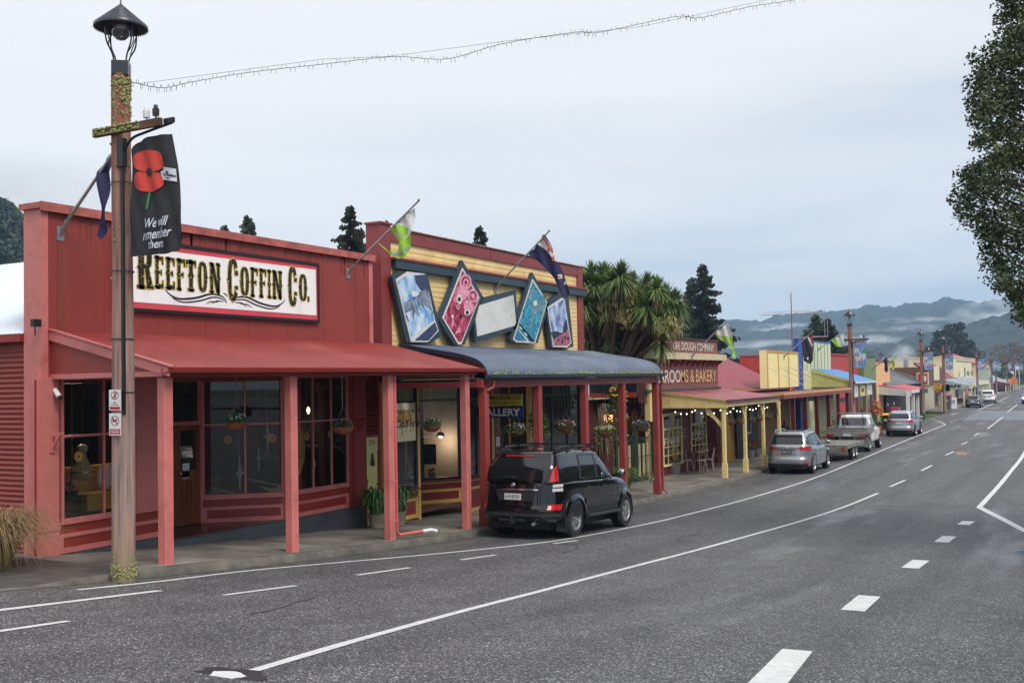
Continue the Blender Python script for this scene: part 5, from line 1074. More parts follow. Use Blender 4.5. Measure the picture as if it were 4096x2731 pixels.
b = LMB(); b.ball((0,-2.28,1.06), .05, 14, 8, sc=(1.1,.25,.8)); b.build('badge', M_chrome, c)
K['rear']([(-.6,1.54),(.6,1.54),(.56,1.60),(-.56,1.60)], M_blk, 'rear_spoiler', .07, .1, sh=K['top'])
loc, pt = park(75.8, -9.45, 1.93, 1.05, 2.79)
c, K = car('suv', 'large silver SUV with a black rear window parked beside the yellow lidded bin', loc, 0, suvspec(w=1.93, belt=[(-2.4,1.16),(.9,1.08),(1.15,1.05),(1.9,.97),(2.2,.86),(2.4,.75)]), M_silver2, .99, pitch=pt)
loc, pt = park(136.5, -9.9, 1.78, 1.0, 2.6)
c, K = car('hatchback', 'dark grey station wagon parked by the lamp pole in front of the white far SUV', loc, 0, suvspec(w=1.77, roof=[(-2.6,1.36),(-2.1,1.40),(-1,1.46),(-.1,1.46),(.6,1.36),(1.5,1.05)], belt=[(-2.4,1.0),(.9,.94),(1.15,.92),(1.9,.84),(2.4,.65)], sidewin=[[(-1.9,1.06),(.7,1.02),(.2,1.3),(-.1,1.36),(-1.6,1.34)]], pillar=None, rearwin=[(-.6,1.04),(.6,1.04),(.5,1.32),(-.5,1.32)], windscreen=[(-.7,1.0),(.7,1.0),(.55,1.36),(-.55,1.36)], r=.32,
   lamps=[('tail_lamp',[(.58,.86),(.86,.86),(.86,1.0),(.62,.99)],M_rlamp)], rearbits=[('garnish',rect(-.5,.5,.84,.87),M_chrome,.01)], plate=(0,.74,'',M_plate,M_black)), mat('dark_grey_car_paint', (.09,.09,.095), .25, .04, coat=.9, metal=.4))
loc, pt = park(154, -9.4, 1.9, 1.04, 2.8)
c, K = car('suv', 'white and silver SUV, farthest of the parked cars', loc, 0, suvspec(w=1.9), mat('white_car_paint', (.8,.81,.82), .3, .04, coat=.8), 1.04)
b_spec = suvspec(w=1.80, roof=[(-2.2,1.36),(-1.6,1.42),(-1,1.46),(-.1,1.46),(.6,1.34),(1.5,1.0)], belt=[(-2.4,1.0),(.9,.96),(1.15,.92),(1.9,.82),(2.4,.62)], sidewin=[[(-1.9,1.06),(.7,1.02),(.2,1.3),(-.1,1.36),(-1.6,1.34)]], pillar=None, rearwin=[(-.6,1.04),(.6,1.04),(.5,1.32),(-.5,1.32)], windscreen=[(-.70,.99),(.70,.99),(.56,1.36),(-.56,1.36)], r=.32,
   lamps=[('tail_lamp',[(.58,.86),(.86,.86),(.86,1.0),(.62,.99)],M_rlamp)], rearbits=[], plate=None, headlamps=[('headlamp',[(.42,.66),(.86,.74),(.84,.86),(.50,.78)],mat('lit_headlamp', (.9,.92,1), emit=2.5))], frontbits=[('grille',[(-.5,.36),(.5,.36),(.42,.58),(-.42,.58)],M_blk,.01), ('number_plate',rect(-.19,.19,.47,.58),M_plate,.02)])
p = PG(4120, 1614); car('hatchback', 'bright blue hatchback with lit headlamps driving towards us on the right', (p.x, p.y, p.z+.0), radians(180), b_spec, mat('blue_car_paint', (.02,.16,.55), .22, .05, coat=1), 1.0)
# ---- white flatbed ute
def ute(loc, pt, sc):
    t = thing('ute', 'white flatbed ute with grey aluminium tray and rack, towing the trailer', 'ute', loc); t.rotation_euler = (pt, 0, 0); t.scale = (sc,)*3
    P = mat('white_car_paint', (.8,.81,.82), .3, .04, coat=.8); AL = mat('tray_aluminium', (.36,.36,.355), .45, .12, 5, metal=.5, grime='77746c', grime_amt=.3, grime_scale=4); R = .39
    belt = smoothf(keyf([(-.5,1.16),(.9,1.14),(1.3,1.12),(2.1,1.04),(2.5,.9)])); roof = smoothf(keyf([(-.7,1.74),(-.3,1.80),(.4,1.80),(.9,1.7),(1.6,1.4)]))
    low = Shell(lambda y: .42, belt, keyf([(0,-.62),(1,-.66)]), keyf([(0,2.4),(.4,2.5),(1,2.25)]), keyf([(0,.86),(.2,.91),(.8,.91),(1,.86)]), 14, 4, (.04,.07))
    top = Shell(lambda y: belt(y)-.03, roof, keyf([(0,-.66),(1,-.52)]), keyf([(0,1.45),(1,.5)]), keyf([(0,.86),(1,.68)]), 12, 6, (0,.09))
    mb = LMB(); low.mesh(mb); body = mb.build('body', [P, M_blk], t, smooth=40)
    c = LMB(Matrix.Translation((0, 1.55, R+.01)) @ Matrix.Rotation(radians(90), 4, 'Y')); c.lathe([(R*1.17, .6), (R*1.17, 1.2)], n=32); c.lathe([(R*1.17, -1.2), (R*1.17, -.6)], n=32); o = c.build('cutter', [M_blk, M_blk]); o.data.polygons.foreach_set('material_index', [1]*len(o.data.polygons)); boolean(body, [o])
    mb = LMB(); top.mesh(mb, 10); mb.build('cabin', P, t, smooth=40)
    b = LMB(); panel_mesh(b, rect(-.62,.62,1.26,1.66,.05), lambda x, z: (x, top.YR(x, z)-.006, z), .15); b.build('rear_window', M_cglass, t)
    b = LMB(); panel_mesh(b, rect(-.60,.60,1.28,1.64,.05), lambda x, z: (x, top.YR(x, z)-.003, z), .15); b.build('window_dark', M_tint, t)
    for s in (-1, 1):
        b = LMB(); panel_mesh(b, [(-.4,1.2),(.95,1.18),(.7,1.4),(.35,1.64),(-.35,1.66)], lambda y, z: (s*(top.X(y, z)+.005), y, z), .15); b.build('side_window', M_tint, t)
        b = LMB(); b.ball((s*1.03, .85, 1.28), .11, 10, 8, sc=(1,.5,1.1)); b.box(s*.86, s*1.0, .82, .88, 1.18, 1.22); b.build('wing_mirror', M_blk, t, smooth=50)
        wheel(t, s*.80, 1.55, R, .25, s, 6); wheel(t, s*.80, -1.55, R, .25, s, 6)
        b = LMB(); b.box(s*.7, s*.96, -2.12, -2.09, .25, .75); b.box(s*.7, s*.96, -2.12, -1.0, .82, .84); b.build('mudguard', AL, t)
        b = LMB(); b.box(s*.955, s*.985, -2.55, -.72, .98, 1.24)
        for yy in (-2.5, -1.6, -.76): b.box(s*.985, s*.995, yy-.02, yy+.02, .96, 1.26)
        b.build('side_board', AL, t)
        b = LMB(); b.box(s*.62, s*.92, -2.66, -2.63, .83, .92); b.build('tail_lamp', M_rlamp, t)
    b = LMB(); b.box(.915, .925, .0, .3, .82, 1.05); b.build('door_sticker', [M_sy], t)
    b = LMB(); b.box(-.96, .96, -2.6, -.70, .92, .97); b.box(-.9, .9, -2.6, -2.54, .80, .92); b.box(-.4, -.3, -2.5, -.6, .6, .92); b.box(.3, .4, -2.5, -.6, .6, .92); b.build('tray', AL, t)
    b = LMB(); b.box(-.985, .985, -2.585, -2.555, .98, 1.24); b.box(-.98, .98, -2.592, -2.586, 1.09, 1.10); b.box(-.98, .98, -2.60, -2.586, 1.22, 1.25)
    for x in (-.6, 0, .6): b.box(x-.03, x+.03, -2.605, -2.586, .96, 1.0)
    b.build('tailboard', AL, t)
    b = LMB(); x0 = -.86; b.tube([(-.95,-.72,.97),(-.86,-.72,1.84),(-.78,-.72,1.90),(.78,-.72,1.90),(.86,-.72,1.84),(.95,-.72,.97)], .028, 8)
    for x in (-.45, .45): b.tube([(x,-.72,.97),(x,-.72,1.89)], .022, 6)
    for i in range(13): b.tube([(-.7+i*.117,-.74,1.25),(-.7+i*.117,-.74,1.7)], .008, 5)
    b.tube([(-.9,-.72,1.25),(.9,-.72,1.25)], .018, 6); b.build('headboard', M_steel, t, smooth=50)
    for k in range(1): b = LMB(); b.ball((.85, -.75, 1.32), .06, 8, 6, sc=(1.4,.6,.7)); b.build('beacon', M_amb, t)
    b = LMB(); b.box(-.19, .19, -2.64, -2.62, .82, .93); b.build('number_plate', M_plate, t)
    return t
ute((-10.95, 61.0, rz(61)), 0, 1.08)
# ---- trailer
t = thing('flatbed_trailer', 'low grey flatbed trailer with twin axles hitched behind the white ute', 'trailer', (-10.9, 54.2, rz(54)))
AL2 = mat('trailer_galvanised', (.26,.26,.23), .55, .25, 3, metal=.3, grime='4d4a38', grime_amt=.5, grime_scale=4)
b = LMB(); b.box(-1.12, 1.12, -2.3, 2.2, .74, .78); b.box(-1.14, 1.14, -2.34, -2.3, .46, .80); b.box(-1.14,-1.10,-2.3,2.2,.62,.80); b.box(1.10,1.14,-2.3,2.2,.62,.80); b.build('deck', AL2, t)
b = LMB(); b.box(-.6,-.5,-2.2,2.1,.56,.70); b.box(.5,.6,-2.2,2.1,.56,.70); b.beam((-.55,2.1,.6),(0,3.4,.52),.08); b.beam((.55,2.1,.6),(0,3.4,.52),.08); b.build('drawbar', AL2, t)
for s in (-1, 1):
    for y in (-.55, .22): wheel(t, s*1.0, y, .35, .2, s, 5)
    b = LMB(); b.box(s*.85, s*1.02, -2.36, -2.345, .52, .68); b.build('tail_lamp', M_rlamp, t)
b = LMB(); b.box(-.1,.28,-2.36,-2.345,.56,.70); b.build('number_plate', M_plate, t)
# ================================================================== LAMP POLES
M_pole = bpy.data.materials.new('weathered_pole'); M_pole.use_nodes = True
_nt = M_pole.node_tree; _n = _nt.nodes; _l = _nt.links.new; _t = _n.new('ShaderNodeTexCoord'); _sp = _n.new('ShaderNodeSeparateXYZ'); _l(_t.outputs['Object'], _sp.inputs[0])
_mp = _n.new('ShaderNodeMapping'); _mp.inputs['Scale'].default_value = (9, 9, .5); _l(_t.outputs['Object'], _mp.inputs[0]); _z = _n.new('ShaderNodeTexNoise'); _z.inputs['Scale'].default_value = 2.2; _z.inputs['Detail'].default_value = 7; _l(_mp.outputs[0], _z.inputs[0])
def _ramp(src, st):
    r = _n.new('ShaderNodeValToRGB'); _l(src, r.inputs[0]); e = r.color_ramp.elements
    while len(e) < len(st): e.new(.5)
    for x, (p, c) in zip(e, st): x.position = p; x.color = c if len(c) == 4 else C4(c)
    return r
_ra = _ramp(_z.outputs[0], [(.3, (112,66,50)), (.5, (146,94,74)), (.7, (166,132,116))]); _rb = _ramp(_z.outputs[0], [(.3, (104,88,82)), (.5, (150,128,120)), (.72, (186,140,122))])
_mr = _n.new('ShaderNodeMapRange'); _l(_sp.outputs[2], _mr.inputs[0]); _mr.inputs[1].default_value = 1.5; _mr.inputs[2].default_value = 6.5
_ad = _n.new('ShaderNodeMath'); _l(_mr.outputs[0], _ad.inputs[0]); _z2 = _n.new('ShaderNodeTexNoise'); _z2.inputs['Scale'].default_value = 1.4; _l(_t.outputs['Object'], _z2.inputs[0]); _ms = _n.new('ShaderNodeMath'); _ms.operation = 'MULTIPLY_ADD'; _l(_z2.outputs[0], _ms.inputs[0]); _ms.inputs[1].default_value = .9; _ms.inputs[2].default_value = -.45; _l(_ms.outputs[0], _ad.inputs[1]); _ad.use_clamp = True
_mx = _n.new('ShaderNodeMix'); _mx.data_type = 'RGBA'; _l(_ad.outputs[0], _mx.inputs[0]); _l(_rb.outputs[0], _mx.inputs[6]); _l(_ra.outputs[0], _mx.inputs[7])
# green algae towards the base
_mg = _n.new('ShaderNodeMapRange'); _l(_sp.outputs[2], _mg.inputs[0]); _mg.inputs[1].default_value = .75; _mg.inputs[2].default_value = .1; _mg.inputs[4].default_value = .75
_mgm = _n.new('ShaderNodeMath'); _mgm.operation = 'MULTIPLY'; _l(_mg.outputs[0], _mgm.inputs[0]); _l(_z2.outputs[0], _mgm.inputs[1])
_mx2 = _n.new('ShaderNodeMix'); _mx2.data_type = 'RGBA'; _l(_mgm.outputs[0], _mx2.inputs[0]); _l(_mx.outputs[2], _mx2.inputs[6]); _mx2.inputs[7].default_value = C4((96,112,40)); _l(_mx2.outputs[2], _n['Principled BSDF'].inputs['Base Color']); _n['Principled BSDF'].inputs['Roughness'].default_value = .8
_bp = _n.new('ShaderNodeBump'); _bp.inputs['Strength'].default_value = .6; _bp.inputs['Distance'].default_value = .02; _l(_z.outputs[0], _bp.inputs['Height']); _l(_bp.outputs[0], _n['Principled BSDF'].inputs['Normal'])
M_lampm = mat('lamp_black', (.035,.042,.05), .3, .1); M_lglass = glassmat('lamp_glass', (.3,.3,.3), .12, .8); M_wood2 = mat('crossarm_timber', (74,58,48), .8, .4, 4, grime='8a5030', grime_amt=.3, grime_scale=3)
base0 = PG(495, 2287, 0); XL, YL = base0.x, base0.y; zg0 = gz(YL)
def hz(py, px=485): return PX(px, py, -XL).z-zg0
def lamp_post(label, loc, detail=True):
    t = thing('street_lamp', label, 'street lamp', loc, 'wooden street lamps along the footpath'); rnd = random.Random(11)
    zt = hz(300); zb = hz(256)
    mb = LMB(); n = 22; k = 26; vs = []
    for j in range(k+1):
        z = -.25+(zt+.25)*j/k; r0 = lerp(.165, .128, j/k)
        for i in range(n):
            a = 2*pi*i/n; r = r0*(1+.035*noise.noise(Vector((cos(a)*2, sin(a)*2, z*.35)))); vs.append((r*cos(a)+.01*sin(z*.6), r*sin(a), z))
    mb.raw(vs, [(j*n+i, j*n+(i+1) % n, (j+1)*n+(i+1) % n, (j+1)*n+i) for j in range(k) for i in range(n)]+[tuple(k*n+i for i in range(n))]); mb.build('pole', M_pole, t, smooth=50)
    mb = LMB(Matrix.Rotation(radians(38), 4, 'Z')); h = .115; mb.box(-h, h, -h, h, zt-.02, zb+.02); mb.box(-h-.004, h+.004, -.02, .02, zt, zb-.03); mb.build('cap_box', M_lampm, t)
    zr = hz(112); za = hz(18)
    mb = LMB(); R = .375; mb.lathe([(R, zr), (R-.003, zr+.03), (.012, za), (.008, za+.06), (.03, za+.09), (.0, za+.15)], n=40, cap=False); mb.lathe([(R, zr), (R-.012, zr+.002), (R-.016, zr+.028), (.05, za-.03)], n=40, cap=False)
    for i in range(60):   # scalloped rim
        a0, a1 = 2*pi*i/60, 2*pi*(i+1)/60; am = (a0+a1)/2; mb.raw([(R*cos(a0), R*sin(a0), zr), (R*cos(a1), R*sin(a1), zr), (R*cos(am), R*sin(am), zr-.03)], [(0,1,2)])
    mb.build('lamp_hood', M_lampm, t, smooth=50)
    mb = LMB(); mb.lathe([(.0, zr-.19), (.06, zr-.175), (.11, zr-.125), (.135, zr-.04), (.13, zr+.08)], n=20, cap=False); mb.build('globe', M_lglass, t, smooth=1)
    mb = LMB(); mb.lathe([(.09, zr+.02), (.12, zr+.1), (.05, zr+.14)], n=16); mb.build('lamp_fitting', mat('lamp_fitting', (.4,.4,.4), .5), t)
    mb = LMB()
    for i in range(4):
        a = radians(38+45+90*i); d = Vector((cos(a), sin(a), 0)); e = Vector((-sin(a), cos(a), 0))
        P = [d*.118+Vector((0,0,zb-.16)), d*.12+Vector((0,0,zb+.02)), d*.15+Vector((0,0,zb+.13)), d*.235+Vector((0,0,zb+.28)), d*.255+Vector((0,0,zr-.06)), d*.25+Vector((0,0,zr+.08))]
        mb.tube(curve(P, 4), .0115, 6); Q = [P[2], d*.19+e*.035+Vector((0,0,zb+.22)), d*.235+e*.045+Vector((0,0,zb+.33)), P[4]]; mb.tube(curve(Q, 3), .008, 5)
    mb.build('cage', M_lampm, t, smooth=50)
    # crossarm with insulators, banner bracket and conduit
    zc = hz(532); xa, xb = PY(413, 540, YL).x-XL, PY(680, 515, YL).x-XL
    mb = LMB(); mb.box(xa, xb, -.19, -.13, zc-.055, zc+.055); mb.build('crossarm', M_wood2, t)
    for x, mm in ((xb-.28, M_white), (xb-.1, mat('brown_glaze', (40,20,14), .2, coat=.5))):
        mb = LMB(); mb.lathe([(.012, .05), (.012, .09), (.045, .09), (.05, .13), (.05, .19), (.03, .2), (.032, .23), (.02, .25), (0, .25)], (x, -.16, zc), 12); mb.build('insulator', mm, t, smooth=50)
    mb = LMB(); xbr = PY(513, 700, YL).x-XL; zt2 = zc-.07; zb2 = hz(1655)
    mb.box(xbr-.02, xbr+.02, -.12, -.08, zb2, zt2-.12); mb.box(.06, xbr+.05, -.14, -.06, zt2-.45, zt2-.05); mb.tube(curve([Vector((xbr, -.1, zt2-.38)), Vector((xbr+.06, -.1, zt2-.2)), Vector((xbr+.2, -.1, zt2-.07)), Vector((xbr+.45, -.1, zt2-.02)), Vector((xb+.15, -.1, zt2+.05))], 5), .02, 6); mb.box(xb, xb+.18, -.12, -.08, zt2+.05, zt2+.12)
    for z in (hz(735), hz(1087), hz(1357), hz(1570)): mb.lathe([(.168, z-.008), (.168, z+.008)], n=20, cap=False)
    mb.build('bracket', M_black, t, smooth=40)
    if detail:
        mb = LMB()
        for i in range(900):
            u = rnd.random(); a = rnd.uniform(0, 2*pi)
            if u < .55: z = zt-.05-abs(rnd.gauss(0, .3)); r = .128
            elif u < .6: z = rnd.uniform(2, zt); r = .145
            elif u < .78: z = abs(rnd.gauss(0, .1))-.05; r = .165
            else: a = 0; z = 0
            s = rnd.uniform(.006, .019)
            if u >= .78: x = rnd.uniform(xa, xb-.35); mb.ball((x, rnd.choice((-.19, -.16, -.19)), zc+rnd.choice((-.03, .0, .04, .055))), s*1.2, 6, 4)
            else: mb.ball((r*cos(a), r*sin(a), z), s, 6, 4, sc=(1,1,1.3))
        mb.build('lichen', M_moss, t)
    return t
lamp0 = lamp_post('nearest wooden street lamp, with lichen and two small notices, in front of the red shop', (XL, YL, zg0))
# ---- notices on the near pole
def pole_notice(label, pyt, pyb, parts):
    c = PX(456, (pyt+pyb)/2, -XL-.0); y = YL-.185; a, b = PY(436, 1600, y).x, PY(483, 1600, y).x; zt, zb = PY(460, pyt, y).z, PY(460, pyb, y).z
    t = thing('notice', label, 'notice', ((a+b)/2, y, zb), 'small notices on the near pole'); one('plate', M_white, t, (a, b, y, y+.004, zb, zt)); w, h = b-a, zt-zb
    for nm, m, sh, dy in parts:
        mb = MB()
        for s in sh: mb.raw([(a+w*u, y-dy, zb+h*v) for u, v in s], [tuple(range(len(s)))])
        mb.build(nm, m, t)
    return t, a, b, zb, zt, y
M_nred = mat('notice_red', (180,20,24), .5, .03)
def nring(cx, cy, r, th, n=22, ar=.62): return [[(cx+(r)*cos(2*pi*i/n), cy+r*ar*sin(2*pi*i/n)), (cx+r*cos(2*pi*(i+1)/n), cy+r*ar*sin(2*pi*(i+1)/n)), (cx+(r-th)*cos(2*pi*(i+1)/n), cy+(r-th)*ar*sin(2*pi*(i+1)/n)), (cx+(r-th)*cos(2*pi*i/n), cy+(r-th)*ar*sin(2*pi*i/n))] for i in range(n)]
t, a, b, zb_, zt_, y = pole_notice('upper white notice on the near lamp pole, forbidding skateboarding', 1558, 1641, [('ring', M_nred, nring(.5,.73,.33,.06)+[[(.26,.60),(.32,.57),(.74,.86),(.68,.89)]], .001), ('figure', M_ink, [[(.44,.62),(.56,.62),(.6,.7),(.52,.78),(.56,.88),(.48,.88),(.44,.78),(.5,.7)], [(.38,.6),(.66,.6),(.66,.58),(.38,.58)]], .0005), ('red_strip', M_nred, [[(.06,.04),(.94,.04),(.94,.18),(.06,.18)]], .001)])
mb = MB(); put_text(mb, 'NO', ((a+b)/2, y-.001, zb_+(zt_-zb_)*.37), (1,0,0), (0,0,1), .028, .05, bold=.02); put_text(mb, 'SKATEBOARDING', ((a+b)/2, y-.001, zb_+(zt_-zb_)*.27), (1,0,0), (0,0,1), .018, .145, bold=.01); mb.build('lettering', M_ink, t)
t, a, b, zb_, zt_, y = pole_notice('lower white notice on the near lamp pole, a red ring over a dog', 1652, 1741, [('ring', M_nred, nring(.5,.66,.36,.06)+[[(.24,.80),(.30,.84),(.76,.52),(.70,.48)]], .001), ('figure', M_ink, [[(.3,.62),(.62,.62),(.72,.74),(.66,.78),(.58,.7),(.34,.7),(.26,.78)], [(.3,.56),(.36,.56),(.38,.64),(.32,.64)], [(.56,.56),(.62,.56),(.62,.64),(.56,.64)]], .0005), ('red_strip', M_nred, [[(.05,.05),(.95,.05),(.95,.15),(.05,.15)], [(.05,.18),(.95,.18),(.95,.29),(.05,.29)]], .001)])
mb = MB(); put_text(mb, 'DOGS PROHIBITED', ((a+b)/2, y-.0016, zb_+(zt_-zb_)*.235), (1,0,0), (0,0,1), .02, .15, bold=.01); put_text(mb, 'IN THIS AREA', ((a+b)/2, y-.0016, zb_+(zt_-zb_)*.1), (1,0,0), (0,0,1), .018, .13, bold=.01); mb.build('lettering', M_white, t)
# ---- the black poppy banner
c8 = lambda *p: G(p, 2.413, 2.413, 350, 450)
M_bc = mat('black_banner_cloth', (38,38,42), .7, .15, 2); M_pop = mat('poppy_red', (206,60,48), .7, .05); M_gr = mat('stem_green', (40,130,70), .7); M_wl = mat('banner_white', (205,208,214), .7, .03)
yb = YL-.1
bt = thing('banner', 'black cloth banner with a big red poppy and white words on the near lamp pole', 'banner', (PY(600, 800, yb).x, yb, PY(600, 1020, yb).z))
def lobe(cx, cy, rx, ry): return [(cx+rx*math.copysign(abs(cos(t))**.85, cos(t)), cy+ry*math.copysign(abs(sin(t))**.85, sin(t))) for t in [2*pi*i/28 for i in range(28)]]
polys = [(0, c8((420,360),(470,300),(540,255),(640,225),(810,208),(818,275),(860,500),(885,700),(905,900),(918,1130),(905,1280),(880,1332),(785,1362),(600,1378),(410,1392),(400,1100),(424,860),(420,600)), 0),
  (1, c8(*lobe(597,470,143,106)), 1), (1, c8(*lobe(597,666,143,102)), 1.4), (0, c8(*disc(600,578,34,41)), 2), (2, c8((589,768),(605,768),(594,938),(579,936)), 1), (3, c8((738,528),(858,545),(872,671),(733,652),(728,600),(712,575),(738,560)), 2.2)]
polys += [(0, c8((458,566),(742,582),(742,586),(458,572)), 1.8), (0, c8((738,590),(862,608),(862,628),(738,608)), 2.6), (0, c8((782,572),(806,574),(808,600),(778,598)), 2.6), (0, c8((770,630),(826,638),(805,645),(785,642)), 2.6), (3, c8((745,596),(855,612),(855,616),(745,600)), 3.0)]
def ripple(u, z, seed, amp, wl): q = Vector((u*1.3, yb*1.3, z*.45)); return amp*(sin((u+z*.28)*2*pi/wl+seed)+1.3*noise.noise(q*2.2+Vector((seed, 0, 0))))
cloth('cloth', polys, [M_bc, M_pop, M_gr, M_wl], bt, Y=yb, amp=.022, wl=.30, seed=1)
mb = MB()
for s, cx, cy, h, w in (('We will', 694, 1060, 88, 262), ('remember', 688, 1170, 92, 350), ('them', 690, 1268, 82, 178)):
    (px, py), = c8((cx, cy)); c = PY(px, py, yb); vs, fs = textmb(s, h/2.413/FPX*15.6, w/2.413/FPX*16.2, bold=.012, shear=.28)
    P = []
    for x, z in vs:
        # a little stroke modulation stands in for the italic serif face
        X = c.x+x; Z = c.z+z+x*.03; P.append((X, yb+ripple(X, Z, 1, .022, .30)-.045, Z))
    mb.raw(P, fs)
mb.build('lettering', M_wl, bt)
# ---- blue town banners and the other lamps
M_bb = mat('banner_blue', (110,150,214), .7, .08, 2); M_bg = mat('banner_green', (80,140,90), .7); M_bo = mat('banner_gold', (190,150,80), .7); M_bgy = mat('banner_grey', (190,194,206), .7)
def town_banner(label, loc):
    t = thing('banner', label, 'banner', loc, 'blue town banners on the street lamps'); zt = hz(532)-.08; W, H = .80, 1.72
    def q(u, v): x = .22+W*u*(1-.12*v*v if u > .5 else 1); z = zt-H*v; return (x, -.1+.03*sin(u*7+v*3), z)
    mb = LMB()
    def pg(pts, mi, dy):
        vs = [Vector(q(u, v))+Vector((0,-dy,0)) for u, v in pts]; mb.raw(vs, [tuple(range(len(vs)))], mi)
    mb.grid(lambda u, v: q(u*(1-.04*v)+.0, v*(1-.12*abs(u-.45)*(1 if v > .5 else 0))), 8, 10, 0)
    pg([(.4,.24),(.98,.27),(.97,.5),(.7,.46),(.42,.36)], 2, .012); pg([(.02,.28),(.25,.25),(.42,.3),(.45,.42),(.6,.5),(.62,.62),(.4,.72),(.3,.78),(.28,.95),(.2,.98),(.15,.75),(.05,.6)], 1, .018); pg([(.6,.52),(.8,.44),(.92,.5),(.88,.66),(.7,.72)], 1, .02)
    for a in (.1,.2,.3): pg([(a,.44),(a+.05,.44),(a+.05,.56),(a,.56)], 4, .024)
    mb.build('cloth', [M_bb, M_bgy, M_bg, M_bo, M_navyf], t, smooth=60)
    b = LMB(); put_text(b, 'REEFTON', (.22+W*.56, -.17, zt-H*.11), (1,0,0), (0,0,1), .17, .58, bold=.02); put_text(b, '150', (.22+W*.5, -.17, zt-H*.76), (1,0,0), (0,0,1), .2, .36, bold=.03); b.build('lettering', M_bo, t)
    return t
lamps = [(3405,None,67.5,1.0,'second street lamp from the camera, beside the blue roofed shop'), (3688,1675,99.5,.97,'street lamp with a green painted foot at the corner of the side street'), (3775,1644,117,.97,'street lamp across the side street, carrying yellow finger signs'),
  (3908,1606,155,.96,'street lamp just before the dark grey station wagon'), (3966,0,190,.96,'street lamp behind the white far SUV'), (3984,0,207,.93,'street lamp just past the white far SUV'), (4028,0,238,.97,'street lamp beside the far dark red shopfront'), (4056,0,262,.97,'street lamp near the orange diamond road sign'), (4063,0,275,.95,'thin far street lamp just past the orange diamond road sign'), (4078,0,300,.95,'farthest street lamp, where the road ends')]
lsrc = tsrc = None
L1 = lamp_post('plain', (-12.4, 67.5, gz(67.5)), False); dn = ['first','second','third','fourth','fifth','sixth','seventh','eighth','ninth','last']
for i, (px, py, y, sc, lab) in enumerate(lamps):
    X = PX(px, 1540, 12.4).x; x = ray(px, 1500); x = x.x/x.y*y
    if i == 0: L1.location = (x, y, gz(y)); L1['label'] = lab; o = L1; tb = town_banner('x', (x, y, gz(y)))
    else: o = dup(L1, (x, y, gz(y)), lab, scale=sc)
    b_ = tb if i == 0 else dup(tb, (x, y, gz(y)), scale=sc)
    b_['label'] = 'blue Reefton 150 banner, '+dn[i]+' in the row of blue banners from the camera'
mb = MB(); p = Vector((ray(3688,1500).x/ray(3688,1500).y*99.5, 99.5, gz(99.5))); mb.lathe([(.19,0),(.19,.45),(.18,.5)], p, 16); tag(mb.build('pole_sleeve', mat('green_sleeve', (40,96,60), .5)), 'green sleeve round the foot of the corner street lamp', 'sleeve')
# two yellow finger signs on the lamp across the side street
for k, (yy, lab) in enumerate(((1540, 'upper yellow finger sign on the lamp across the side street'), (1552, 'lower yellow finger sign on the lamp across the side street'))):
    Y = 116.7; a, b = PY(3733-k*4, yy+(1 if k else 0), Y), PY(3768, yy-1, Y); t = thing('finger_sign', lab, 'sign', a, 'yellow finger signs on a street lamp'); mb = MB(); mb.prism([(a.x, Y, a.z-.0), (a.x+.12, Y, a.z-.14), (b.x, Y, b.z-.14), (b.x, Y, b.z+.14), (a.x+.12, Y, a.z+.14)], (0, .03, 0)); mb.build('blade', mat('amber_sign', (226,158,20), .5, .04), t)
    mb = MB(); mb.box(a.x+.3, b.x-.2, Y-.006, Y-.001, a.z-.03, a.z+.03); mb.build('worded_band', M_ink, t)
# ---- light strings over the road
mb = MB(); P = [(520,328),(650,352),(760,330),(1000,290),(1290,258),(1570,228),(1790,236),(2010,176),(2300,130),(2400,130),(2700,68),(2800,72),(3000,28),(3200,-4),(3400,-60)]
A = Vector((XL+.12, YL, hz(330)+zg0)); pts = []
def wirept(px, py, i, n):
    u = i/(n-1); d = ray(px, py); x = lerp(XL+.12, 8.0, u); s = x/d.x if abs(d.x) > 1e-6 and x/d.x > 0 else None
    y = lerp(YL, 21.5, u); return Vector((d.x/d.y*y, y, d.z/d.y*y+EYE))
W_ = curve([wirept(px, py, i, len(P)) for i, (px, py) in enumerate(P)], 8)
mb.tube(W_, .006, 4)
for i in range(0, len(W_)-1):
    for f in (0, .5):
        p = W_[i].lerp(W_[i+1], f); mb.tube([p, p+Vector((random.uniform(-.02,.02), random.uniform(-.02,.02), -.07 if (i+int(f*2)) % 2 else .05))], .004, 3)
t = tag(mb.build('light_string', M_black), 'thin string of fairy lights sagging from the near lamp pole across the sky', 'light string')
mb = MB(); mb.tube([wirept(px, py, i*2.33, 15) for i, (px, py) in enumerate([(560,335),(1290,238),(1560,226),(2000,168),(2560,108),(3000,15),(3400,-70)])], .0035, 4); tag(mb.build('support_wire', M_black), 'fine straight wire that the fairy lights hang from', 'wire')
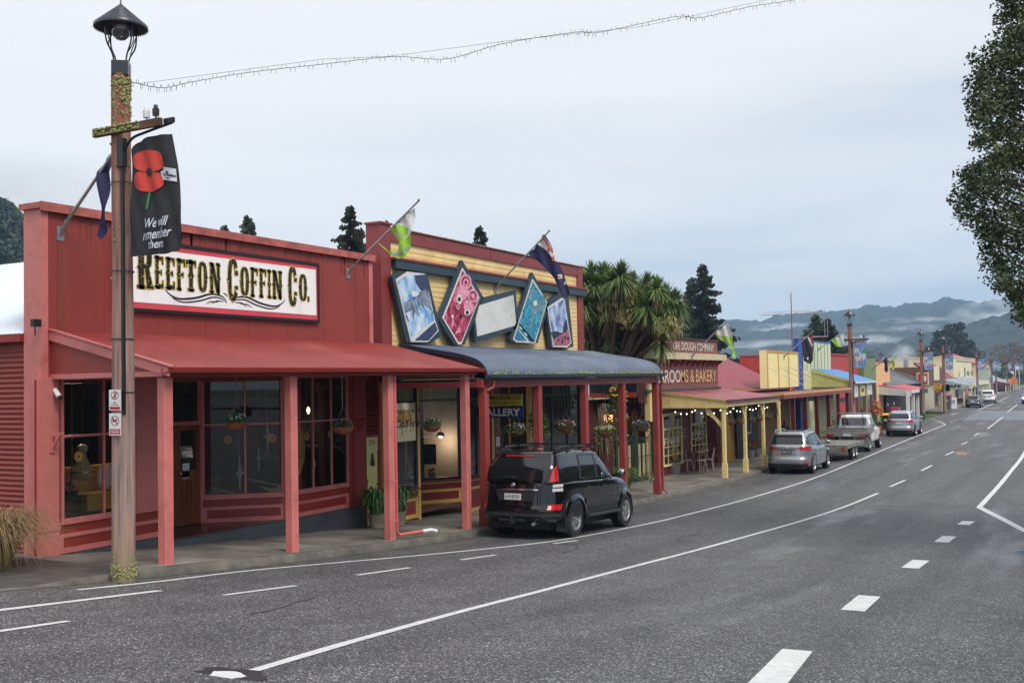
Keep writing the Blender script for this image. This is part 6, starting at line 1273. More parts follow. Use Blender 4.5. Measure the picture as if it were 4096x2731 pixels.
# ================================================================== small things on and beside building 1
t = thing('security_camera', 'white bullet security camera under the end of the red verandah', 'camera', PX(220, 1570, XF-.06)); p = t.location
mb = MB(); mb.tube([p+Vector((0,0,.05)), p+Vector((.06,-.01,-.01)), p+Vector((.14,-.02,-.07))], [.04,.045,.045], 12); mb.build('housing', M_white, t, smooth=50); mb = MB(); mb.ball(p+Vector((.145,-.02,-.075)), .04, 12, 8); mb.build('lens', M_black, t, smooth=1)
p = PX(140, 1292, XF-.06); t = thing('solar_light', 'small black solar light on a stem at the corner of the red roof', 'light', p-Vector((0,0,.16))); mb = MB(); mb.box(p.x-.02, p.x+.08, p.y-.07, p.y+.06, p.z-.06, p.z+.06); mb.tube([p-Vector((0,0,.05)), p-Vector((0,0,.2))], .012, 6); mb.build('panel', M_black, t)
for k, (px, py, lab) in enumerate(((208, 1745, 'small pink wall bracket on the corner pilaster of the red shop'), (1436, 1680, 'small dark pink wall bracket on the far pilaster of the red shop'))):
    p = PX(px, py, XF-.06); mb = MB(); mb.beam(p, p+Vector((.28,0,.06)), .03); mb.beam(p-Vector((0,0,.22)), p+Vector((.2,0,.04)), .025); mb.box(p.x-.01, p.x+.02, p.y-.04, p.y+.04, p.z-.26, p.z+.06); tag(mb.build('wall_bracket', M_pink if k == 0 else M_dred), lab, 'bracket')
# door notices
def sticker(label, X, pxl, pxr, pyt, pyb, m, n='notice', words=None):
    a, b = PX(pxl, pyt, X), PX(pxr, pyb, X); mb = MB(); mb.box(-X-.004, -X, a.y, b.y, b.z, a.z); o = mb.build('sheet', m, thing(n, label, 'notice', (-X, (a.y+b.y)/2, b.z))); return o.parent, a, b
t, a, b = sticker('white paper notice on the glass of the wooden shop door', XB-.0, 730, 758, 1854, 1911, M_white)
one('printed_square', M_ink, t, (-XB+.001, -XB+.002, a.y+.04, b.y-.05, a.z-.2, a.z-.08)) if False else None
# ---- chandelier, sofa and flowers in the left window
p = PX(330, 1905, XF+.45); t = thing('chandelier', 'beaded brass basket chandelier in the left window of the red shop', 'chandelier', p)
M_bead = mat('glass_beads', (236,206,150), .25, .5, 70, bump=.8, bscale=160, coat=.6)
zT, zB = PX(330, 1770, XF+.45).z, PX(330, 1922, XF+.45).z; H = zT-zB
mb = MB(); mb.lathe([(r, zB-p.z+H*v) for r, v in ((.02,0),(.1,.03),(.17,.1),(.205,.2),(.205,.27),(.16,.34),(.1,.5),(.065,.66),(.06,.74),(.09,.8),(.1,.86),(.09,.92),(.03,.97))], p, 26); mb.build('beads', M_bead, t, smooth=50)
mb = MB(); mb.lathe([(.212, zB-p.z+H*.235-.01), (.212, zB-p.z+H*.235+.01)], p, 26, cap=False); mb.tube([(p.x,p.y,zT-.02),(p.x,p.y,4.4)], .006, 5); mb.build('chain', mat('brass', (.6,.42,.15), .25, metal=1), t)
mb = MB(); q = PX(287, 1850, XF+.5); mb.tube([q+Vector((0,0,-.45+.0)), q, (q.x,q.y,4.4)], .014, 6); mb.ball(q+Vector((0,0,.25)), .035, 8, 6); tag(mb.build('rope', mat('rope', (150,120,70), .8)), 'knotted tan rope hanging beside the chandelier', 'rope')
M_sofa = mat('mustard_velvet', (206,160,10), .7, .15, 6)
q = PX(400, 2030, XF+.55); t = thing('sofa', 'mustard yellow velvet sofa in the left window of the red shop', 'sofa', (q.x, q.y, 1.96)); zf = 1.97
ya2, yb2 = PX(325, 2000, XF+.3).y, 13.9
one('seat', M_sofa, t, (-XF-.85, -XF-.15, ya2, yb2, zf+.14, zf+.42)); one('backrest', M_sofa, t, (-XF-1.05, -XF-.85, ya2, yb2, zf+.14, zf+.85)); one('armrest', M_sofa, t, (-XF-.85, -XF-.15, yb2-.25, yb2, zf+.42, zf+.72))
for yy in (ya2+.08, yb2-.1):
    mb = MB(); mb.tube([(-XF-.2, yy, zf), (-XF-.2, yy, zf+.14)], .02, 6); mb.build('leg', M_wood, t)
mb = MB(); mb.ball((-XF-.55, PX(430, 1980, XF+.5).y, zf+.65), .2, 14, 10, sc=(.35,.9,1.15)); tag(mb.build('cushion', M_white, smooth=1), 'white cushion leaning on the mustard sofa', 'cushion')
def flowers(name, label, cat, c, R, cols, n=40, leaf=(.04,.12,.03), lr=.05, group=None, seed=1, pot=None, h=.2, fs=.02, trail=0):
    rnd = random.Random(seed); t = thing(name, label, cat, c, group); c = Vector(c)
    mb = LMB()
    for i in range(n*6):
        a = rnd.uniform(0, 2*pi); r = R*sqrt(rnd.random()); z = rnd.random()**1.2*h*(1-.6*(r/R)**2)-(trail*rnd.random()**2 if r > R*.75 else 0); p = Vector((r*cos(a), r*sin(a), z)); d = Vector((rnd.gauss(0,1), rnd.gauss(0,1), rnd.gauss(.4,.6))).normalized()*lr; s = d.orthogonal().normalized()*lr*.35
        mb.raw([p-s*.3, p+d*.5-s, p+d, p+d*.5+s], [(0,1,2,3)])
    mb.build('foliage', mat('basket_leaf_%d' % int(leaf[1]*1000), leaf, .6, .5, 30), t)
    for k, col in enumerate(cols):
        mb = LMB()
        for i in range(n//len(cols)):
            a = rnd.uniform(0, 2*pi); r = R*sqrt(rnd.random())*.95; p = Vector((r*cos(a), r*sin(a), h*(.55+.5*rnd.random())*(1-.45*(r/R)**2))); mb.ball(p, fs*rnd.uniform(.7, 1.25), 6, 4, sc=(1,1,.7))
        mb.build('blossoms', mat('petal_%02x%02x%02x' % col, col, .6, .15, 30), t)
    return t
c_ = PX(265, 2000, XF+.22); flowers('bouquet', 'magenta lilies standing at the left edge of the shop window', 'flowers', c_, .16, [(190,30,90),(230,90,150)], 40, lr=.09, seed=3, h=.35, fs=.04)
c_ = PX(250, 2095, XF+.22); flowers('bouquet', 'green leaves with small red flowers at the foot of the left shop window', 'flowers', c_, .12, [(200,30,30)], 12, lr=.08, seed=4, h=.15, fs=.025)
# crescent moon figure in the right window
cy_, cz_ = PX(1142, 1820, XF+.5).y, PX(1142, 1835, XF+.5).z; t = thing('moon_figure', 'large pale crescent moon with a face inside the curved shop window', 'ornament', (-XF-.5, cy_, 1.9))
mb = MB(); R = .86; pts = []
cy0 = PX(1030, 1850, XF+.5).y; top_ = PX(1190, 1705, XF+.5); low_ = PX(1040, 1945, XF+.5)
out = [PX(x, y, XF+.5) for x, y in ((1188,1690),(1205,1725),(1213,1780),(1211,1840),(1198,1885),(1168,1935),(1132,1962),(1095,1970),(1060,1960),(1030,1938))]; inn = [PX(x, y, XF+.5) for x, y in ((1070,1953),(1105,1950),(1133,1925),(1148,1880),(1146,1840),(1150,1800),(1160,1750),(1175,1712))]
mb.prism([(-XF-.5, p.y, p.z) for p in out+inn], (.05, 0, 0)); mb.build('crescent', mat('moon_card', (206,176,110), .6, .15, 3), t)
mb = MB(); e = PX(1192, 1792, XF+.45); mb.ball((-XF-.44, e.y, e.z), .04, 8, 6, sc=(.2,1,.6)); e = PX(1192, 1826, XF+.45); mb.tube([(-XF-.44, e.y-.06, e.z), (-XF-.44, e.y, e.z-.02), (-XF-.44, e.y+.05, e.z+.02)], .012, 5); mb.build('face', M_ink, t)
# grass tussock and potted strap-leaf plants
def blades(name, label, cat, loc, R, H, n, m, wdt=.012, droop=.8, seed=1, group=None, kind=None, part='leaves', straight=False):
    rnd = random.Random(seed); t = thing(name, label, cat, loc, group); mb = LMB()
    for i in range(n):
        a = rnd.uniform(0, 2*pi); r0 = R*.25*rnd.random(); d = Vector((cos(a), sin(a), 0)); h = H*rnd.uniform(.6, 1.05); o = R*rnd.uniform(.4, 1.1); s = Vector((-sin(a), cos(a), 0))*wdt*rnd.uniform(.6, 1.2); P = []
        for k in range(6):
            u = k/5; P.append(d*(r0+o*u**1.4)+Vector((0,0,h*(sin(u*pi*.5*(1+droop*.75*rnd.random()**.5)) if not straight else u))))
        vs = []
        for k, p in enumerate(P): w_ = 1-(k/5)**2*.95; vs += [p-s*w_, p+s*w_]
        mb.raw(vs, [(2*k, 2*k+1, 2*k+3, 2*k+2) for k in range(5)])
    mb.build(part, m, t); return t
M_tuss = mat('dry_tussock', (.26,.18,.08), .8, .6, 25)
c_ = PG(40, 2262, 0); blades('tussock', 'tawny tussock grass drooping at the corner of the red shop', 'grass clump', (c_.x-.55, c_.y+.1, fp(c_.y)), 1.2, .85, 1300, M_tuss, .005, 1.3, 5)
M_strap = mat('strap_leaf', (.035,.10,.02), .45, .4, 12)
for px, py, lab, hh in ((1508, 2085, 'strap leaved green plant in a pot in front of the pale yellow door', .8), (1592, 2078, 'strap leaved green plant in a pot between the pink posts and the first gallery window', .8)):
    c_ = PX(px, py, 14.2); z0 = fp(c_.y); t = blades('potted_plant', lab, 'potted plant', (c_.x, c_.y, z0), .62, .62, 170, M_strap, .026, 1.15, int(px)); 
    for ch in KIDS(t): ch.location.z = .3
    b = LMB(); b.lathe([(.12,0),(.17,.02),(.2,.3),(.21,.34),(.18,.34),(.16,.28)], n=16); b.build('pot', mat('stone_pot', (120,112,98), .8, .2, 8), t, smooth=40)
# hanging flower baskets
M_coir = mat('coir_basket', (150,88,54), .9, .25, 25, bump=.7, bscale=60, grime='5b3420', grime_amt=.35, grime_scale=8)
def basket(px, py, wpx, X, label, cols, leaf, n=44, seed=1, top=4.38, trail=.05):
    p = PX(px, py, X); R = wpx/2/FPX*(p.y*cos(YAW)+X*sin(YAW))*1.0; t = flowers('hanging_basket', label, 'hanging basket', p, R*(1.45 if n >= 70 else .98), cols, n, leaf, R*.28, 'hanging flower baskets', seed, h=R*.95, fs=R*.10, trail=trail)
    b = LMB(); m = 24; vs = []; prof = [(.05,-.72),(.45,-.66),(.75,-.48),(.94,-.2),(1.0,.0),(1.03,.05),(.9,.05),(.85,-.05),(.0,-.05)]
    for r, z in prof:
        for j in range(m): a = 2*pi*j/m; rr = r*R*(1+.035*(1 if j % 3 else -1)); vs.append((rr*cos(a), rr*sin(a), z*R))
    b.raw(vs, [(i*m+j, i*m+(j+1) % m, (i+1)*m+(j+1) % m, (i+1)*m+j) for i in range(len(prof)-1) for j in range(m)]+[tuple(range(m))]); b.build('bowl', M_coir, t, smooth=50)
    b = LMB(); b.tube([(0,0,R*2.0),(0,0,top-p.z)], .006, 4)
    for k in range(3): a = 2*pi*k/3+.4; b.tube([(R*.98*cos(a), R*.98*sin(a), .03), (0,0,R*2.0)], .004, 4)
    b.build('chain', M_steel, t); return t
Wt, Vi, Pk, Or = (225,225,215), (70,40,120), (190,90,140), (220,110,30)
basket(945, 1690, 84, 13.3, 'hanging basket of white pansies between the first two pink posts', [Wt, Wt, Vi], (.05,.15,.03), 44, 1)
basket(1371, 1708, 84, 13.3, 'hanging basket with bare pink stems beside the third window of the red shop', [Pk, Vi], (.05,.15,.03), 14, 2)
basket(1728, 1702, 70, 13.2, 'hanging basket of white flowers with loose coir, before the gallery lamp', [Wt, Wt], (.05,.15,.03), 36, 3)
basket(2064, 1722, 66, 13.1, 'full hanging basket with a white top and purple red fringe, below the GALLERY sign', [Wt, (120,40,60)], (.09,.14,.03), 90, 4, 4.2, .1)
basket(2262, 1710, 66, 13.0, 'full hanging basket between the second and third verandah posts of the gallery', [Wt, Vi, (190,40,50)], (.06,.10,.03), 90, 5, 4.2, .2)
basket(2420, 1728, 62, 12.9, 'trailing hanging basket in front of the iron gate', [Wt, (220,200,90)], (.10,.14,.04), 70, 6, 4.2, .45)
basket(2569, 1704, 56, 12.9, 'purple and white hanging basket beside the last gallery post', [Wt, Vi, Vi], (.05,.08,.05), 70, 7, 4.2, .25)
p = PX(2155, 1700, 13.4); flowers('hanging_plant', 'feathery green plant spilling beside the GALLERY sign post', 'plant', p, .3, [(110,150,60)], 40, (.10,.22,.04), .1, None, 12, h=.5, fs=.015, trail=.4)

# gold roundels on the glass and hanging star ornaments
def on_splay(px, py, off=.0):
    a = Vector((-XB, 16.14, 0)); n = Vector((17.25-16.14, -(-XF+XB), 0)).normalized(); d = ray(px, py); o = Vector((0,0,EYE)); t = (a-o).dot(n)/d.dot(n); return o+d*t+n*off, n
M_gdec = mat('gold_decal', (200,160,60), .4, .1)
for px, py, w_ in ((911,1757,1),(1088,1750,1),(1226,1745,0),(1322,1737,0),(315,1825,0)):
    if w_: c, n = on_splay(px, py, .012); r_ = Vector((-n.y, n.x, 0))
    else: c = PX(px, py, XF-.012); r_ = Vector((0,1,0))
    mb = MB()
    for r0, r1 in ((.085,.070),(.05,.03)):
        for i in range(20):
            a0, a1 = 2*pi*i/20, 2*pi*(i+1)/20; mb.raw([c+(r_*cos(a)+Vector((0,0,sin(a))))*r for a, r in ((a0,r0),(a1,r0),(a1,r1),(a0,r1))], [(0,1,2,3)])
    mb.build('window_roundel', M_gdec, red)
M_star = mat('paper_star', (200,204,206), .6, .15)
for k, (px, py, s_, lab) in enumerate(((957,1890,.30,'pale paper star hanging low in the bay window of the red shop'), (1033,1835,.22,'small pale paper star in the middle of the bay window'), (1068,1745,.30,'faint tall paper star near the top of the bay window'), (1254,1855,.16,'small white star in the third window of the red shop'))):
    p = PX(px, py, XF+1.7 if k < 3 else XF+.7); mb = MB(); pts = []
    for i in range(8): a = pi/2+i*pi/4; r = s_*(1.25 if i % 4 == 0 else .8) if i % 2 == 0 else s_*.28; pts.append((p.x, p.y+r*.6*cos(a), p.z+r*sin(a)))
    mb.prism(pts, (.03, .0, 0)); mb.tube([p+Vector((0,0,s_)), (p.x, p.y, 4.4)], .004, 4); tag(mb.build('paper_star', M_star), lab, 'ornament', 'paper stars in the shop window')
# ================================================================== THE REST OF THE STREET
def facade_box(parent, name, m, X, pxl, pxr, pyt, z0, depth=.3, pyref=None, z1=None):
    a, b = PX(pxl, 1480, X).y, PX(pxr, 1480, X).y; z1 = z1 or PX(pxr, pyt, X).z
    return one(name, m, parent, (-X-depth, -X, a, b, z0, z1))
c25 = lambda *p: G(p, 3.136, 3.136, 2250, 1450)
# ---- alley: small iron-clad lean-to, gates, maroon boards
XG = 15.6
ga_, gb_ = 33.3, 39.6
M_greyiron = mat('bare_iron', (168,168,160), .5, .12, 2, grime='8a8578', grime_amt=.3)
al = thing('lean_to', 'small shed roofed in bare grey corrugated iron behind the gates and cabbage tree', 'shed', (-XG, 36, .2))
mb = MB(); corr(mb, (-XG+.1, gb_+1.0, 3.55), (-XG+.1, 32.7, 3.55), [(0,0,0), (-2.4,0,2.0)], pitch=.11, amp=.012); mb.build('roof', M_greyiron, al, smooth=60)
one('wall', mat('dark_maroon_board', (84,34,34), .6), al, (-XG-.3, -XG-.2, 32.7, gb_+.9, .2, 3.5)); one('gutter', M_greyiron, al, (-XG+.08, -XG+.2, 32.7, gb_+1, 3.46, 3.55))
mb = MB(); boards(mb, (-XG+.12, PX(2530,1850,XG-.12).y), (-XG+.12, PX(2585,1850,XG-.12).y), .15, 2.9, (1,0,0), .16, .02); mb.build('weatherboards', mat('maroon_boards', (132,46,44), .5, .08), al)
xq = PX(2565, 1850, XG).y; one('door_trim', mat('dark_green_paint', (26,56,44), .45), al, (-XG+.14, -XG+.2, xq+.6, xq+.72, .15, 3.2), (-XG+.14, -XG+.2, PX(2528,1850,XG).y-.12, PX(2528,1850,XG).y, .15, 3.0))
one('lit_window', mat('warm_window', (1,.45,.15), emit=1.2), al, (-XG-.19, -XG-.18, 36.4, 37.4, 2.55, 2.85)); one('door', mat('cream_door', (190,170,110), .5), al, (-XG-.19, -XG-.15, 38.0, 39.2, .15, 2.7))
M_green = MATS['dark_green_paint']; M_cream = mat('cream_paint', (232,216,160), .45, .05)
for k, (y0, y1, lab) in enumerate(((35.0, 36.9, 'arched iron gate with cream boards, nearer one beside the cabbage tree trunk'), (37.0, 38.8, 'arched iron gate with cream boards, farther one next to the maroon weatherboards'))):
    g = thing('iron_gate', lab, 'gate', (-14.7, y0, gz(y0)), 'arched iron gates in the alley'); z0 = gz(y0)+.06; n = 14; ym = (y0+y1)/2
    one('frame', M_green, g, (-14.74, -14.66, y0, y0+.1, z0, 2.5), (-14.74, -14.66, y1-.1, y1, z0, 2.5))
    mb = MB(); arc = curve([Vector((-14.7, y0+.1, 2.2)), Vector((-14.7, y0+.4, 1.95)), Vector((-14.7, ym, 1.85)), Vector((-14.7, y1-.4, 1.95)), Vector((-14.7, y1-.1, 2.2))], 5); mb.tube(arc, .02, 5); mb.tube([(-14.7, y0, z0+.1), (-14.7, y1, z0+.1)], .02, 5); mb.tube([(-14.7, y0, z0+.9), (-14.7, y1, z0+.9)], .018, 5)
    for i in range(n): yy = y0+.14+(y1-y0-.28)*i/(n-1); mb.tube([(-14.7, yy, z0+.1), (-14.7, yy, 1.95)], .010, 5)
    mb.build('bars', M_green, g)
    mb = MB()
    for i in range(4): yy = y0+.25+(y1-y0-.5)*i/3; mb.box(-14.84, -14.81, yy-.1, yy+.1, z0+.08, 1.7+.0)
    mb.build('cream_slats', M_cream, g)
t = xz_sign('hanging_sign', 'dark blue and orange red hanging sign in front of the alley', 34.6, 2357, 2547, 1527, 1589, mat('night_blue', (12,26,38), .5, .3, 3), [])
a, b = PY(2357, 1570, 34.6), PY(2547, 1589, 34.6); mb = MB(); mb.prism([(a.x, 34.59, b.z), (b.x, 34.59, b.z), (b.x, 34.59, b.z+.2), (lerp(a.x,b.x,.5), 34.59, b.z+.13), (a.x, 34.59, b.z+.17)], (0, .006, 0)); mb.build('orange_band', mat('rust_orange', (160,60,30), .5, .2), t)
xz_sign('hanging_sign', 'narrow black hanging sign with faint letters below the orange and blue sign', 34.7, 2375, 2537, 1598, 1613, M_black, [('TEAM', .82, .5, .5, .2, mat('faint_white', (150,150,150), .5), .01)])
# vine with yellow leaves on the trunk
c_ = PX(2440, 1800, 14.9)
# ---- bakery
XK = 15.0; M_brick = mat('brown_red_boards', (134,76,68), .6, .12, 1.5, grime='5f3a34', grime_amt=.2); M_bread = mat('bakery_red', (104,36,38), .55, .12); M_creamk = mat('yellow_trim', (242,216,146), .45, .1, 2, grime='8f7a40', grime_amt=.2, grime_scale=4)
k1 = PX(2871, 1480, XK).y; kp = 40.6; bk = thing('bakery', 'brown boarded bakery with faded lettering, cream cornice and yellow trimmed verandah', 'bakery', (-XK, kp, .1))
zt_ = PX(2871, 1366, XK).z; zc1 = PX(2871, 1419, XK).z; zc0 = PX(2871, 1442, XK).z; zb_ = PX(2867, 1546, XK).z
mb = MB(); boards(mb, (-XK, 38.9), (-XK, k1), zc1, zt_, (1,0,0), .2, .014); boards(mb, (-XK, 38.9), (-XK, k1), zb_, zc0, (1,0,0), .2, .014); mb.box(-XK-.3, -XK-.005, 38.9, k1, zb_-.5, zt_-.02); mb.build('parapet', M_brick, bk)
one('cornice', mat('weathered_cream', (206,196,158), .55, .15, 3), bk, (-XK, -XK+.34, 38.8, k1+.35, zc0, zc1)); one('cap', mat('lead_grey', (70,72,70), .6), bk, (-XK-.35, -XK+.06, 38.8, k1+.05, zt_, zt_+.05), (-XK-.02, -XK+.14, 38.8, k1+.02, zb_-.1, zb_))
n = 14
for i in range(n): mb = MB(); y = 39+(k1-39.1)*i/(n-1); mb.prism([(-XK+.021, y-.05, zc0-.32), (-XK+.021, y-.05, zc0-.001), (-XK+.28, y-.05, zc0-.001), (-XK+.2, y-.05, zc0-.12), (-XK+.06, y-.05, zc0-.2)], (0, .1, 0)); mb.build('cornice_bracket', M_brick, bk)
def ktext(s, pxl, pxr, pyt, pyb, m, bold=.02):
    a, b = PX(pxl, (pyt+pyb)/2, XK), PX(pxr, (pyt+pyb)/2, XK); c = PX((pxl+pxr)/2, (pyt+pyb)/2, XK); h = PX((pxl+pxr)/2, pyt, XK).z-PX((pxl+pxr)/2, pyb, XK).z; mb = MB(); put_text(mb, s, (-XK+.03, (a.y+b.y)/2, c.z), (0,1,0), (0,0,1), h, b.y-a.y, bold=bold); return mb.build('lettering', m, bk)
M_lw = mat('old_white_lettering', (224,218,204), .6, .1, 8, grime='9a7a6a', grime_amt=.1, grime_scale=14); M_lt = mat('faded_tan_lettering', (216,180,122), .6, .15, 8, grime='8a5a50', grime_amt=.2, grime_scale=14)
ktext('URE DOUGH COMPANY', 2690, 2853, 1371, 1402, M_lw, .01); ktext('TEAROO', 2600, 2720, 1479, 1531, M_lw, .012); ktext('MS & BAKERY', 2721, 2862, 1477, 1528, M_lt, .012)
# verandah
ze = PX(2908, 1600, 12.2).z; yk2 = PX(3120, 1590, 12.2).y; zj = zb_-.1; XE2 = 12.2
mb = MB(); corr(mb, (-XE2, yk2, ze), (-XE2, kp-.1, ze), [(0,0,0), (-(XK-XE2)*.5-.02, 0, (zj-ze)*.5), (-(XK-XE2)-.02, 0, zj-ze)], pitch=.1); mb.build('verandah_roof', mat('dusky_red_iron', (150,74,82), .38, .12, 1, grime='a89090', grime_amt=.2), bk, smooth=60)
zf1 = ze-.02; zf0 = PX(2905, 1634, 12.2).z
one('fascia', M_creamk, bk, (-XE2-.06, -XE2-.02, kp, yk2-.02, zf0+.06, zf1)); one('gutter', mat('maroon_gutter', (90,42,44), .5), bk, (-XE2-.02, -XE2+.1, kp-.1, yk2, zf1-.06, zf1+.03))
mb = MB(); n = 22; P = [(-XK+.01, zj-.04), (-XE2+.02, ze-.03)]
top_ = [(-XK+.01, kp-.04, zj-.02), (-XE2+.02, kp-.04, ze-.02)]; bot = []
for i in range(n*3+1): u = i/(n*3); bot.append((lerp(-XE2+.02, -XK+.01, u), kp-.04, zf0-.0+.045*abs(sin(pi*u*n/1.0))))
mb.prism(top_+bot, (0, .03, 0)); mb.build('scalloped_end', M_creamk, bk)
mb = MB(); mb.prism([(-XK-.1, kp-.09, zj-.05), (-XE2+.06, kp-.09, ze-.06), (-XE2+.06, kp-.09, ze+.02), (-XK-.1, kp-.09, zj+.03)], (0, .05, 0)); mb.build('barge_board', M_creamk, bk)
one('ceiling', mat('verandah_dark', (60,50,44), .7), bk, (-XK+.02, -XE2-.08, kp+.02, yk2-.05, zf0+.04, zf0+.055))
for i, px in enumerate((2898, 2981.5, 3055, 3119)):
    y = PX(px, 1800, 12.4).y; p = post(bk, y, a=.15, ztop=zf0+.06, m=M_creamk, base=.55)
    mb = MB()
    for s in ((-1, 1) if i else (1,)): mb.prism([(-12.43, y+s*.075, zf0-.5), (-12.43, y+s*.1, zf0-.5), (-12.43, y+s*.38, zf0+.03), (-12.43, y+s*.28, zf0+.05), (-12.43, y+s*.075, zf0-.34)], (.05, 0, 0))
    if i == 0: mb.prism([(-12.475, y-.02, zf0-.85), (-12.475, y-.02, zf0-.6), (-12.75, y-.02, zf0-.3), (-12.95, y-.02, zf0-.0), (-13.15, y-.02, zf0-.0), (-13.1, y-.02, zf0-.2), (-12.8, y-.02, zf0-.42), (-12.6, y-.02, zf0-.66)], (0, .05, 0))
    mb.build('bracket', M_creamk, p)
# front wall and windows
y2 = PX(2826, 1700, XK).y
one('front_wall', M_bread, bk, (-XK-.2, -XK, PX(2606,1700,XK).y, y2, .08, zb_-.5)); one('front_wall', M_bread, bk, (-XK-1.2, -XK-1.1, y2, k1, .08, 3), (-XK-1.1, -XK, k1-.4, k1-.1, .08, 3))
one('pilaster', M_creamk, bk, (-XK-.1, -XK+.12, PX(2590,1700,XK).y, PX(2606,1700,XK).y, .1, 3.95))
def kwindow(pxl, pxr, pyt, pyb, ptr, cols, rows):
    a, b = PX(pxl, 1700, XK).y, PX(pxr, 1700, XK).y; zt, zb = PX((pxl+pxr)/2, pyt, XK).z, PX((pxl+pxr)/2, pyb, XK).z; zr = PX((pxl+pxr)/2, ptr, XK).z
    mb = MB(); f = .1; x0, x1 = -XK+.001, -XK+.06
    mb.box(x0, x1, a, a+f, zb, zt); mb.box(x0, x1, b-f, b, zb, zt); mb.box(x0, x1, a+f, b-f, zt-f, zt); mb.box(x0, x1+.04, a-.05, b+.05, zb-.08, zb); mb.box(x0, x1, a+f, b-f, zr-.05, zr+.05)
    for i in range(1, cols): y = a+f+(b-a-2*f)*i/cols; mb.box(x0+.01, x1-.01, y-.018, y+.018, zb, zr-.05)
    for j in range(1, rows): z = zb+(zr-.05-zb)*j/rows; mb.box(x0+.011, x1-.011, a+f, b-f, z-.018, z+.018)
    w = mb.build('window', M_creamk, bk); mb = MB(); mb.raw([(-XK+.012, a+f, zb), (-XK+.012, b-f, zb), (-XK+.012, b-f, zt-f), (-XK+.012, a+f, zt-f)], [(0,1,2,3)]); mb.build('glass', M_tint, w)
    mb = MB(); rnd = random.Random(int(pxl))
    for k in range(5): y = a+f+.1+k*(b-a-.4)/5; z = zb+(zr-zb)*.55; mb.box(-XK+.013, -XK+.016, y, y+.16, z, z+.2)
    mb.build('menu_sheets', M_white, w)
kwindow(2646, 2724, 1650, 1852, 1712, 4, 4); kwindow(2760, 2822, 1636, 1804, 1694, 4, 4)
mb = MB()
for i, s in enumerate(('ICE CREAM', 'COFFEE', '& PIES')): 
    p = PX(2737, 1715+i*14, XK); mb.box(-XK+.001, -XK+.004, p.y-.28, p.y+.28, p.z-.05, p.z+.04)
mb.build('wall_wording', mat('faint_wording', (150,110,104), .6, .4, 40), bk)
# cafe furniture on the footpath
def chair_parts(m, lab, loc, rot, src=None):
    t = thing('cafe_chair', lab, 'chair', loc, 'bentwood chairs outside the bakery', rot)
    b = LMB(); b.lathe([(.19,.44),(.2,.45),(.2,.47),(.18,.48)], n=16); b.build('seat', m, t, smooth=40)
    for sx, sy in ((-1,-1),(1,-1),(-1,1),(1,1)): b = LMB(); b.tube([(sx*.14, sy*.14, .45), (sx*.19, sy*.2, 0)], .016, 6); b.build('leg', m, t)
    b = LMB(); b.tube(curve([Vector((-.18,.14,.44)), Vector((-.19,.2,.7)), Vector((-.12,.23,.88)), Vector((0,.235,.92)), Vector((.12,.23,.88)), Vector((.19,.2,.7)), Vector((.18,.14,.44))], 4), .014, 6)
    b.tube(curve([Vector((-.09,.16,.46)), Vector((-.1,.2,.66)), Vector((0,.225,.8)), Vector((.1,.2,.66)), Vector((.09,.16,.46))], 4), .010, 5); b.build('backrest', m, t, smooth=50); return t
M_pch = mat('pale_chair_paint', (196,170,164), .5, .06); M_bch = mat('brown_bentwood', (130,74,34), .45, .15)
def gnd(px, py): p = PG(px, py, 0); return Vector((p.x, p.y, gz(p.y)))
c0 = chair_parts(M_pch, 'pale pink bentwood chair nearest the barrel of flowers', gnd(2748, 1885), 1.2); c0.scale = (1.08,)*3
for px, py, r, lab in ((2803, 1886, -2.2, 'pale pink bentwood chair in front of the cafe table'), (2836, 1882, -1.4, 'pale pink bentwood chair on the far side of the cafe table')): dup(c0, gnd(px, py), lab, (0,0,r), 1.08)
c1_ = chair_parts(M_bch, 'brown bentwood chair behind the pale chairs, beside the first yellow post', gnd(2880, 1870), -.6); c1_.scale = (1.08,)*3
for px, py, r, lab in ((2860, 1862, 1.0, 'brown bentwood chair at the second cafe table'), (2820, 1868, 2.9, 'brown bentwood chair against the bakery wall behind the pale chairs')): dup(c1_, gnd(px, py), lab, (0,0,r), 1.08)
def ctable(lab, p):
    t = thing('cafe_table', lab, 'table', p, 'cafe tables outside the bakery'); b = LMB(); b.lathe([(.34,.73),(.35,.74),(.35,.76),(.0,.765)], n=24); b.build('tabletop', M_wood, t); b = LMB(); b.tube([(0,0,.0),(0,0,.73)], .035, 8); b.box(-.25,.25,-.03,.03,.0,.03); b.box(-.03,.03,-.25,.25,.0,.031); b.build('pedestal', M_black, t); return t
ctable('dark cafe table between the pale pink chairs', gnd(2787, 1880)); ctable('dark cafe table between the brown chairs', gnd(2856, 1860))
p = gnd(2695, 1895); t = flowers('planter', 'grey round barrel of orange flowers at the foot of the bakery window', 'planter', p+Vector((0,0,.5)), .26, [Or, (230,150,40)], 16, (.07,.16,.03), .09, None, 21, h=.28, fs=.035)
b = LMB(); b.lathe([(.25,-.5),(.29,-.1),(.29,-.0),(.26,-.0),(.25,-.06)], n=20); b.build('barrel', mat('grey_barrel', (110,112,110), .6, .15), t, smooth=50)
for i, (px, py) in enumerate(((2927,1688),(2962,1686),(3008,1680),(3037,1673),(3073,1668),(3110,1664))):
    basket(px, py, 30, 12.5, ['first','second','third','fourth','fifth','sixth'][i]+' dark hanging basket from the left along the bakery verandah', [(200,190,170),(150,60,70)], (.06,.10,.03), 8, 30+i, zf0+.05, .1)
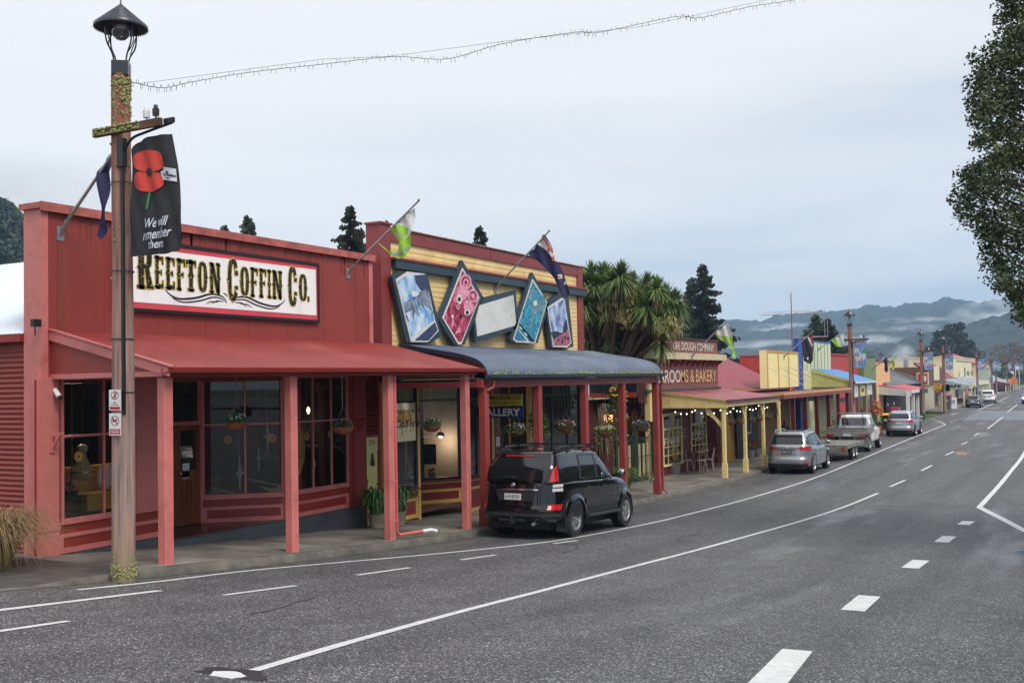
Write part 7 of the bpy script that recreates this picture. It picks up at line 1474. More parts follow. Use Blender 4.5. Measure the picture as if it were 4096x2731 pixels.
# festoon lights under the bakery verandah
fl = thing('festoon_lights', 'string of glowing bulbs under the bakery verandah edge', 'string lights', (-12.6, kp, zf0)); pts = []
mb = MB(); ends = [(-14.6, kp+.3), (-13.6, kp+.2), (-12.55, kp+.2)]+[(-12.6, kp+.2+(yk2-kp-.5)*i/4) for i in range(1, 5)]
M_bulb = mat('festoon_bulb', (1,.86,.66), emit=4)
for (x0, y0_), (x1, y1_) in zip(ends, ends[1:]):
    seg = [Vector((lerp(x0,x1,u), lerp(y0_,y1_,u), zf0-.02-.16*4*u*(1-u))) for u in [k/8 for k in range(9)]]; mb.tube(seg, .006, 4); pts += seg[1:-1:2] if x0 != x1 and x1 < -12.6 else seg[:-1:2]
mb.build('cable', M_black, fl)
for p in pts[:26]: b = MB(); b.ball(p-Vector((0,0,.05)), .024, 8, 6); b.build('bulb', M_bulb, fl)
wall_flag('lime green and off white flag on the slanting pole of the bakery', (2767,1424), (2887,1302), XK-.34, [(0, [(2917,1300),(2927,1330),(2931,1352),(2910,1345),(2857,1337),(2875,1320),(2912,1292)], 0), (1, [(2857,1337),(2910,1345),(2931,1352),(2934,1380),(2945,1420),(2940,1434),(2931,1426),(2932,1400),(2905,1375),(2875,1352)], 0), (2, [(2870,1338),(2880,1340),(2928,1378),(2930,1388)], 1)], [M_offw, M_lime, M_gcl], seed=3)
# ---- hall with dusky roof and yellow billboard front
hl = thing('hall', 'hall with dusky red iron roof, yellow billboard front and long maroon fascia on dark posts', 'hall', (-15, 52, .1))
M_hroof = mat('faded_red_iron', (146,66,78), .5, .2, .5, streak=1, grime='4a3a40', grime_amt=.35, grime_scale=.5)
r0 = PX(3048, 1545, 14.9); ya3 = k1+.4; yb3 = PX(3195, 1480, 14.4).y; zr_ = PX(2960, 1557, 14.9).z; XRd = 19.2; zrg = (PX(2960, 1415, XRd)).z
mb = MB(); corr(mb, (-14.6, yb3, zr_-.1), (-14.6, ya3, zr_-.1), [(0,0,0), (-.7,0,.12), (-(XRd-14.6), 0, zrg-zr_)], pitch=.15, amp=.016); corr(mb, (-XRd, ya3, zrg), (-XRd, yb3, zrg), [(0,0,0), (-4,0,-2)], pitch=.15, amp=-.016); mb.build('roof', M_hroof, hl, smooth=60)
one('ridge_cap', M_hroof, hl, (-XRd-.12, -XRd+.12, ya3-.1, yb3+.1, zrg+.0, zrg+.07))
X4 = 14.2; by_a, by_b = PX(3068, 1480, X4).y, PX(3194, 1480, X4).y; bz1, bz0 = PX(3130, 1404, X4).z, PX(3130, 1549, X4).z
M_lemon = mat('lemon_paint', (250,242,170), .5, .04, 2, bump=.2, bscale=8)
mb = MB(); mb.box(-X4-.38, -X4, by_a, by_b, bz0, bz1); mb.build('billboard_front', M_lemon, hl)
one('batten', mat('ochre_paint', (214,160,84), .5), hl, *[(-X4+.001, -X4+.03, y, y+.14, bz0, bz1) for y in [by_a+(by_b-by_a-.14)*k/3 for k in range(4)]]+[(-X4+.001, -X4+.028, by_a+.15, by_b-.15, bz1-.12, bz1)])
yc3 = PX(3134, 1580, 12.2).y; yd3 = PX(3402, 1545, 12.2).y; zfa, zfb, zfc = PX(3134, 1571, 12.2).z, PX(3134, 1581, 12.2).z, PX(3134, 1596, 12.2).z
one('verandah_roof', mat('maroon_deck', (128,50,52), .5), hl, (-15, -12.25, yc3, yd3, zfa-.1, zfa-.06)); M_ochre = mat('ochre_fascia', (206,160,100), .45, .1)
one('fascia_band', M_ochre, hl, (-12.25, -12.15, yc3-.05, yd3, zfb, zfa), (-15.3, -12.25, yc3-.05, yc3+.05, zfb, zfa)); one('fascia', M_mar, hl, (-12.24, -12.17, yc3-.03, yd3, zfc, zfb-.002), (-15.3, -12.24, yc3-.03, yc3+.04, zfc, zfb-.002))
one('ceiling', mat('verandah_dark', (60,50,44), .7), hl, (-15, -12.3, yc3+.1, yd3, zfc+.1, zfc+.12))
M_dpost = mat('oxblood_post', (98,26,30), .4, .1)
for px in (3174, 3223, 3269, 3315.5, 3355, 3392): post(hl, PX(px, 1700, 12.4).y, a=.2, ztop=zfc+.02, m=M_dpost)
mb = MB()
for (a, b), (c, d) in (((3070,1468),(3230,1548)), ((3115,1468),(3280,1548)), ((3155,1467),(3322,1546)), ((3197,1466),(3352,1541))): mb.tube([PX(a, b, X4-.03), PX(c, d, 12.3)], .015, 5)
mb.build('stay_rod', M_steel, hl)
one('shop_wall', mat('ochre_wall', (150,112,50), .6), hl, (-15.1, -15, k1+.1, PX(3158,1700,15).y, .1, 3.6)); 
ym = PX(3158, 1700, 15).y; ye_ = PX(3322, 1700, 15).y
one('door_trim', M_lemon, hl, (-15.05, -14.93, ym, ym+.35, .1, 3.6), (-15.05, -14.93, PX(3197,1700,15).y, PX(3205,1700,15).y, .1, 3.6))
one('shop_wall', mat('butter_wall', (214,206,140), .55), hl, (-15.1, -15, PX(3232,1700,15).y, ye_, .1, 1.35)); one('shopfront_glass', M_tint, hl, (-15.06, -15.03, ym+.4, ye_, 1.35, 3.2)); one('white_frames', M_white, hl, *[(-15.02, -14.95, PX(px,1700,15).y, PX(px,1700,15).y+.18, 1.2, 3.3) for px in (3236, 3256, 3283, 3300, 3318)]+[(-15.021, -14.94, PX(3232,1700,15).y, ye_, 1.2, 1.35)])
one('blue_panel', mat('royal_blue', (26,80,160), .45), hl, (-15.02, -14.9, PX(3205,1700,15).y, PX(3218,1700,15).y, .1, 4.6))
one('side_wall', mat('slate_boards', (66,70,74), .6), hl, (-15.2, -15.1, k1+.3, ym, .1, 3.6)) 
mb = MB(); boards(mb, (-14.9, 51), (-14.9, 55), .1, 3.4, (1,0,0), .16, .012); mb.build('grey_weatherboards', mat('slate_boards', (66,70,74), .6), hl)
one('small_window', M_white, hl, (-14.88, -14.84, 52.2, 52.3, 1.3, 2.4), (-14.88, -14.84, 53.4, 53.5, 1.3, 2.4), (-14.88, -14.84, 52.2, 53.5, 1.25, 1.35))
put = MB(); a_, b_ = PX(3235, 1580, 15), PX(3308, 1580, 15); one('name_board', M_black, hl, (-13.9, -13.85, PX(3200,1580,13.9).y, PX(3330,1580,13.9).y, zfc-.42, zfc-.05))
# roof behind, aerial
gr = thing('grey_roofed_building', 'building with a long low grey roof showing behind the hall', 'building', (-26, 60, .1)); a, b = PY(2868, 1384, 60), PY(3170, 1378, 66)
one('roof', mat('dull_grey_iron', (104,112,122), .45, .1, wave=('X', 10, .3)), gr, ); bpy.data.objects.remove(KIDS(gr)[0])
mb = MB(); xg0, xg1 = -24.5, -22.0; corr(mb, (-22, 75, 4), (-22, 56, 4), [(0,0,0), (-4, 0, PX(3000, 1381, 26).z-4)], pitch=.2, amp=.02); mb.build('roof', mat('dull_grey_iron', (104,112,122), .45, .1), gr, smooth=60); one('wall', M_plinth, gr, (-30, -22.1, 56, 75, .1, 4))
p = PX(3170, 1402, 18.5); q = PX(3167, 1171, 18.5); q.y = p.y; t = thing('aerial', 'tall rusty television aerial mast standing over the yellow billboard', 'aerial', (p.x, p.y, p.z-1.2)); mb = MB(); mb.tube([p-Vector((0,0,1.2)), (p.x, p.y, q.z)], [.06,.035], 6); mb.build('mast', mat('rusty_mast', (120,84,78), .7, .4, 20), t)
zz = PX(3168, 1256, 18.5).z; s1 = (p.y*.0+1)*4.6*.0+1; mb = MB(); mb.tube([(p.x-2.3, p.y-.3, zz), (p.x+2.3, p.y+.3, zz)], .03, 5); mb.tube([(p.x-1.7, p.y-1.2, zz+.12), (p.x+1.6, p.y-.9, zz+.12)], .02, 4); mb.tube([(p.x-.4, p.y+.6, zz-.1), (p.x+2.6, p.y-1.2, zz-.12)], .02, 4)
for k in range(3): mb.tube([(p.x-.8+k*.8, p.y-.6, zz+.02), (p.x-.8+k*.8, p.y+.6, zz+.02)], .015, 4)
mb.build('elements', M_steel, t); z2 = PX(3170, 1352, 18.5).z; mb = MB(); mb.tube([(p.x, p.y, z2), (p.x+2.6, p.y, z2+.03)], .04, 5); mb.tube([(p.x+2.4, p.y, z2), (p.x+2.4, p.y, z2+2.0)], .03, 5); mb.tube([(p.x+2.6, p.y, z2), (p.x+2.6, p.y, z2+1.7)], .03, 5); mb.build('side_arm', M_steel, t)
wall_flag('dark navy flag with red canton on the slanting pole of the yellow billboard', (3135,1426), (3251,1327), X4, [(0, [(3251,1335),(3253,1360),(3252,1440),(3240,1456),(3214,1443),(3226,1420),(3228,1400),(3206,1365),(3235,1350)], 0), (2, [(3240,1347),(3251,1340),(3252,1370),(3242,1365)], 1), (1, [(3232,1352),(3238,1350),(3251,1382),(3248,1388)], 2), (1, [(3228,1430),(3233,1428),(3234,1436),(3229,1437)], 1)], [mat('faded_navy_cloth', (52,46,66), .8, .1), M_offw, M_rcl], seed=4)
wall_flag('lime and white flag looped on the slanting pole by the pale green boards', (3272,1397), (3377,1325), 14.6, [(0, [(3376,1330),(3378,1365),(3366,1385),(3342,1372),(3338,1350),(3358,1345)], 0), (1, [(3338,1350),(3350,1352),(3352,1378),(3366,1385),(3376,1362),(3366,1388),(3346,1386),(3328,1364),(3326,1358),(3340,1370)], 0)], [M_offw, M_lime], seed=6)
# ---- blue roofed shop with pale green boards
bl = thing('blue_roofed_shop', 'shop with pale green vertical boards, a blue side and a bright blue verandah roof', 'shop', (-14.8, 68, .1)); XQ = 14.8
qa, qb = PX(3211, 1420, XQ).y, PX(3323, 1420, XQ).y; qz1, qz0 = PX(3267, 1368, XQ).z, PX(3267, 1476, XQ).z
M_pgreen = mat('pale_green_boards', (218,222,172), .5, .06); M_royal = mat('royal_blue', (26,80,160), .45); M_brblue = mat('bright_blue_iron', (64,130,200), .4, .08, wave=('Y', 8, .5)); M_limeb = mat('olive_lime_paint', (190,188,104), .5, .06)
one('parapet', M_pgreen, bl, (-XQ-.3, -XQ, qa, qb, .5, qz1)); one('batten', mat('thin_dark_line', (70,80,80), .6), bl, *[(-XQ+.001, -XQ+.02, qa+(qb-qa)*k/8-.03, qa+(qb-qa)*k/8+.03, qz0, qz1-.02) for k in range(9)]); one('cap', M_royal, bl, (-XQ-.32, -XQ+.04, qa-.02, qb+.05, qz1, qz1+.08))
one('side_wall', M_royal, bl, (-XQ-.3, -XQ-.0, qa-1.1, qa-.02, .1, qz1+.12)); 
ya5 = PX(3405, 1600, 12.4).y; yb5 = PX(3505, 1530, 12.2).y; z5 = PX(3505, 1522, 12.2).z; 
mb = MB(); mb.prism([(-12.2, ya5, z5), (-12.2, ya5, z5-.06), (-XQ, ya5-.0, qz0-.06), (-XQ, ya5, qz0)], (0, yb5-ya5, 0)); mb.build('verandah_roof', M_brblue, bl)
mb = MB(); mb.prism([(-XQ, ya5-.05, z5-.30), (-12.15, ya5-.05, z5-.30), (-12.15, ya5-.05, z5-.03), (-XQ, ya5-.05, qz0-.05)], (0, .04, 0)); mb.prism([(-XQ, ya5-.1, qz0-.18), (-12.1, ya5-.1, z5-.14), (-12.1, ya5-.1, z5+.02), (-XQ, ya5-.1, qz0+.02)], (0, .05, 0)); mb.build('lime_gable', M_limeb, bl)
one('gutter', M_offw, bl, (-12.2, -12.08, ya5-.1, yb5+.1, z5-.12, z5))
zl = PX(3420, 1590, 12.3).z; M_tpost = mat('taupe_post', (128,98,90), .5, .1)
pxs = [3405, 3433, 3462, 3489]
for px in pxs+[3503]: post(bl, PX(px, 1700, 12.4).y, a=.2, ztop=z5-.1, m=M_tpost)
for k, (a, b) in enumerate(((3409,3430),(3440,3459),(3468,3486))):
    y0_, y1_ = PX(a, 1560, 12.3).y, PX(b, 1560, 12.3).y; zt, zb = z5-.2, PX((a+b)/2, 1588-k*5, 12.3).z; mm = (M_white, mat('butter_frame', (214,206,120), .5), M_white)[k]; f = .3
    fr = one('hanging_panel', mm, bl, (-12.33, -12.27, y0_, y0_+f, zb, zt), (-12.33, -12.27, y1_-f, y1_, zb, zt), (-12.33, -12.27, y0_+f, y1_-f, zt-.25, zt), (-12.33, -12.27, y0_+f, y1_-f, zb, zb+.25))
    if k == 1: one('picture', mat('poster_plum', (120,70,80), .5, .6, 2), fr, (-12.31, -12.29, y0_+f, y1_-f, zb+.25, zt-.25))
    else: one('slat', M_white, fr, *[(-12.32, -12.28, y0_+f+(y1_-y0_-2*f)*u-.1, y0_+f+(y1_-y0_-2*f)*u+.1, zb+.25, zt-.25) for u in (.33, .67)])
one('front_wall', mat('butter_wall', (214,206,140), .55), bl, (-15.0, -14.95, qa+.3, yb5, .1, qz0-.2)); one('blue_sign', mat('sign_blue', (20,44,104), .35, .1), bl, (-14.0, -13.95, PX(3345,1590,14).y, PX(3455,1590,14).y, PX(3400,1603,14).z, PX(3400,1586,14).z))
# green fence on the deck
gf_ = thing('deck_fence', 'dark green railing in front of the butter yellow wall', 'fence', (-13.6, qa, .12)); mb = MB(); y_a, y_b = PX(3330, 1650, 13.6).y, PX(3460, 1650, 13.6).y
mb.tube([(-13.6, y_a, 1.3), (-13.6, y_b, 1.3)], .03, 5); mb.tube([(-13.6, y_a, .3), (-13.6, y_b, .3)], .03, 5); mb.build('rail', M_green, gf_); mb = MB()
for i in range(34): mb.tube([(-13.6, y_a+(y_b-y_a)*i/33, .12), (-13.6, y_a+(y_b-y_a)*i/33, 1.3 if i % 6 else 1.6)], .02, 4)
mb.build('paling', M_green, gf_)
# ---- red, green and peach fronts, grey hipped roof
def simple(name, label, cat, X, ya, yb, z1, m, z0=.1, depth=6, cap=None, part='front'):
    t = thing(name, label, cat, (-X, ya, .1)); one(part, m, t, (-X-depth, -X, ya, yb, z0, z1))
    if cap: one('cap', cap, t, (-X-depth, -X+.08, ya-.04, yb+.04, z1, z1+.1))
    return t
M_scar = mat('scarlet_iron', (190,62,52), .5, .08, wave=('Y', 8, .4)); M_sage = mat('sage_paint', (122,142,92), .5, .08); M_peach = mat('peach_paint', (236,190,132), .5, .05)
y6 = PX(3455, 1480, 14.8).y; y7 = PX(3504, 1480, 14.8).y; y8 = PX(3560, 1480, 14.8).y
simple('scarlet_shop', 'shop with plain scarlet iron parapet between pale green boards and sage green front', 'shop', 15.2, qb+.1, y6-.1, PX(3440, 1426, 15.2).z, M_scar, cap=M_scar)
simple('sage_shop', 'shop with a plain sage green parapet', 'shop', 14.8, y6, y7-.05, PX(3480, 1434, 14.8).z, M_sage)
simple('peach_shop', 'shop with a plain peach parapet and thin dark red cap', 'shop', 14.82, y7, y8, PX(3530, 1446, 14.8).z, M_peach, cap=M_mar)
wall_flag('small navy flag on the slanting pole of the sage green front', (3486,1479), (3571,1406), 14.8, [(0, [(3549,1426),(3551,1450),(3552,1480),(3547,1492),(3538,1482),(3540,1462),(3533,1440),(3538,1432)], 0)], [M_navy], seed=4, r=.04)
wall_flag('small lime flag on the slanting pole of the peach front', (3556,1457), (3588,1420), 14.8, [(0, [(3582,1432),(3580,1460),(3574,1480),(3566,1470),(3564,1445),(3572,1436)], 0)], [M_lime], seed=5, r=.04)
hp = thing('hipped_roof_shop', 'shop with a dark grey hipped iron roof above the little red verandah', 'shop', (-15, y8, .1)); M_dgi = mat('dark_grey_iron', (92,96,100), .4, .1)
ra, rb, rc, rd = PX(3562, 1542, 14.2), PX(3714, 1532, 14.2), PX(3562, 1466, 18.5), PX(3655, 1466, 18.5); rz1 = rc.z
mb = MB(); corr(mb, (-14.2, rb.y-6, ra.z), (-14.2, ra.y, ra.z), [(0,0,0), (-4.3,0,rz1-ra.z)], pitch=.5, amp=.035, n=4); mb.prism([(-14.2, rb.y-6, ra.z), (-14.2, rb.y+.0, ra.z), (-18.5, rb.y-6, rz1)], (0, .01, 0)); mb.raw([(-14.2, rb.y-6, ra.z), (-14.2, rb.y, ra.z), (-18.5, rb.y-6, rz1), (-23, rb.y, ra.z), (-23, rb.y-6, ra.z), (-23, ra.y, ra.z), (-18.5, ra.y, rz1)], [(0,1,2), (1,3,2), (3,4,2), (4,5,6,2)]); mb.build('roof', M_dgi, hp)
mb = MB(); mb.beam((-18.5, ra.y, rz1+.05), (-18.5, rb.y-6, rz1+.05), .3, .12); mb.beam((-18.5, rb.y-6, rz1+.05), (-14.2, rb.y, ra.z+.05), .25, .1); mb.beam((-18.5, rb.y-13, rz1+.05), (-14.2, rb.y-7, ra.z+.08), .25, .1); mb.build('ridge_cap', mat('pale_ridge', (130,134,138), .4), hp)
one('wall', mat('shop_dark', (44,44,44), .6), hp, (-22.8, -14.6, ra.y, rb.y-.2, .1, ra.z-.05))
p = PX(3623, 1432, 18.4); mb = MB(); mb.lathe([(.28,-2.2),(.28,-.3),(.4,-.28),(.4,-.1),(.2,-.08),(.2,.1),(.45,.12),(.0,.3)], p, 14); tag(mb.build('flue', M_steel), 'steel flue pipe smoking above the grey hipped roof', 'chimney')
# small red verandah with white valance and posts
vr = thing('verandah', 'small red topped verandah with white posts in front of the sage and peach shops', 'verandah', (-12.4, 92, .1)); yv0 = PX(3637, 1600, 12.4).y; yv1 = PX(3703, 1600, 12.4).y; zv = PX(3641, 1559, 12.2).z; zv2 = PX(3505, 1535, 15.0).z
yv0 = min(yv0, 93.5); mb = MB(); mb.prism([(-12.2, yv0, zv), (-12.2, yv0, zv-.06), (-15.2, yv0, zv+.45), (-15.2, yv0, zv+.51)], (0, yv1-yv0, 0)); mb.build('roof', mat('bright_red_iron', (196,54,62), .4, .08, wave=('Y', 8, .5)), vr)
mb = MB(); mb.prism([(-12.2, yv0-.05, zv-.55), (-15.2, yv0-.05, zv-.35), (-15.2, yv0-.05, zv+.4), (-12.2, yv0-.05, zv-.03)], (0, .04, 0)); mb.build('end_valance', mat('white_iron', (200,202,198), .5, .05, wave=('X', 6, .8)), vr); one('fascia', M_white, vr, (-12.25, -12.18, yv0, yv0+5, zv-.3, zv-.02)); one('fascia', M_green, vr, (-12.25, -12.18, yv0+5.05, yv1, zv-.45, zv-.05))
for k, (px, m) in enumerate(((3632, M_white), (3652, M_white), (3670, M_white))): post(vr, PX(px, 1620, 12.5).y, x=-12.5, a=.28, ztop=zv-.2, m=m)
# ================================================================== FAR END OF THE STREET
def pm(name, col, **k): return mat(name, col, k.pop('rough', .55), k.pop('var', .08), **k)
M_fc = pm('far_cream', (232,218,180)); M_fbr = pm('far_brick', (160,86,70)); M_fgr = pm('far_grey_green', (176,190,176)); M_fbeige = pm('far_beige', (186,180,158)); M_fbrown = pm('far_brown', (104,70,54)); M_fred = pm('far_red', (196,44,44)); M_fmar = pm('far_maroon_iron', (120,52,66)); M_fgreyr = pm('far_grey_iron', (140,148,160)); M_fwin = M_tint
def far(name, label, X, pxl, pxr, pyt, m, rects=(), cat='shop', depth=7, cap=None, z0=.1, wall='front'):
    a, b = PX(pxl, 1480, X).y, PX(pxr, 1480, X).y; z1 = PX((pxl+pxr)/2, pyt, X).z; t = thing(name, label, cat, (-X, a, .1)); one(wall, m, t, (-X-depth, -X, a, b, z0, z1))
    if cap: one('cap', cap, t, (-X-depth-.05, -X+.12, a-.08, b+.08, z1, z1+.16))
    for i, (nm, l, r, tp, bt, mm) in enumerate(rects):
        y0, y1 = PX(l, 1500, X).y, PX(r, 1500, X).y; zt, zb = PX((l+r)/2, tp, X).z, PX((l+r)/2, bt, X).z; o = .03+.02*i; one(nm, mm, t, (-X+.001*i, -X+o, y0, y1, max(zb, .12), zt))
    return t, a, b, z1
def far_verandah(t, Ya, Yb, z, m, fm, pmat, n, Xw=14.8, drop=.5, zw=.5, val=None, ps=.2):
    mb = MB(); mb.prism([(-12.2, Ya, z), (-12.2, Ya, z-.06), (-Xw, Ya, z+zw-.06), (-Xw, Ya, z+zw)], (0, Yb-Ya, 0)); mb.build('verandah_roof', m, t); one('fascia', fm, t, (-12.25, -12.16, Ya, Yb, z-drop, z-.02))
    mb = MB(); mb.prism([(-12.25, Ya-.03, z-drop), (-Xw, Ya-.03, z-drop), (-Xw, Ya-.03, z+zw-.02), (-12.25, Ya-.03, z-.02)], (0, .05, 0)); mb.build('end_valance', val or fm, t)
    for i in range(n): post(t, lerp(Ya+.2, Yb-.2, i/max(1, n-1)), x=-12.45, a=ps, ztop=z-drop+.02, m=pmat)
t, a, b, z1 = far('corner_shop', 'beige corner shop across the side street with a coloured fascia over plain posts', 14.6, 3692, 3733, 1545, M_fbeige, [('upper_wall',3692,3733,1500,1545,M_fbrown)])
zf = PX(3700, 1548, 12.4).z; ya, yb = 117.6, PX(3737, 1550, 12.4).y
one('fascia', M_green, t, (-12.5, -12.4, ya+3, ya+8, zf-.7, zf)); one('fascia', M_fred, t, (-12.5, -12.4, ya+8.02, yb+6, zf-.7, zf)); one('fascia', pm('far_yellow', (222,200,90)), t, (-12.5, -12.4, ya, ya+2.98, zf-.7, zf)); one('ceiling', M_fbeige, t, (-14.6, -12.52, ya, yb+6, zf-.25, zf-.15))
for i in range(6): post(t, ya+.3+i*2.6, x=-12.6, a=.42, ztop=zf-.7, m=M_fbeige)
Y = 119.0; a_, b_ = PY(3668, 1540, Y), PY(3714, 1489, Y); t = thing('shop_sign', 'large square red sign with a cream border above the corner shop', 'sign', (a_.x, Y, a_.z)); one('board', M_fred, t, (a_.x+.12, b_.x-.12, Y, Y+.2, a_.z+.12, b_.z-.12)); one('border', M_fc, t, (a_.x, b_.x, Y+.02, Y+.22, a_.z, b_.z)); mb = MB(); mb.ball(((a_.x+b_.x)/2+.15, Y-.0, (a_.z+b_.z)/2), .3, 10, 8, sc=(.8,.05,1.2)); mb.build('emblem', M_white, t)
far('brown_shop', 'tall brown boarded shop front bearing a pale upright sign', 14.8, 3714, 3768, 1468, M_fbrown, [('pale_sign',3735,3757,1465,1520,M_fc), ('window',3740,3764,1570,1610,M_tint), ('door',3722,3731,1565,1625,M_tint)])
t, a, b, z1 = far('cafe', 'pale green fronted cafe with maroon upper roof and cream verandah posts', 15.0, 3774, 3856, 1522, M_fbr, [('window',3790,3812,1560,1600,M_tint), ('white_frame',3778,3784,1548,1630,M_white), ('window',3826,3848,1560,1605,M_tint)])
mb = MB(); ra = PX(3795, 1522, 15.5); mb.prism([(-15.5, a+3, z1), (-19, a+3, z1+2.6), (-19, a+3, z1+2.3), (-15.5, a+3, z1-.2)], (0, b-a-3, 0)); mb.build('upper_roof', M_fmar, t)
zc = PX(3858, 1540, 12.2).z; far_verandah(t, 142.5, 152.5, zc, M_fgreyr, M_fgr, M_fc, 6, 14.9, .55, .75, M_fgr); mb = MB(); put_text(mb, 'CAFE', (-13.7, 142.43, zc-.12), (1,0,0), (0,0,1), .42, 1.9, bold=.02); mb.build('lettering', M_ink, t)
far('spired_front', 'narrow white shop front with a black and white pointed spire', 15.1, 3857, 3871, 1505, M_white, [('spire',3861,3866,1458,1506,M_white), ('dark_gable',3858,3861,1470,1506,M_ink)])
t, a, b, z1 = far('hotel', 'two storey cream building with heavy cornice and a red hipped roof behind', 16.0, 3815, 3900, 1434, M_fc, [('cornice',3826,3897,1443,1449,pm('cornice_shadow', (150,140,116))), ('window',3868,3876,1483,1500,M_tint), ('window',3884,3892,1483,1500,M_tint)], 'building', 10, M_fc)  # cornice shadow painted as a darker strip on the front
t, a, b, z1 = far('red_roofed_building', 'cream building with a bright red hipped roof and red signs', 15.4, 3903, 3958, 1456, M_fc, [('red_sign',3927,3946,1463,1470,M_fred), ('red_sign',3928,3952,1482,1512,M_fred), ('dark_sign',3905,3926,1485,1510,M_fgreyr), ('window',3906,3924,1540,1570,M_tint)], 'building', 12)
mb = MB(); ym = (a+b)/2; zr = PX(3930, 1428, 20).z; mb.raw([(-15.2,a-.5,z1),(-15.2,b+.5,z1),(-27,b+.5,z1),(-27,a-.5,z1),(-21,ym-4,zr),(-21,ym+4,zr)], [(0,1,5,4),(1,2,5),(2,3,4,5),(3,0,4)]); mb.build('roof', pm('far_red_roof', (186,48,60)), t)
zc = PX(3930, 1524, 12.2).z; far_verandah(t, PX(3893,1540,12.2).y, PX(3956,1540,12.2).y, zc, M_fgreyr, M_fc, M_fc, 7, 15.2, .5)
far('grey_tower_front', 'narrow pale grey green shop front standing taller than the verandahs', 13.4, 3955, 3969, 1472, M_fgr, [('recess',3958,3966,1505,1530,pm('tower_shadow', (110,120,116)))], depth=3, cap=M_fgr)  # recess is a flat panel, its shade painted as a darker tone
t, a, b, z1 = far('grey_roofed_shop', 'low shop with a dull grey roof and a dark red front at the far end', 14.6, 3972, 4027, 1530, M_fmar, [('dark_front',3990,4006,1532,1572,M_ink)], depth=5)
mb = MB(); mb.prism([(-14.4, a, z1), (-18.5, a, z1+1.9), (-22, a, z1)], (0, b-a, 0)); mb.build('roof', M_fgreyr, t); far_verandah(t, a+1, b-2, z1+.1, M_fgreyr, M_fmar, M_fc, 6, 14.5, .4)
far('last_shop', 'pale low building at the very end of the street', 15, 4030, 4062, 1520, M_fc, [('window',4036,4042,1530,1545,M_tint)], depth=6, cap=M_fgreyr)
# signs at the far end
def disc_sign(label, px, py, s, Y, m, n=4, cat='sign', name='road_sign', zb=None):
    p = PY(px, py, Y); t = thing(name, label, cat, (p.x, Y, gz(Y))); mb = MB(); mb.prism([(p.x+s*cos(pi/2+2*pi*k/n), Y, p.z+s*sin(pi/2+2*pi*k/n)) for k in range(n)], (0, .04, 0)); mb.build('plate', m, t); mb = MB(); mb.tube([(p.x, Y+.07, gz(Y)), (p.x, Y+.07, p.z+s*.5)], .05, 6); mb.build('post', M_fc, t); return t
disc_sign('orange diamond warning sign on a white post near the end of the street', 4051, 1521, .95, 240, mat('signal_orange', (236,130,20), .5)); disc_sign('small green street name sign above the far parked cars', 4040, 1501, .7, 230, M_green, 4); 
for k, (px, l) in enumerate(((4048, 'white bollard-like gate post, left one of the far pair'), (4071, 'tall white sign frame beside the last street lamps'))): p = PY(px, 1540, 250); mb = MB(); mb.box(p.x-.4, p.x-.3, 250, 250.2, .1, 4.2+k); mb.box(p.x+.3, p.x+.4, 250, 250.2, .1, 4.2+k); mb.box(p.x-.3, p.x+.3, 250, 250.2, 3.6+k, 4.2+k); tag(mb.build('sign_frame', M_white), l, 'sign frame')
p = PY(4085, 1505, 262); t = thing('direction_sign', 'wide green direction sign over the end of the road', 'sign', (p.x, 262, .1)); one('panel', M_green, t, (p.x-1.3, p.x+1.9, 262, 262.1, p.z-.4, p.z+.5)); one('post', M_fc, t, (p.x-.9, p.x-.8, 262.1, 262.2, 0, p.z), (p.x+1.2, p.x+1.3, 262.1, 262.2, 0, p.z))
# teardrop flags
def teardrop(label, px, pyt, pyb, wpx, Y, m, words, wm):
    a, b = PY(px, pyb, Y), PY(px+wpx*.5, pyt, Y); H = b.z-a.z; W = wpx/FPX*Y*1.02; t = thing('teardrop_flag', label, 'flag', (a.x, Y, gz(Y)), 'feather flags on the footpath'); mb = MB(); k = 12; prof = [(0,.0),(.12,.25),(.2,.5),(.35,.75),(.62,.92),(.95,1.0)]
    L_ = curve([Vector((a.x+W*u*.5, Y, a.z+H*v)) for u, v in prof], 3); R_ = curve([Vector((a.x+W*(u*.5+w_), Y, a.z+H*v)) for (u, v), w_ in zip(prof, (.18,.42,.5,.5,.38,.02))], 3); vs = [p for q in zip(L_, R_) for p in q]
    mb.raw(vs, [(2*i, 2*i+1, 2*i+3, 2*i+2) for i in range(len(L_)-1)]); mb.build('sail', m, t); mb = MB(); mb.tube([(a.x, Y+.01, gz(Y))]+[p+Vector((0,.01,0)) for p in L_], .02, 5); mb.build('pole', M_steel, t)
    if words:
        mb = MB(); c = (L_[len(L_)//2]+R_[len(R_)//2])/2; d = (L_[-4]-L_[3]).normalized(); put_text(mb, words, c+Vector((0,-.02,0)), d, Vector((-d.z,0,d.x)), W*.3, H*.6, bold=.03); mb.build('lettering', wm, t)
    return t
teardrop('red and white feather flag reading OPEN behind the white ute', 3471, 1592, 1672, 20, 77, mat('flag_red', (206,80,70), .7), 'OPEN', M_white)
teardrop('dark red feather flag reading OPEN beside the cafe posts', 3860, 1537, 1604, 20, 139.5, mat('flag_dark_red', (150,50,50), .7), 'OPEN', M_white); teardrop('pale blue and pink feather flag beside the lamp before the grey wagon', 3909, 1531, 1578, 11, 153, mat('flag_blue', (130,170,220), .7), '', M_white)
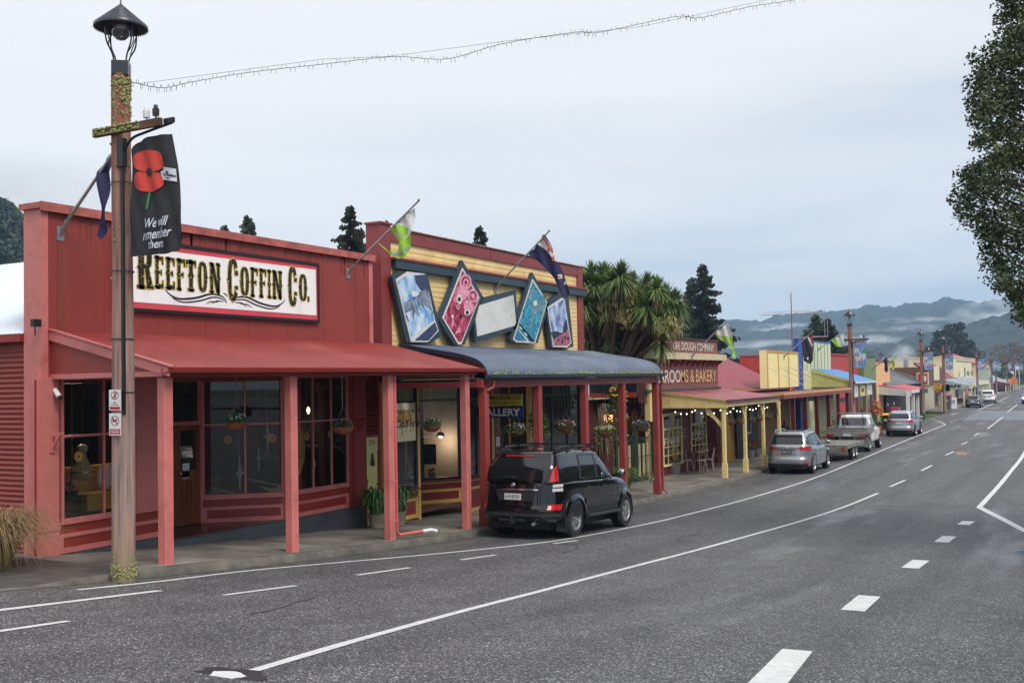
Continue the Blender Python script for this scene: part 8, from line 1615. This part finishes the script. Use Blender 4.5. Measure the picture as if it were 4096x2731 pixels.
# bins, boards, tables
def bin_(label, px, py, body, lid, sc=1., slot=True):
    p = gnd(px, py); t = thing('rubbish_bin', label, 'bin', p, None); t.scale = (sc,)*3; b = LMB(); b.hexa([(-.24,-.26,.06),(.24,-.26,.06),(.24,.26,.06),(-.24,.26,.06),(-.29,-.32,.98),(.29,-.32,.98),(.29,.36,.98),(-.29,.36,.98)]); b.build('body', body, t)
    b = LMB(); b.hexa([(-.31,-.36,.985),(.31,-.36,.985),(.31,.4,.985),(-.31,.4,.985),(-.29,-.30,1.06),(.29,-.30,1.06),(.29,.36,1.09),(-.29,.36,1.09)]); b.build('lid', lid, t)
    for s in (-1, 1): b = LMB(Matrix.Translation((s*.22, .3, .1)) @ Matrix.Rotation(pi/2, 4, 'Y')); b.lathe([(.1,-.03),(.1,.03)], n=12); b.build('wheel', M_black, t)
    b = LMB(); b.box(-.08, .08, -.315, -.295, .6, .72); b.build('label', M_white, t); return t
bin_('black wheelie bin with a yellow lid behind the large silver SUV', 3546, 1719, M_blk, mat('lid_yellow', (230,180,10), .4), 1.1)
bin_('grey bin with a magenta lid by the lamp across the side street', 3788, 1642, mat('bin_grey', (110,108,106), .5), mat('lid_magenta', (200,50,100), .4), 1.6); bin_('grey bin with a dark red lid before the dark grey wagon', 3898, 1604, MATS['bin_grey'], M_fmar, 1.8); bin_('small grey bin with a red lid at the far parked cars', 4044, 1562, MATS['bin_grey'], M_fred, 1.8)
p = gnd(3575, 1700); t = thing('shop_stand', 'dark stand with a bright pink top beside the yellow lidded bin', 'stand', p); b = LMB(); b.box(-.45,.45,-.3,.3,0,1.15); b.build('cabinet', M_blk, t); b = LMB(); b.box(-.5,.5,-.35,.35,1.151,1.4); b.build('top', mat('lid_magenta', (200,50,100), .4), t)
def aboard(label, px, py, w, h, m, word=None, wm=None):
    p = gnd(px, py); t = thing('sandwich_board', label, 'sign', p); b = LMB(); b.hexa([(-w/2,-.25,0),(w/2,-.25,0),(w/2,-.2,0),(-w/2,-.2,0),(-w/2,-.03,h),(w/2,-.03,h),(w/2,.02,h),(-w/2,.02,h)]); b.build('front_board', m, t); b = LMB(); b.hexa([(-w/2,.2,0),(w/2,.2,0),(w/2,.25,0),(-w/2,.25,0),(-w/2,.021,h),(w/2,.021,h),(w/2,.05,h),(-w/2,.05,h)]); b.build('rear_board', m, t)
    if word: b = LMB(); put_text(b, word, (0,-.16,h*.6), (1,0,0), Vector((0,.2,h)).normalized(), h*.3, w*.7, bold=.03); b.build('lettering', wm, t)
    return t
aboard('white sandwich board reading ICT near the cafe', 3810, 1634, .95, 1.25, M_white, 'ICT', M_sb); aboard('red advertising board standing between the oxblood posts and the ute', 3338, 1774, .85, 1.1, M_fred); aboard('black and orange sandwich board before the dark grey wagon', 3920, 1604, .9, 1.3, M_ink)
for k, (px, py, l) in enumerate(((3000, 1840, 'leftmost of three grey pots with red flowers under the dark slate wall'), (3028, 1830, 'middle one of three grey pots with red flowers under the dark slate wall'), (3050, 1822, 'rightmost of three grey pots with red flowers under the dark slate wall'))):
    X = 14.3; p = PX(px, py, X); p.z = gz(p.y)+.45; t = flowers('planter', l, 'planter', p, .26, [(200,30,30)], 12, (.06,.14,.03), .1, 'grey pots with red flowers', 50+k, h=.4, fs=.045); b = LMB(); b.lathe([(.2,-.45),(.26,-.02),(.22,-.02)], n=14); b.build('pot', MATS['grey_barrel'], t)
p = gnd(3512, 1735); t = flowers('flower_display', 'tall display of orange and red flowers at the corner of the blue roofed shop', 'flower stand', p+Vector((0,0,.5)), .35, [(230,70,20),(240,150,60),(200,30,40)], 60, (.07,.16,.03), .1, None, 60, h=1.8, fs=.07); b = LMB(); b.box(-.25,.25,-.25,.25,-.5,.02); b.build('crate', mat('signal_orange', (236,130,20), .5), t)
# ---- people
def person(label, loc, rot, top, legs, hair, sc=1., sit=False):
    J = [(0,0,.96),(0,0,1.12),(0,.0,1.32),(0,.01,1.47),(0,.0,1.54),(0,.0,1.66),(.1,0,.92),(.11,.03,.5),(.11,-.03,.08),(.11,.12,.03),(-.1,0,.92),(-.12,-.06,.5),(-.12,-.16,.09),(-.12,-.02,.03),(.19,0,1.42),(.25,-.02,1.14),(.23,.12,.93),(.22,.18,.86),(-.19,0,1.42),(-.25,-.03,1.14),(-.24,.08,.92),(-.23,.13,.85)]
    E = [(0,1),(1,2),(2,3),(3,4),(4,5),(0,6),(6,7),(7,8),(8,9),(0,10),(10,11),(11,12),(12,13),(2,14),(14,15),(15,16),(16,17),(2,18),(18,19),(19,20),(20,21)]
    R = [.14,.13,.15,.075,.055,.10,.095,.062,.04,.035,.095,.062,.04,.035,.062,.045,.03,.028,.062,.045,.03,.028]
    me = bpy.data.meshes.new('body'); me.from_pydata(J, E, []); o = bpy.data.objects.new('body', me); COL.objects.link(o); m = o.modifiers.new('s', 'SKIN')
    for v, r in zip(me.skin_vertices[0].data, R): v.radius = (r*1.05, r*.85)
    me.skin_vertices[0].data[0].use_root = True; o.modifiers.new('d', 'SUBSURF').levels = 2
    dg = bpy.context.evaluated_depsgraph_get(); dg.update(); nm = bpy.data.meshes.new_from_object(o.evaluated_get(dg)); o.modifiers.clear(); o.data = nm
    sk = mat('skin', (196,146,120), .5)
    for q in (sk, top, legs, hair, M_black): nm.materials.append(q)
    for p in nm.polygons:
        z = p.center.z; x = abs(p.center.x); p.material_index = 4 if z < .1 else 2 if z < .95 and x < .2 else 0 if (z < .93 and x >= .2) else 1 if z < 1.5 else (3 if (z > 1.68 or p.center.y < -.02) else 0); p.use_smooth = True
    t = thing('person', label, 'person', loc, None, rot); t.scale = (sc,)*3; o.parent = t; return t
Hb = mat('grey_hair', (150,146,140), .8); Hd = mat('dark_hair', (40,32,28), .8)
def pg_(px, X): y = PX(px, 1650, X).y; return Vector((-X, y, gz(y)))
person('person in a brown jacket seen from behind, walking past the taupe posts', pg_(3447, 13.4), .3, mat('brown_jacket', (104,64,36), .8), mat('dark_trousers', (40,40,44), .8), Hb, 1.06)
person('person with pale hair in a purple top under the small red verandah', pg_(3552, 13.0), 1.2, mat('purple_top', (50,32,54), .8), MATS['dark_trousers'], Hb, 1.06); person('person in black facing the pale haired one under the small red verandah', pg_(3576, 13.0), -1.6, M_blk, MATS['dark_trousers'], Hd, 1.06)
person('person in a dark coat beside the dark post ending the bakery verandah', pg_(3137, 13.2), .2, mat('navy_coat', (30,32,48), .8), MATS['dark_trousers'], Hd, 1.06)
# ================================================================== TREES
def leafm(n, c, var=.55): return mat(n, c, .65, var, .9, detail=6)
def crown(mb, blobs, n, s, rnd, squash=.8, mi=None):
    for c, r in blobs:
        c = Vector(c)
        for i in range(int(n)):
            d = Vector((rnd.gauss(0,1), rnd.gauss(0,1), rnd.gauss(0,1))).normalized()*r*(rnd.random()**.45); d.z *= squash; p = c+d
            a = Vector((rnd.gauss(0,1), rnd.gauss(0,1), rnd.gauss(0,.7))).normalized()*s*rnd.uniform(.6, 1.3); b = a.cross(Vector((rnd.gauss(0,1), rnd.gauss(0,1), rnd.gauss(0,1)))).normalized()*s*.55
            mb.raw([p-a*.5, p-b*.5+a*.05, p+a*.5, p+b*.5+a*.05], [(0,1,2,3)], mi)
def conifer(label, px, pyt, Y, half, m, seed, dens=1., tiers=None, narrow=1., group='conifers behind the shops', flat=1.):
    """px, top pixel and a distance give the place; half = half width of the lowest visible branches in m"""
    d = ray(px, 1500); x = d.x/d.y*Y; zt = PY(px, pyt, Y).z; H = zt-gz(Y); t = thing('conifer_tree', label, 'tree', (x, Y, gz(Y)), group); rnd = random.Random(seed)
    b = LMB(); b.tube([(0,0,-.2),(0,0,H*.6),(0,0,H*.99)], [H*.018, H*.01, .02], 7); b.build('trunk', mat('conifer_bark', (70,52,40), .9), t)
    b = LMB(); L_ = int(H*19*dens); R0 = half
    for i in range(L_):
        u = ((i+rnd.random())/L_)**.85; z = H*(.10+.90*u); env = min(1, (1-u)*1.9)**.8 if narrow < 1 else (1-u)**.8
        r = R0*1.35*env*(.8+.35*noise.noise(Vector((z*.45, seed, 0))))*rnd.uniform(.55, 1.1)+.10; a = rnd.uniform(0, 2*pi); dr = Vector((cos(a), sin(a), 0)); sd_ = Vector((-sin(a), cos(a), 0)); m_ = max(4, int(r*5))
        for j in range(m_):
            v = (j+rnd.random())/m_; p = dr*r*v+Vector((0,0,z-r*.34*v+r*.26*v*v)); w_ = r*.13*(1.2-v)+.10
            for s in (-1, 1):
                q = p+sd_*s*w_+dr*w_*.8-Vector((0,0,w_*rnd.uniform(.2,.9))); e = Vector((0,0,.10+.16*rnd.random())); b.raw([p-e*.6, q-e, q+dr*.14+e*.2, p+e*.7], [(0,1,2,3)])
    b.build('foliage', m, t); return t
M_con = leafm('dark_conifer_needles', (.035,.05,.028)); M_con2 = leafm('green_conifer_needles', (.055,.085,.04)); M_con3 = leafm('brown_green_needles', (.04,.042,.02))
conifer('dark conifer rising between the red shop and the gallery', 1410, 826, 62, 4.4, M_con3, 1, 1.0); conifer('green conifer behind the middle of the red parapet', 998, 862, 70, 5.4, M_con2, 2, 1.0)
conifer('small tip of a conifer just left of the green one behind the red parapet', 903, 903, 66, 2.6, M_con2, 3); conifer('thin conifer behind the top of the gallery parapet', 1930, 905, 72, 3.4, M_con, 4)
conifer('tiny conifer tip beside the corner of the gallery parapet', 1550, 884, 84, 1.4, M_con2, 5); conifer('tall dark conifer behind the bakery, right one of the pair', 2822, 1058, 95, 4.6, M_con, 6, .95); conifer('shorter dark conifer behind the bakery, left one of the pair', 2772, 1112, 97, 3.6, M_con, 7, .95)
conifer('green conifer behind the pale green boards, left one of two', 3270, 1258, 120, 5.0, M_con2, 8, .9); conifer('slim dark conifer behind the pale green boards, right one of two', 3314, 1273, 118, 3.0, M_con, 9, 1.0, narrow=.7)
def broad(name, label, px, pyt, Y, wid, m, seed, n=60, leaf=.5, nb=26, bare=False, zlo=.25, group='trees at the far end of the street'):
    d = ray(px, 1500); x = d.x/d.y*Y; zt = PY(px, pyt, Y).z; H = zt-gz(Y); t = thing(name, label, 'tree', (x, Y, gz(Y)), group); rnd = random.Random(seed); b = LMB(); bl = []
    b.tube([(0,0,-.3),(.1,0,H*.3),(0,.1,H*.6)], [H*.035, H*.022, H*.01], 7)
    for i in range(nb):
        a = rnd.uniform(0, 2*pi); u = rnd.random(); z = H*(zlo+(.95-zlo)*u); r = wid*(1-abs(u-.4)**1.6*1.25)*sqrt(rnd.random()); c = Vector((r*cos(a), r*sin(a), z)); rr = wid*rnd.uniform(.22, .38)*(1.1-.5*u); c.z = min(c.z, H-rr*.7); bl.append((c, rr)); b.tube([(0,0,H*(.2+.3*u)), c*.6+Vector((0,0,z*.3)), c], [H*.01, H*.006, H*.003], 4)
    b.build('trunk', mat('grey_bark', (96,84,74), .9), t); b = LMB(); crown(b, bl, n, leaf, rnd); b.build('crown', m, t); return t
M_euc = leafm('olive_dark_leaves', (.045,.06,.035), .5); M_ol = leafm('olive_leaves', (.14,.13,.04)); M_brn = leafm('bare_twigs', (.15,.115,.08)); M_gb = leafm('green_leaves', (.07,.11,.03))
broad('gum_tree', 'huge dark gum tree rising behind the lamp posts across the side street', 3806, 1290, 330, 7.2, M_euc, 11, 190, .75, 44, zlo=.1)
broad('tree', 'broad lower part of the dark gum group, to the right of the huge one', 3845, 1345, 335, 6.0, M_euc, 12, 140, .7, 30, zlo=.1); broad('tree', 'rounded olive yellow tree below the dark gum', 3798, 1396, 290, 5, M_ol, 13, 60, .6, zlo=.1); broad('tree', 'bushy green tree beside the steel flue and red sign', 3712, 1398, 260, 4, M_gb, 14, 60, .5, zlo=.1)
broad('tree', 'hazy brown bare tree on the far right, nearer the gum', 4040, 1368, 420, 9, M_brn, 15, 90, .6, 36, zlo=.1); broad('tree', 'hazy brown bare tree at the right edge of the view', 4105, 1372, 430, 11, M_brn, 16, 90, .6, 36, zlo=.1); broad('tree', 'green tree behind the red roofed building', 4010, 1440, 300, 5, M_gb, 17, 60, .5, zlo=.1)
broad('tree', 'brown autumn tree behind the peach shop', 3500, 1408, 260, 6, M_brn, 18, 60, .5, zlo=.1); broad('tree', 'brown autumn tree behind the steel flue', 3652, 1425, 270, 6, M_brn, 19, 60, .5, zlo=.1)
for k, (px, py) in enumerate(((4075,1500),(4100,1490),(4130,1480),(4060,1508))): broad('shrub', ['dark round shrub under the end direction sign','dark shrub at the very right end of the road','dark shrub just beyond the right edge','low dark shrub beside the orange diamond sign'][k], px, py, 330+k*8, 5, M_gb, 30+k, 60, .5, 14, zlo=.15, group='shrubs where the road ends')
# ---- cabbage tree
t = thing('cabbage_tree', 'bushy many headed cabbage tree rising behind the blue verandah roof', 'tree', (-16.6, 38.6, gz(38.6))); YC = 38.2; cb = lambda x, y: G([(x, y)], 3.136, 3.136, 2250, 1000)[0]
extra = [(rx_, ry_, .85) for rx_, ry_ in [(330,560),(620,640),(900,700),(1130,560),(1320,680),(680,500),(420,760),(960,830),(1120,940),(1380,880),(250,900),(460,930),(700,880),(1180,700),(800,420),(580,470),(1420,640),(360,300),(820,650)]]
heads = extra+[(270,400,.85),(530,330,1.0),(500,500,1.1),(720,330,1.0),(880,400,.7),(265,680,1.05),(760,590,1.0),(1060,440,.85),(1050,700,1.15),(1290,600,.95),(1380,760,1.0),(1250,1160,.95),(620,400,.9),(330,1150,.9),(150,500,.8),(950,560,.9),(1180,480,.8),(620,1150,.8),(880,1050,.8),(400,430,.9),(1200,850,.8),(560,800,.8)]
rnd = random.Random(5); fol, dead, fl_, tr = MB(), MB(), MB(), MB(); base = Vector((-16.6, 38.6, gz(38.6)))
def sword(mb, c, d, L, w_, droop):
    s = d.cross(Vector((0,0,1))); s = (s.normalized() if s.length > .01 else Vector((1,0,0)))*w_; vs = []
    for k in range(5): u = k/4; p = c+d*L*u-Vector((0,0,droop*L*u*u)); ww = (1-u**2.2); vs += [p-s*ww, p+s*ww]
    mb.raw(vs, [(2*k, 2*k+1, 2*k+3, 2*k+2) for k in range(4)])
for i, (hx, hy, hs) in enumerate(heads):
    px, py = cb(hx, hy); c = PY(px, py, YC+(rnd.uniform(.3, 2.2) if i < 19 else rnd.uniform(-1.3, .8))); hs *= .98
    for k in range(230):
        a = rnd.uniform(0, 2*pi); e = rnd.uniform(-.8, 1.5); d = Vector((cos(a)*cos(e), sin(a)*cos(e), sin(e))); sword(fol, c, d, hs*rnd.uniform(.65, 1.0), .034, .22 if e > .3 else .35)
    for k in range(46): a = rnd.uniform(0, 2*pi); d = Vector((cos(a)*.35, sin(a)*.35, -1)).normalized(); sword(dead, c-Vector((0,0,.1)), d, rnd.uniform(.5, 1.1), .02, .0)
    mid = Vector((lerp(base.x, c.x, .55), lerp(base.y, c.y, .5), lerp(4.6, c.z, .35))); tr.tube(curve([base+Vector((0,0,2.6)), mid, c-Vector((0,0,.1))], 5), [.13-.006*q for q in range(11)], 7)
tr.tube([base, base+Vector((.1,0,1.5)), base+Vector((0,0,2.9))], [.3,.24,.2], 10); tr.tube(curve([base+Vector((.3,-1.2,0)), base+Vector((.2,-1,2.2)), base+Vector((.4,-.6,4.2))], 4), .17, 8)
for hx, hy in ((560,700),(820,800),(1230,870),(200,830),(880,500),(1400,900),(740,720)):
    px, py = cb(hx, hy); c = PY(px, py-22, YC-.9)
    for k in range(170):
        a = rnd.uniform(0, 2*pi); r = .40*rnd.random()**.6; z = -rnd.random()*.75; p = c+Vector((r*cos(a)*(1+z*.3), r*sin(a), z)); d = Vector((rnd.gauss(0,.3), rnd.gauss(0,.3), -1)).normalized(); sword(fl_, p, d, .16, .014, 0)
for k in range(170):   # skirt of dead leaves under the verandah line
    a = rnd.uniform(0, 2*pi); p = base+Vector((.9+.25*cos(a), -2.6+.25*sin(a), rnd.uniform(1.6, 4.0))); sword(dead, p, Vector((cos(a)*.2, sin(a)*.2, -1)), rnd.uniform(.5, .9), .025, 0)
tr.tube([base+Vector((.9,-2.6,-.1)), base+Vector((.9,-2.6,4.6))], .16, 8)
fol.build('foliage', mat('sword_leaves', (.15,.22,.06), .45, .5, 1.2), t); dead.build('dead_leaves', mat('dead_leaves_brown', (.19,.13,.075), .85, .45, 3), t); fl_.build('flower_heads', mat('tan_panicles', (.32,.27,.10), .8, .35, 8), t); tr.build('trunk', mat('cabbage_bark', (70,54,44), .9, .3, 4), t)
# ---- plants at the foot of the gates
blades('garden_plant', 'clump of yellow green strap leaves at the foot of the iron gates', 'plant', (-14.2, 34.7, gz(34.7)), .7, .75, 160, mat('yellow_green_strap', (.14,.22,.04), .5, .4, 8), .022, .8, 71)
flowers('garden_plant', 'low dark leafy plant beside the maroon weatherboards', 'plant', (-14.5, 37.9, gz(37.9)), .5, [(110,40,40)], 14, (.04,.08,.02), .12, None, 72, h=.4, fs=.03)
t = flowers('climbing_vine', 'climber with yellow autumn leaves hanging by the last gallery posts', 'vine', (-14.3, 34.4, 3.1), .35, [(200,180,40),(190,120,30)], 70, (.12,.14,.03), .14, None, 73, h=1.1, fs=.05, trail=1.9)
# ---- the big tree overhanging on the right
def edge(py):
    K = [(-300,3960),(0,3990),(100,3992),(190,4005),(225,3885),(330,3875),(400,3890),(470,3882),(560,3895),(650,3880),(700,3812),(780,3806),(850,3818),(900,3878),(960,3935),(1020,3925),(1080,3958),(1150,4000),(1230,4045),(1290,4068),(1330,4110)]
    return keyf(K)(py)
t = thing('broadleaf_tree', 'tall dark broadleaf tree overhanging the upper right edge of the view', 'tree', (5.2, 24.5, rz(24.5))); rnd = random.Random(8); lv, br = MB(), MB(); root = Vector((5.2, 24.5, rz(24.5)))
br.tube([root-Vector((0,0,.3)), root+Vector((0,0,2.5)), root+Vector((-.2,0,6)), root+Vector((.1,0,10)), root+Vector((0,0,15))], [.5,.42,.34,.22,.08], 10)
bl = []
for py in range(-560, 1330, 22):
    e = edge(max(py, -300)); 
    for k in range(9):
        px = e+14+abs(rnd.gauss(0, 1))*150+(0 if k else rnd.uniform(0, 8)); Yb = 24.5+rnd.gauss(0, 1.6); p = PY(px, py+rnd.uniform(-12, 12), Yb)
        if noise.noise(p*.85+Vector((3,0,0))) < -.16-.16*(px-e)/300 or rnd.random() < .06: continue
        bl.append((p, rnd.uniform(.14, .42)))
for i in range(520):    # the rest of the crown, outside the frame
    a = rnd.uniform(0, 2*pi); z = rnd.uniform(4.8, 17); r = 5.2*sqrt(rnd.random())*(1.1-abs(z-9)/11); p = root+Vector((r*cos(a), r*sin(a), z-root.z)); d = p-Vector((0,0,EYE)); u = p.x/p.y
    if u < ray(4120, 1000).x/ray(4120, 1000).y: continue
    bl.append((p, rnd.uniform(.4, .7)))
for c, r in bl:
    if rnd.random() < .8: q = root+Vector((0,0,max(2.5, c.z-root.z-4.2))); br.tube([q, q.lerp(c, .45)+Vector((0,.2,-.35)), q.lerp(c, .8)+Vector((0,0,.1)), c], [.05,.028,.016,.007], 4)
crown(lv, [b for b in bl if b[1] < .43], 60, .10, rnd, .9); crown(lv, [b for b in bl if b[1] >= .43], 60, .17, rnd, .9)
lv.build('crown', mat('dark_broad_leaves', (.055,.08,.022), .6, .75, 5, detail=3), t, fix=False); br.build('trunk', mat('dark_bark', (60,50,42), .9), t)
ol = ['opposite the red shop', 'opposite the gallery', 'opposite the alley', 'opposite the bakery', 'opposite the hall', 'opposite the blue roofed shop', 'opposite the sage shop']
for k in range(7):   # street trees on the other side, seen only in the glass and paint
    x, y = 14+(k % 2), 28+k*9.5
    if k == 0: o = o0 = thing('street_tree', 'x', 'tree', (x, y, rz(y)+.1), 'dark street trees across the road'); b = LMB(); b.tube([(0,0,-.2),(0,0,4)], .25, 8); b.build('trunk', MATS['dark_bark'], o); b = LMB(); r2 = random.Random(k); crown(b, [((r2.gauss(0,1.2), r2.gauss(0,2.6), r2.uniform(.3,8)), 1.5) for _ in range(60)], 60, .5, r2); b.build('crown', MATS['dark_broad_leaves'], o)
    else: o = dup(o0, (x, y, rz(y)+.1))
    o['label'] = 'dark street tree across the road, '+ol[k]
t = thing('reflection_hall', 'long dark timber hall added across the road to darken the reflections', 'building', (22, 30, rz(30)))  # unseen hall, added to darken reflections in the glass and car paint
one('wall', mat('dark_timber', (.03,.028,.025), .8), t, (22, 30, 22, 110, .0, 7.5)); mb = MB(); mb.prism([(21.5, 21.5, 7.5), (26, 21.5, 10), (30.5, 21.5, 7.5)], (0, 89, 0)); mb.build('roof', M_dgi, t); one('window', M_tint, t, *[(21.95, 21.99, 26+i*9, 29+i*9, 2, 5) for i in range(9)])

mb = MB(); crown(mb, FORB, 70, 1.5, random.Random(4), 1.0); tag(mb.build('forest', leafm('hill_forest_leaves', (.022,.04,.016))), 'dark dense forest covering the hillside at the far left', 'forest', kind='stuff')
# ================================================================== AIR
def volmat(name, col, dens, noise_s=None, thr=.45, aniso=.2, sc=(1,1,1)):
    m = bpy.data.materials.new(name); m.use_nodes = True; n = m.node_tree.nodes; l = m.node_tree.links.new; n.clear(); o = n.new('ShaderNodeOutputMaterial'); v = n.new('ShaderNodeVolumePrincipled'); v.inputs['Color'].default_value = (*col, 1); v.inputs['Density'].default_value = dens; v.inputs['Anisotropy'].default_value = aniso; l(v.outputs[0], o.inputs['Volume'])
    if noise_s:
        t = n.new('ShaderNodeTexCoord'); mp = n.new('ShaderNodeMapping'); mp.inputs['Scale'].default_value = sc; l(t.outputs['Object'], mp.inputs[0]); z = n.new('ShaderNodeTexNoise'); z.inputs['Scale'].default_value = noise_s; z.inputs['Detail'].default_value = 4; l(mp.outputs[0], z.inputs[0])
        ln = n.new('ShaderNodeVectorMath'); ln.operation = 'LENGTH'; l(t.outputs['Object'], ln.inputs[0]); f = n.new('ShaderNodeMapRange'); l(ln.outputs['Value'], f.inputs[0]); f.inputs[1].default_value = 1.0; f.inputs[2].default_value = .25; f.inputs[3].default_value = 0; f.inputs[4].default_value = 1
        r = n.new('ShaderNodeMapRange'); l(z.outputs[0], r.inputs[0]); r.inputs[1].default_value = thr; r.inputs[2].default_value = thr+.25; a = n.new('ShaderNodeMath'); a.operation = 'MULTIPLY'; l(r.outputs[0], a.inputs[0]); l(f.outputs[0], a.inputs[1]); b = n.new('ShaderNodeMath'); b.operation = 'MULTIPLY'; l(a.outputs[0], b.inputs[0]); b.inputs[1].default_value = dens; l(b.outputs[0], v.inputs['Density'])
    return m
def mist(name, label, px, py, dist, rx, ry, rz_, m, cat='mist'):
    d = ray(px, py); h = hypot(d.x, d.y); p = Vector((d.x/h*dist, d.y/h*dist, d.z/h*dist+EYE)); mb = LMB(); mb.ball((0,0,0), 1, 20, 12); o = mb.build(name, m, smooth=1); o.location = p; o.scale = (rx, ry, rz_); o.rotation_euler[2] = atan2(-d.x, d.y); return tag(o, label, cat, kind='stuff')
VM = volmat('mist_volume', (.96,.985,1), .040, 1.6, .44, sc=(1.6,1,1))
VM2 = volmat('thick_mist_volume', (.98,.99,1), .07, 1.5, .38, sc=(1.6,1,1))
for a in [('long white mist bank lying in front of the ridge', 3590, 1358, 1420, 105, 130, 20), ('white mist strip above the grey roof and hall', 3010, 1388, 1300, 110, 120, 10), ('white mist bank behind the blue banner', 3450, 1385, 1250, 60, 90, 14), ('thin mist wisp rising across the middle ridge', 3660, 1292, 1480, 60, 90, 9),
    ('mist drifting over the right end of the ridge', 4110, 1262, 1350, 90, 160, 26), ('mist wisp beside the gum tree', 3990, 1345, 1100, 80, 110, 12), ('mist wisp on the left slopes of the ridge', 3130, 1312, 1500, 50, 110, 7)]: mist('mist', a[0], *a[1:], VM2 if 'bank' in a[0] else VM)
mist('mist', 'grey cloud hanging on the top of the left hill', -60, 730, 350, 60, 16, 13, volmat('cloud_volume', (.97,.98,1), .06, 1.4, .3))
mist('smoke', 'pale smoke drifting up to the left from the steel flue', 3612, 1415, 106, 1.3, 1.0, 1.15, volmat('smoke_volume', (.9,.93,.97), 1.6, 1.3, .38), 'smoke')
mb = MB(); mb.box(-2650, 950, -330, 2350, -6, 165); tag(mb.build('haze', volmat('haze_volume', (.44,.68,1.0), .00029)), 'thin bluish damp air over the whole street and valley', 'haze', kind='stuff')
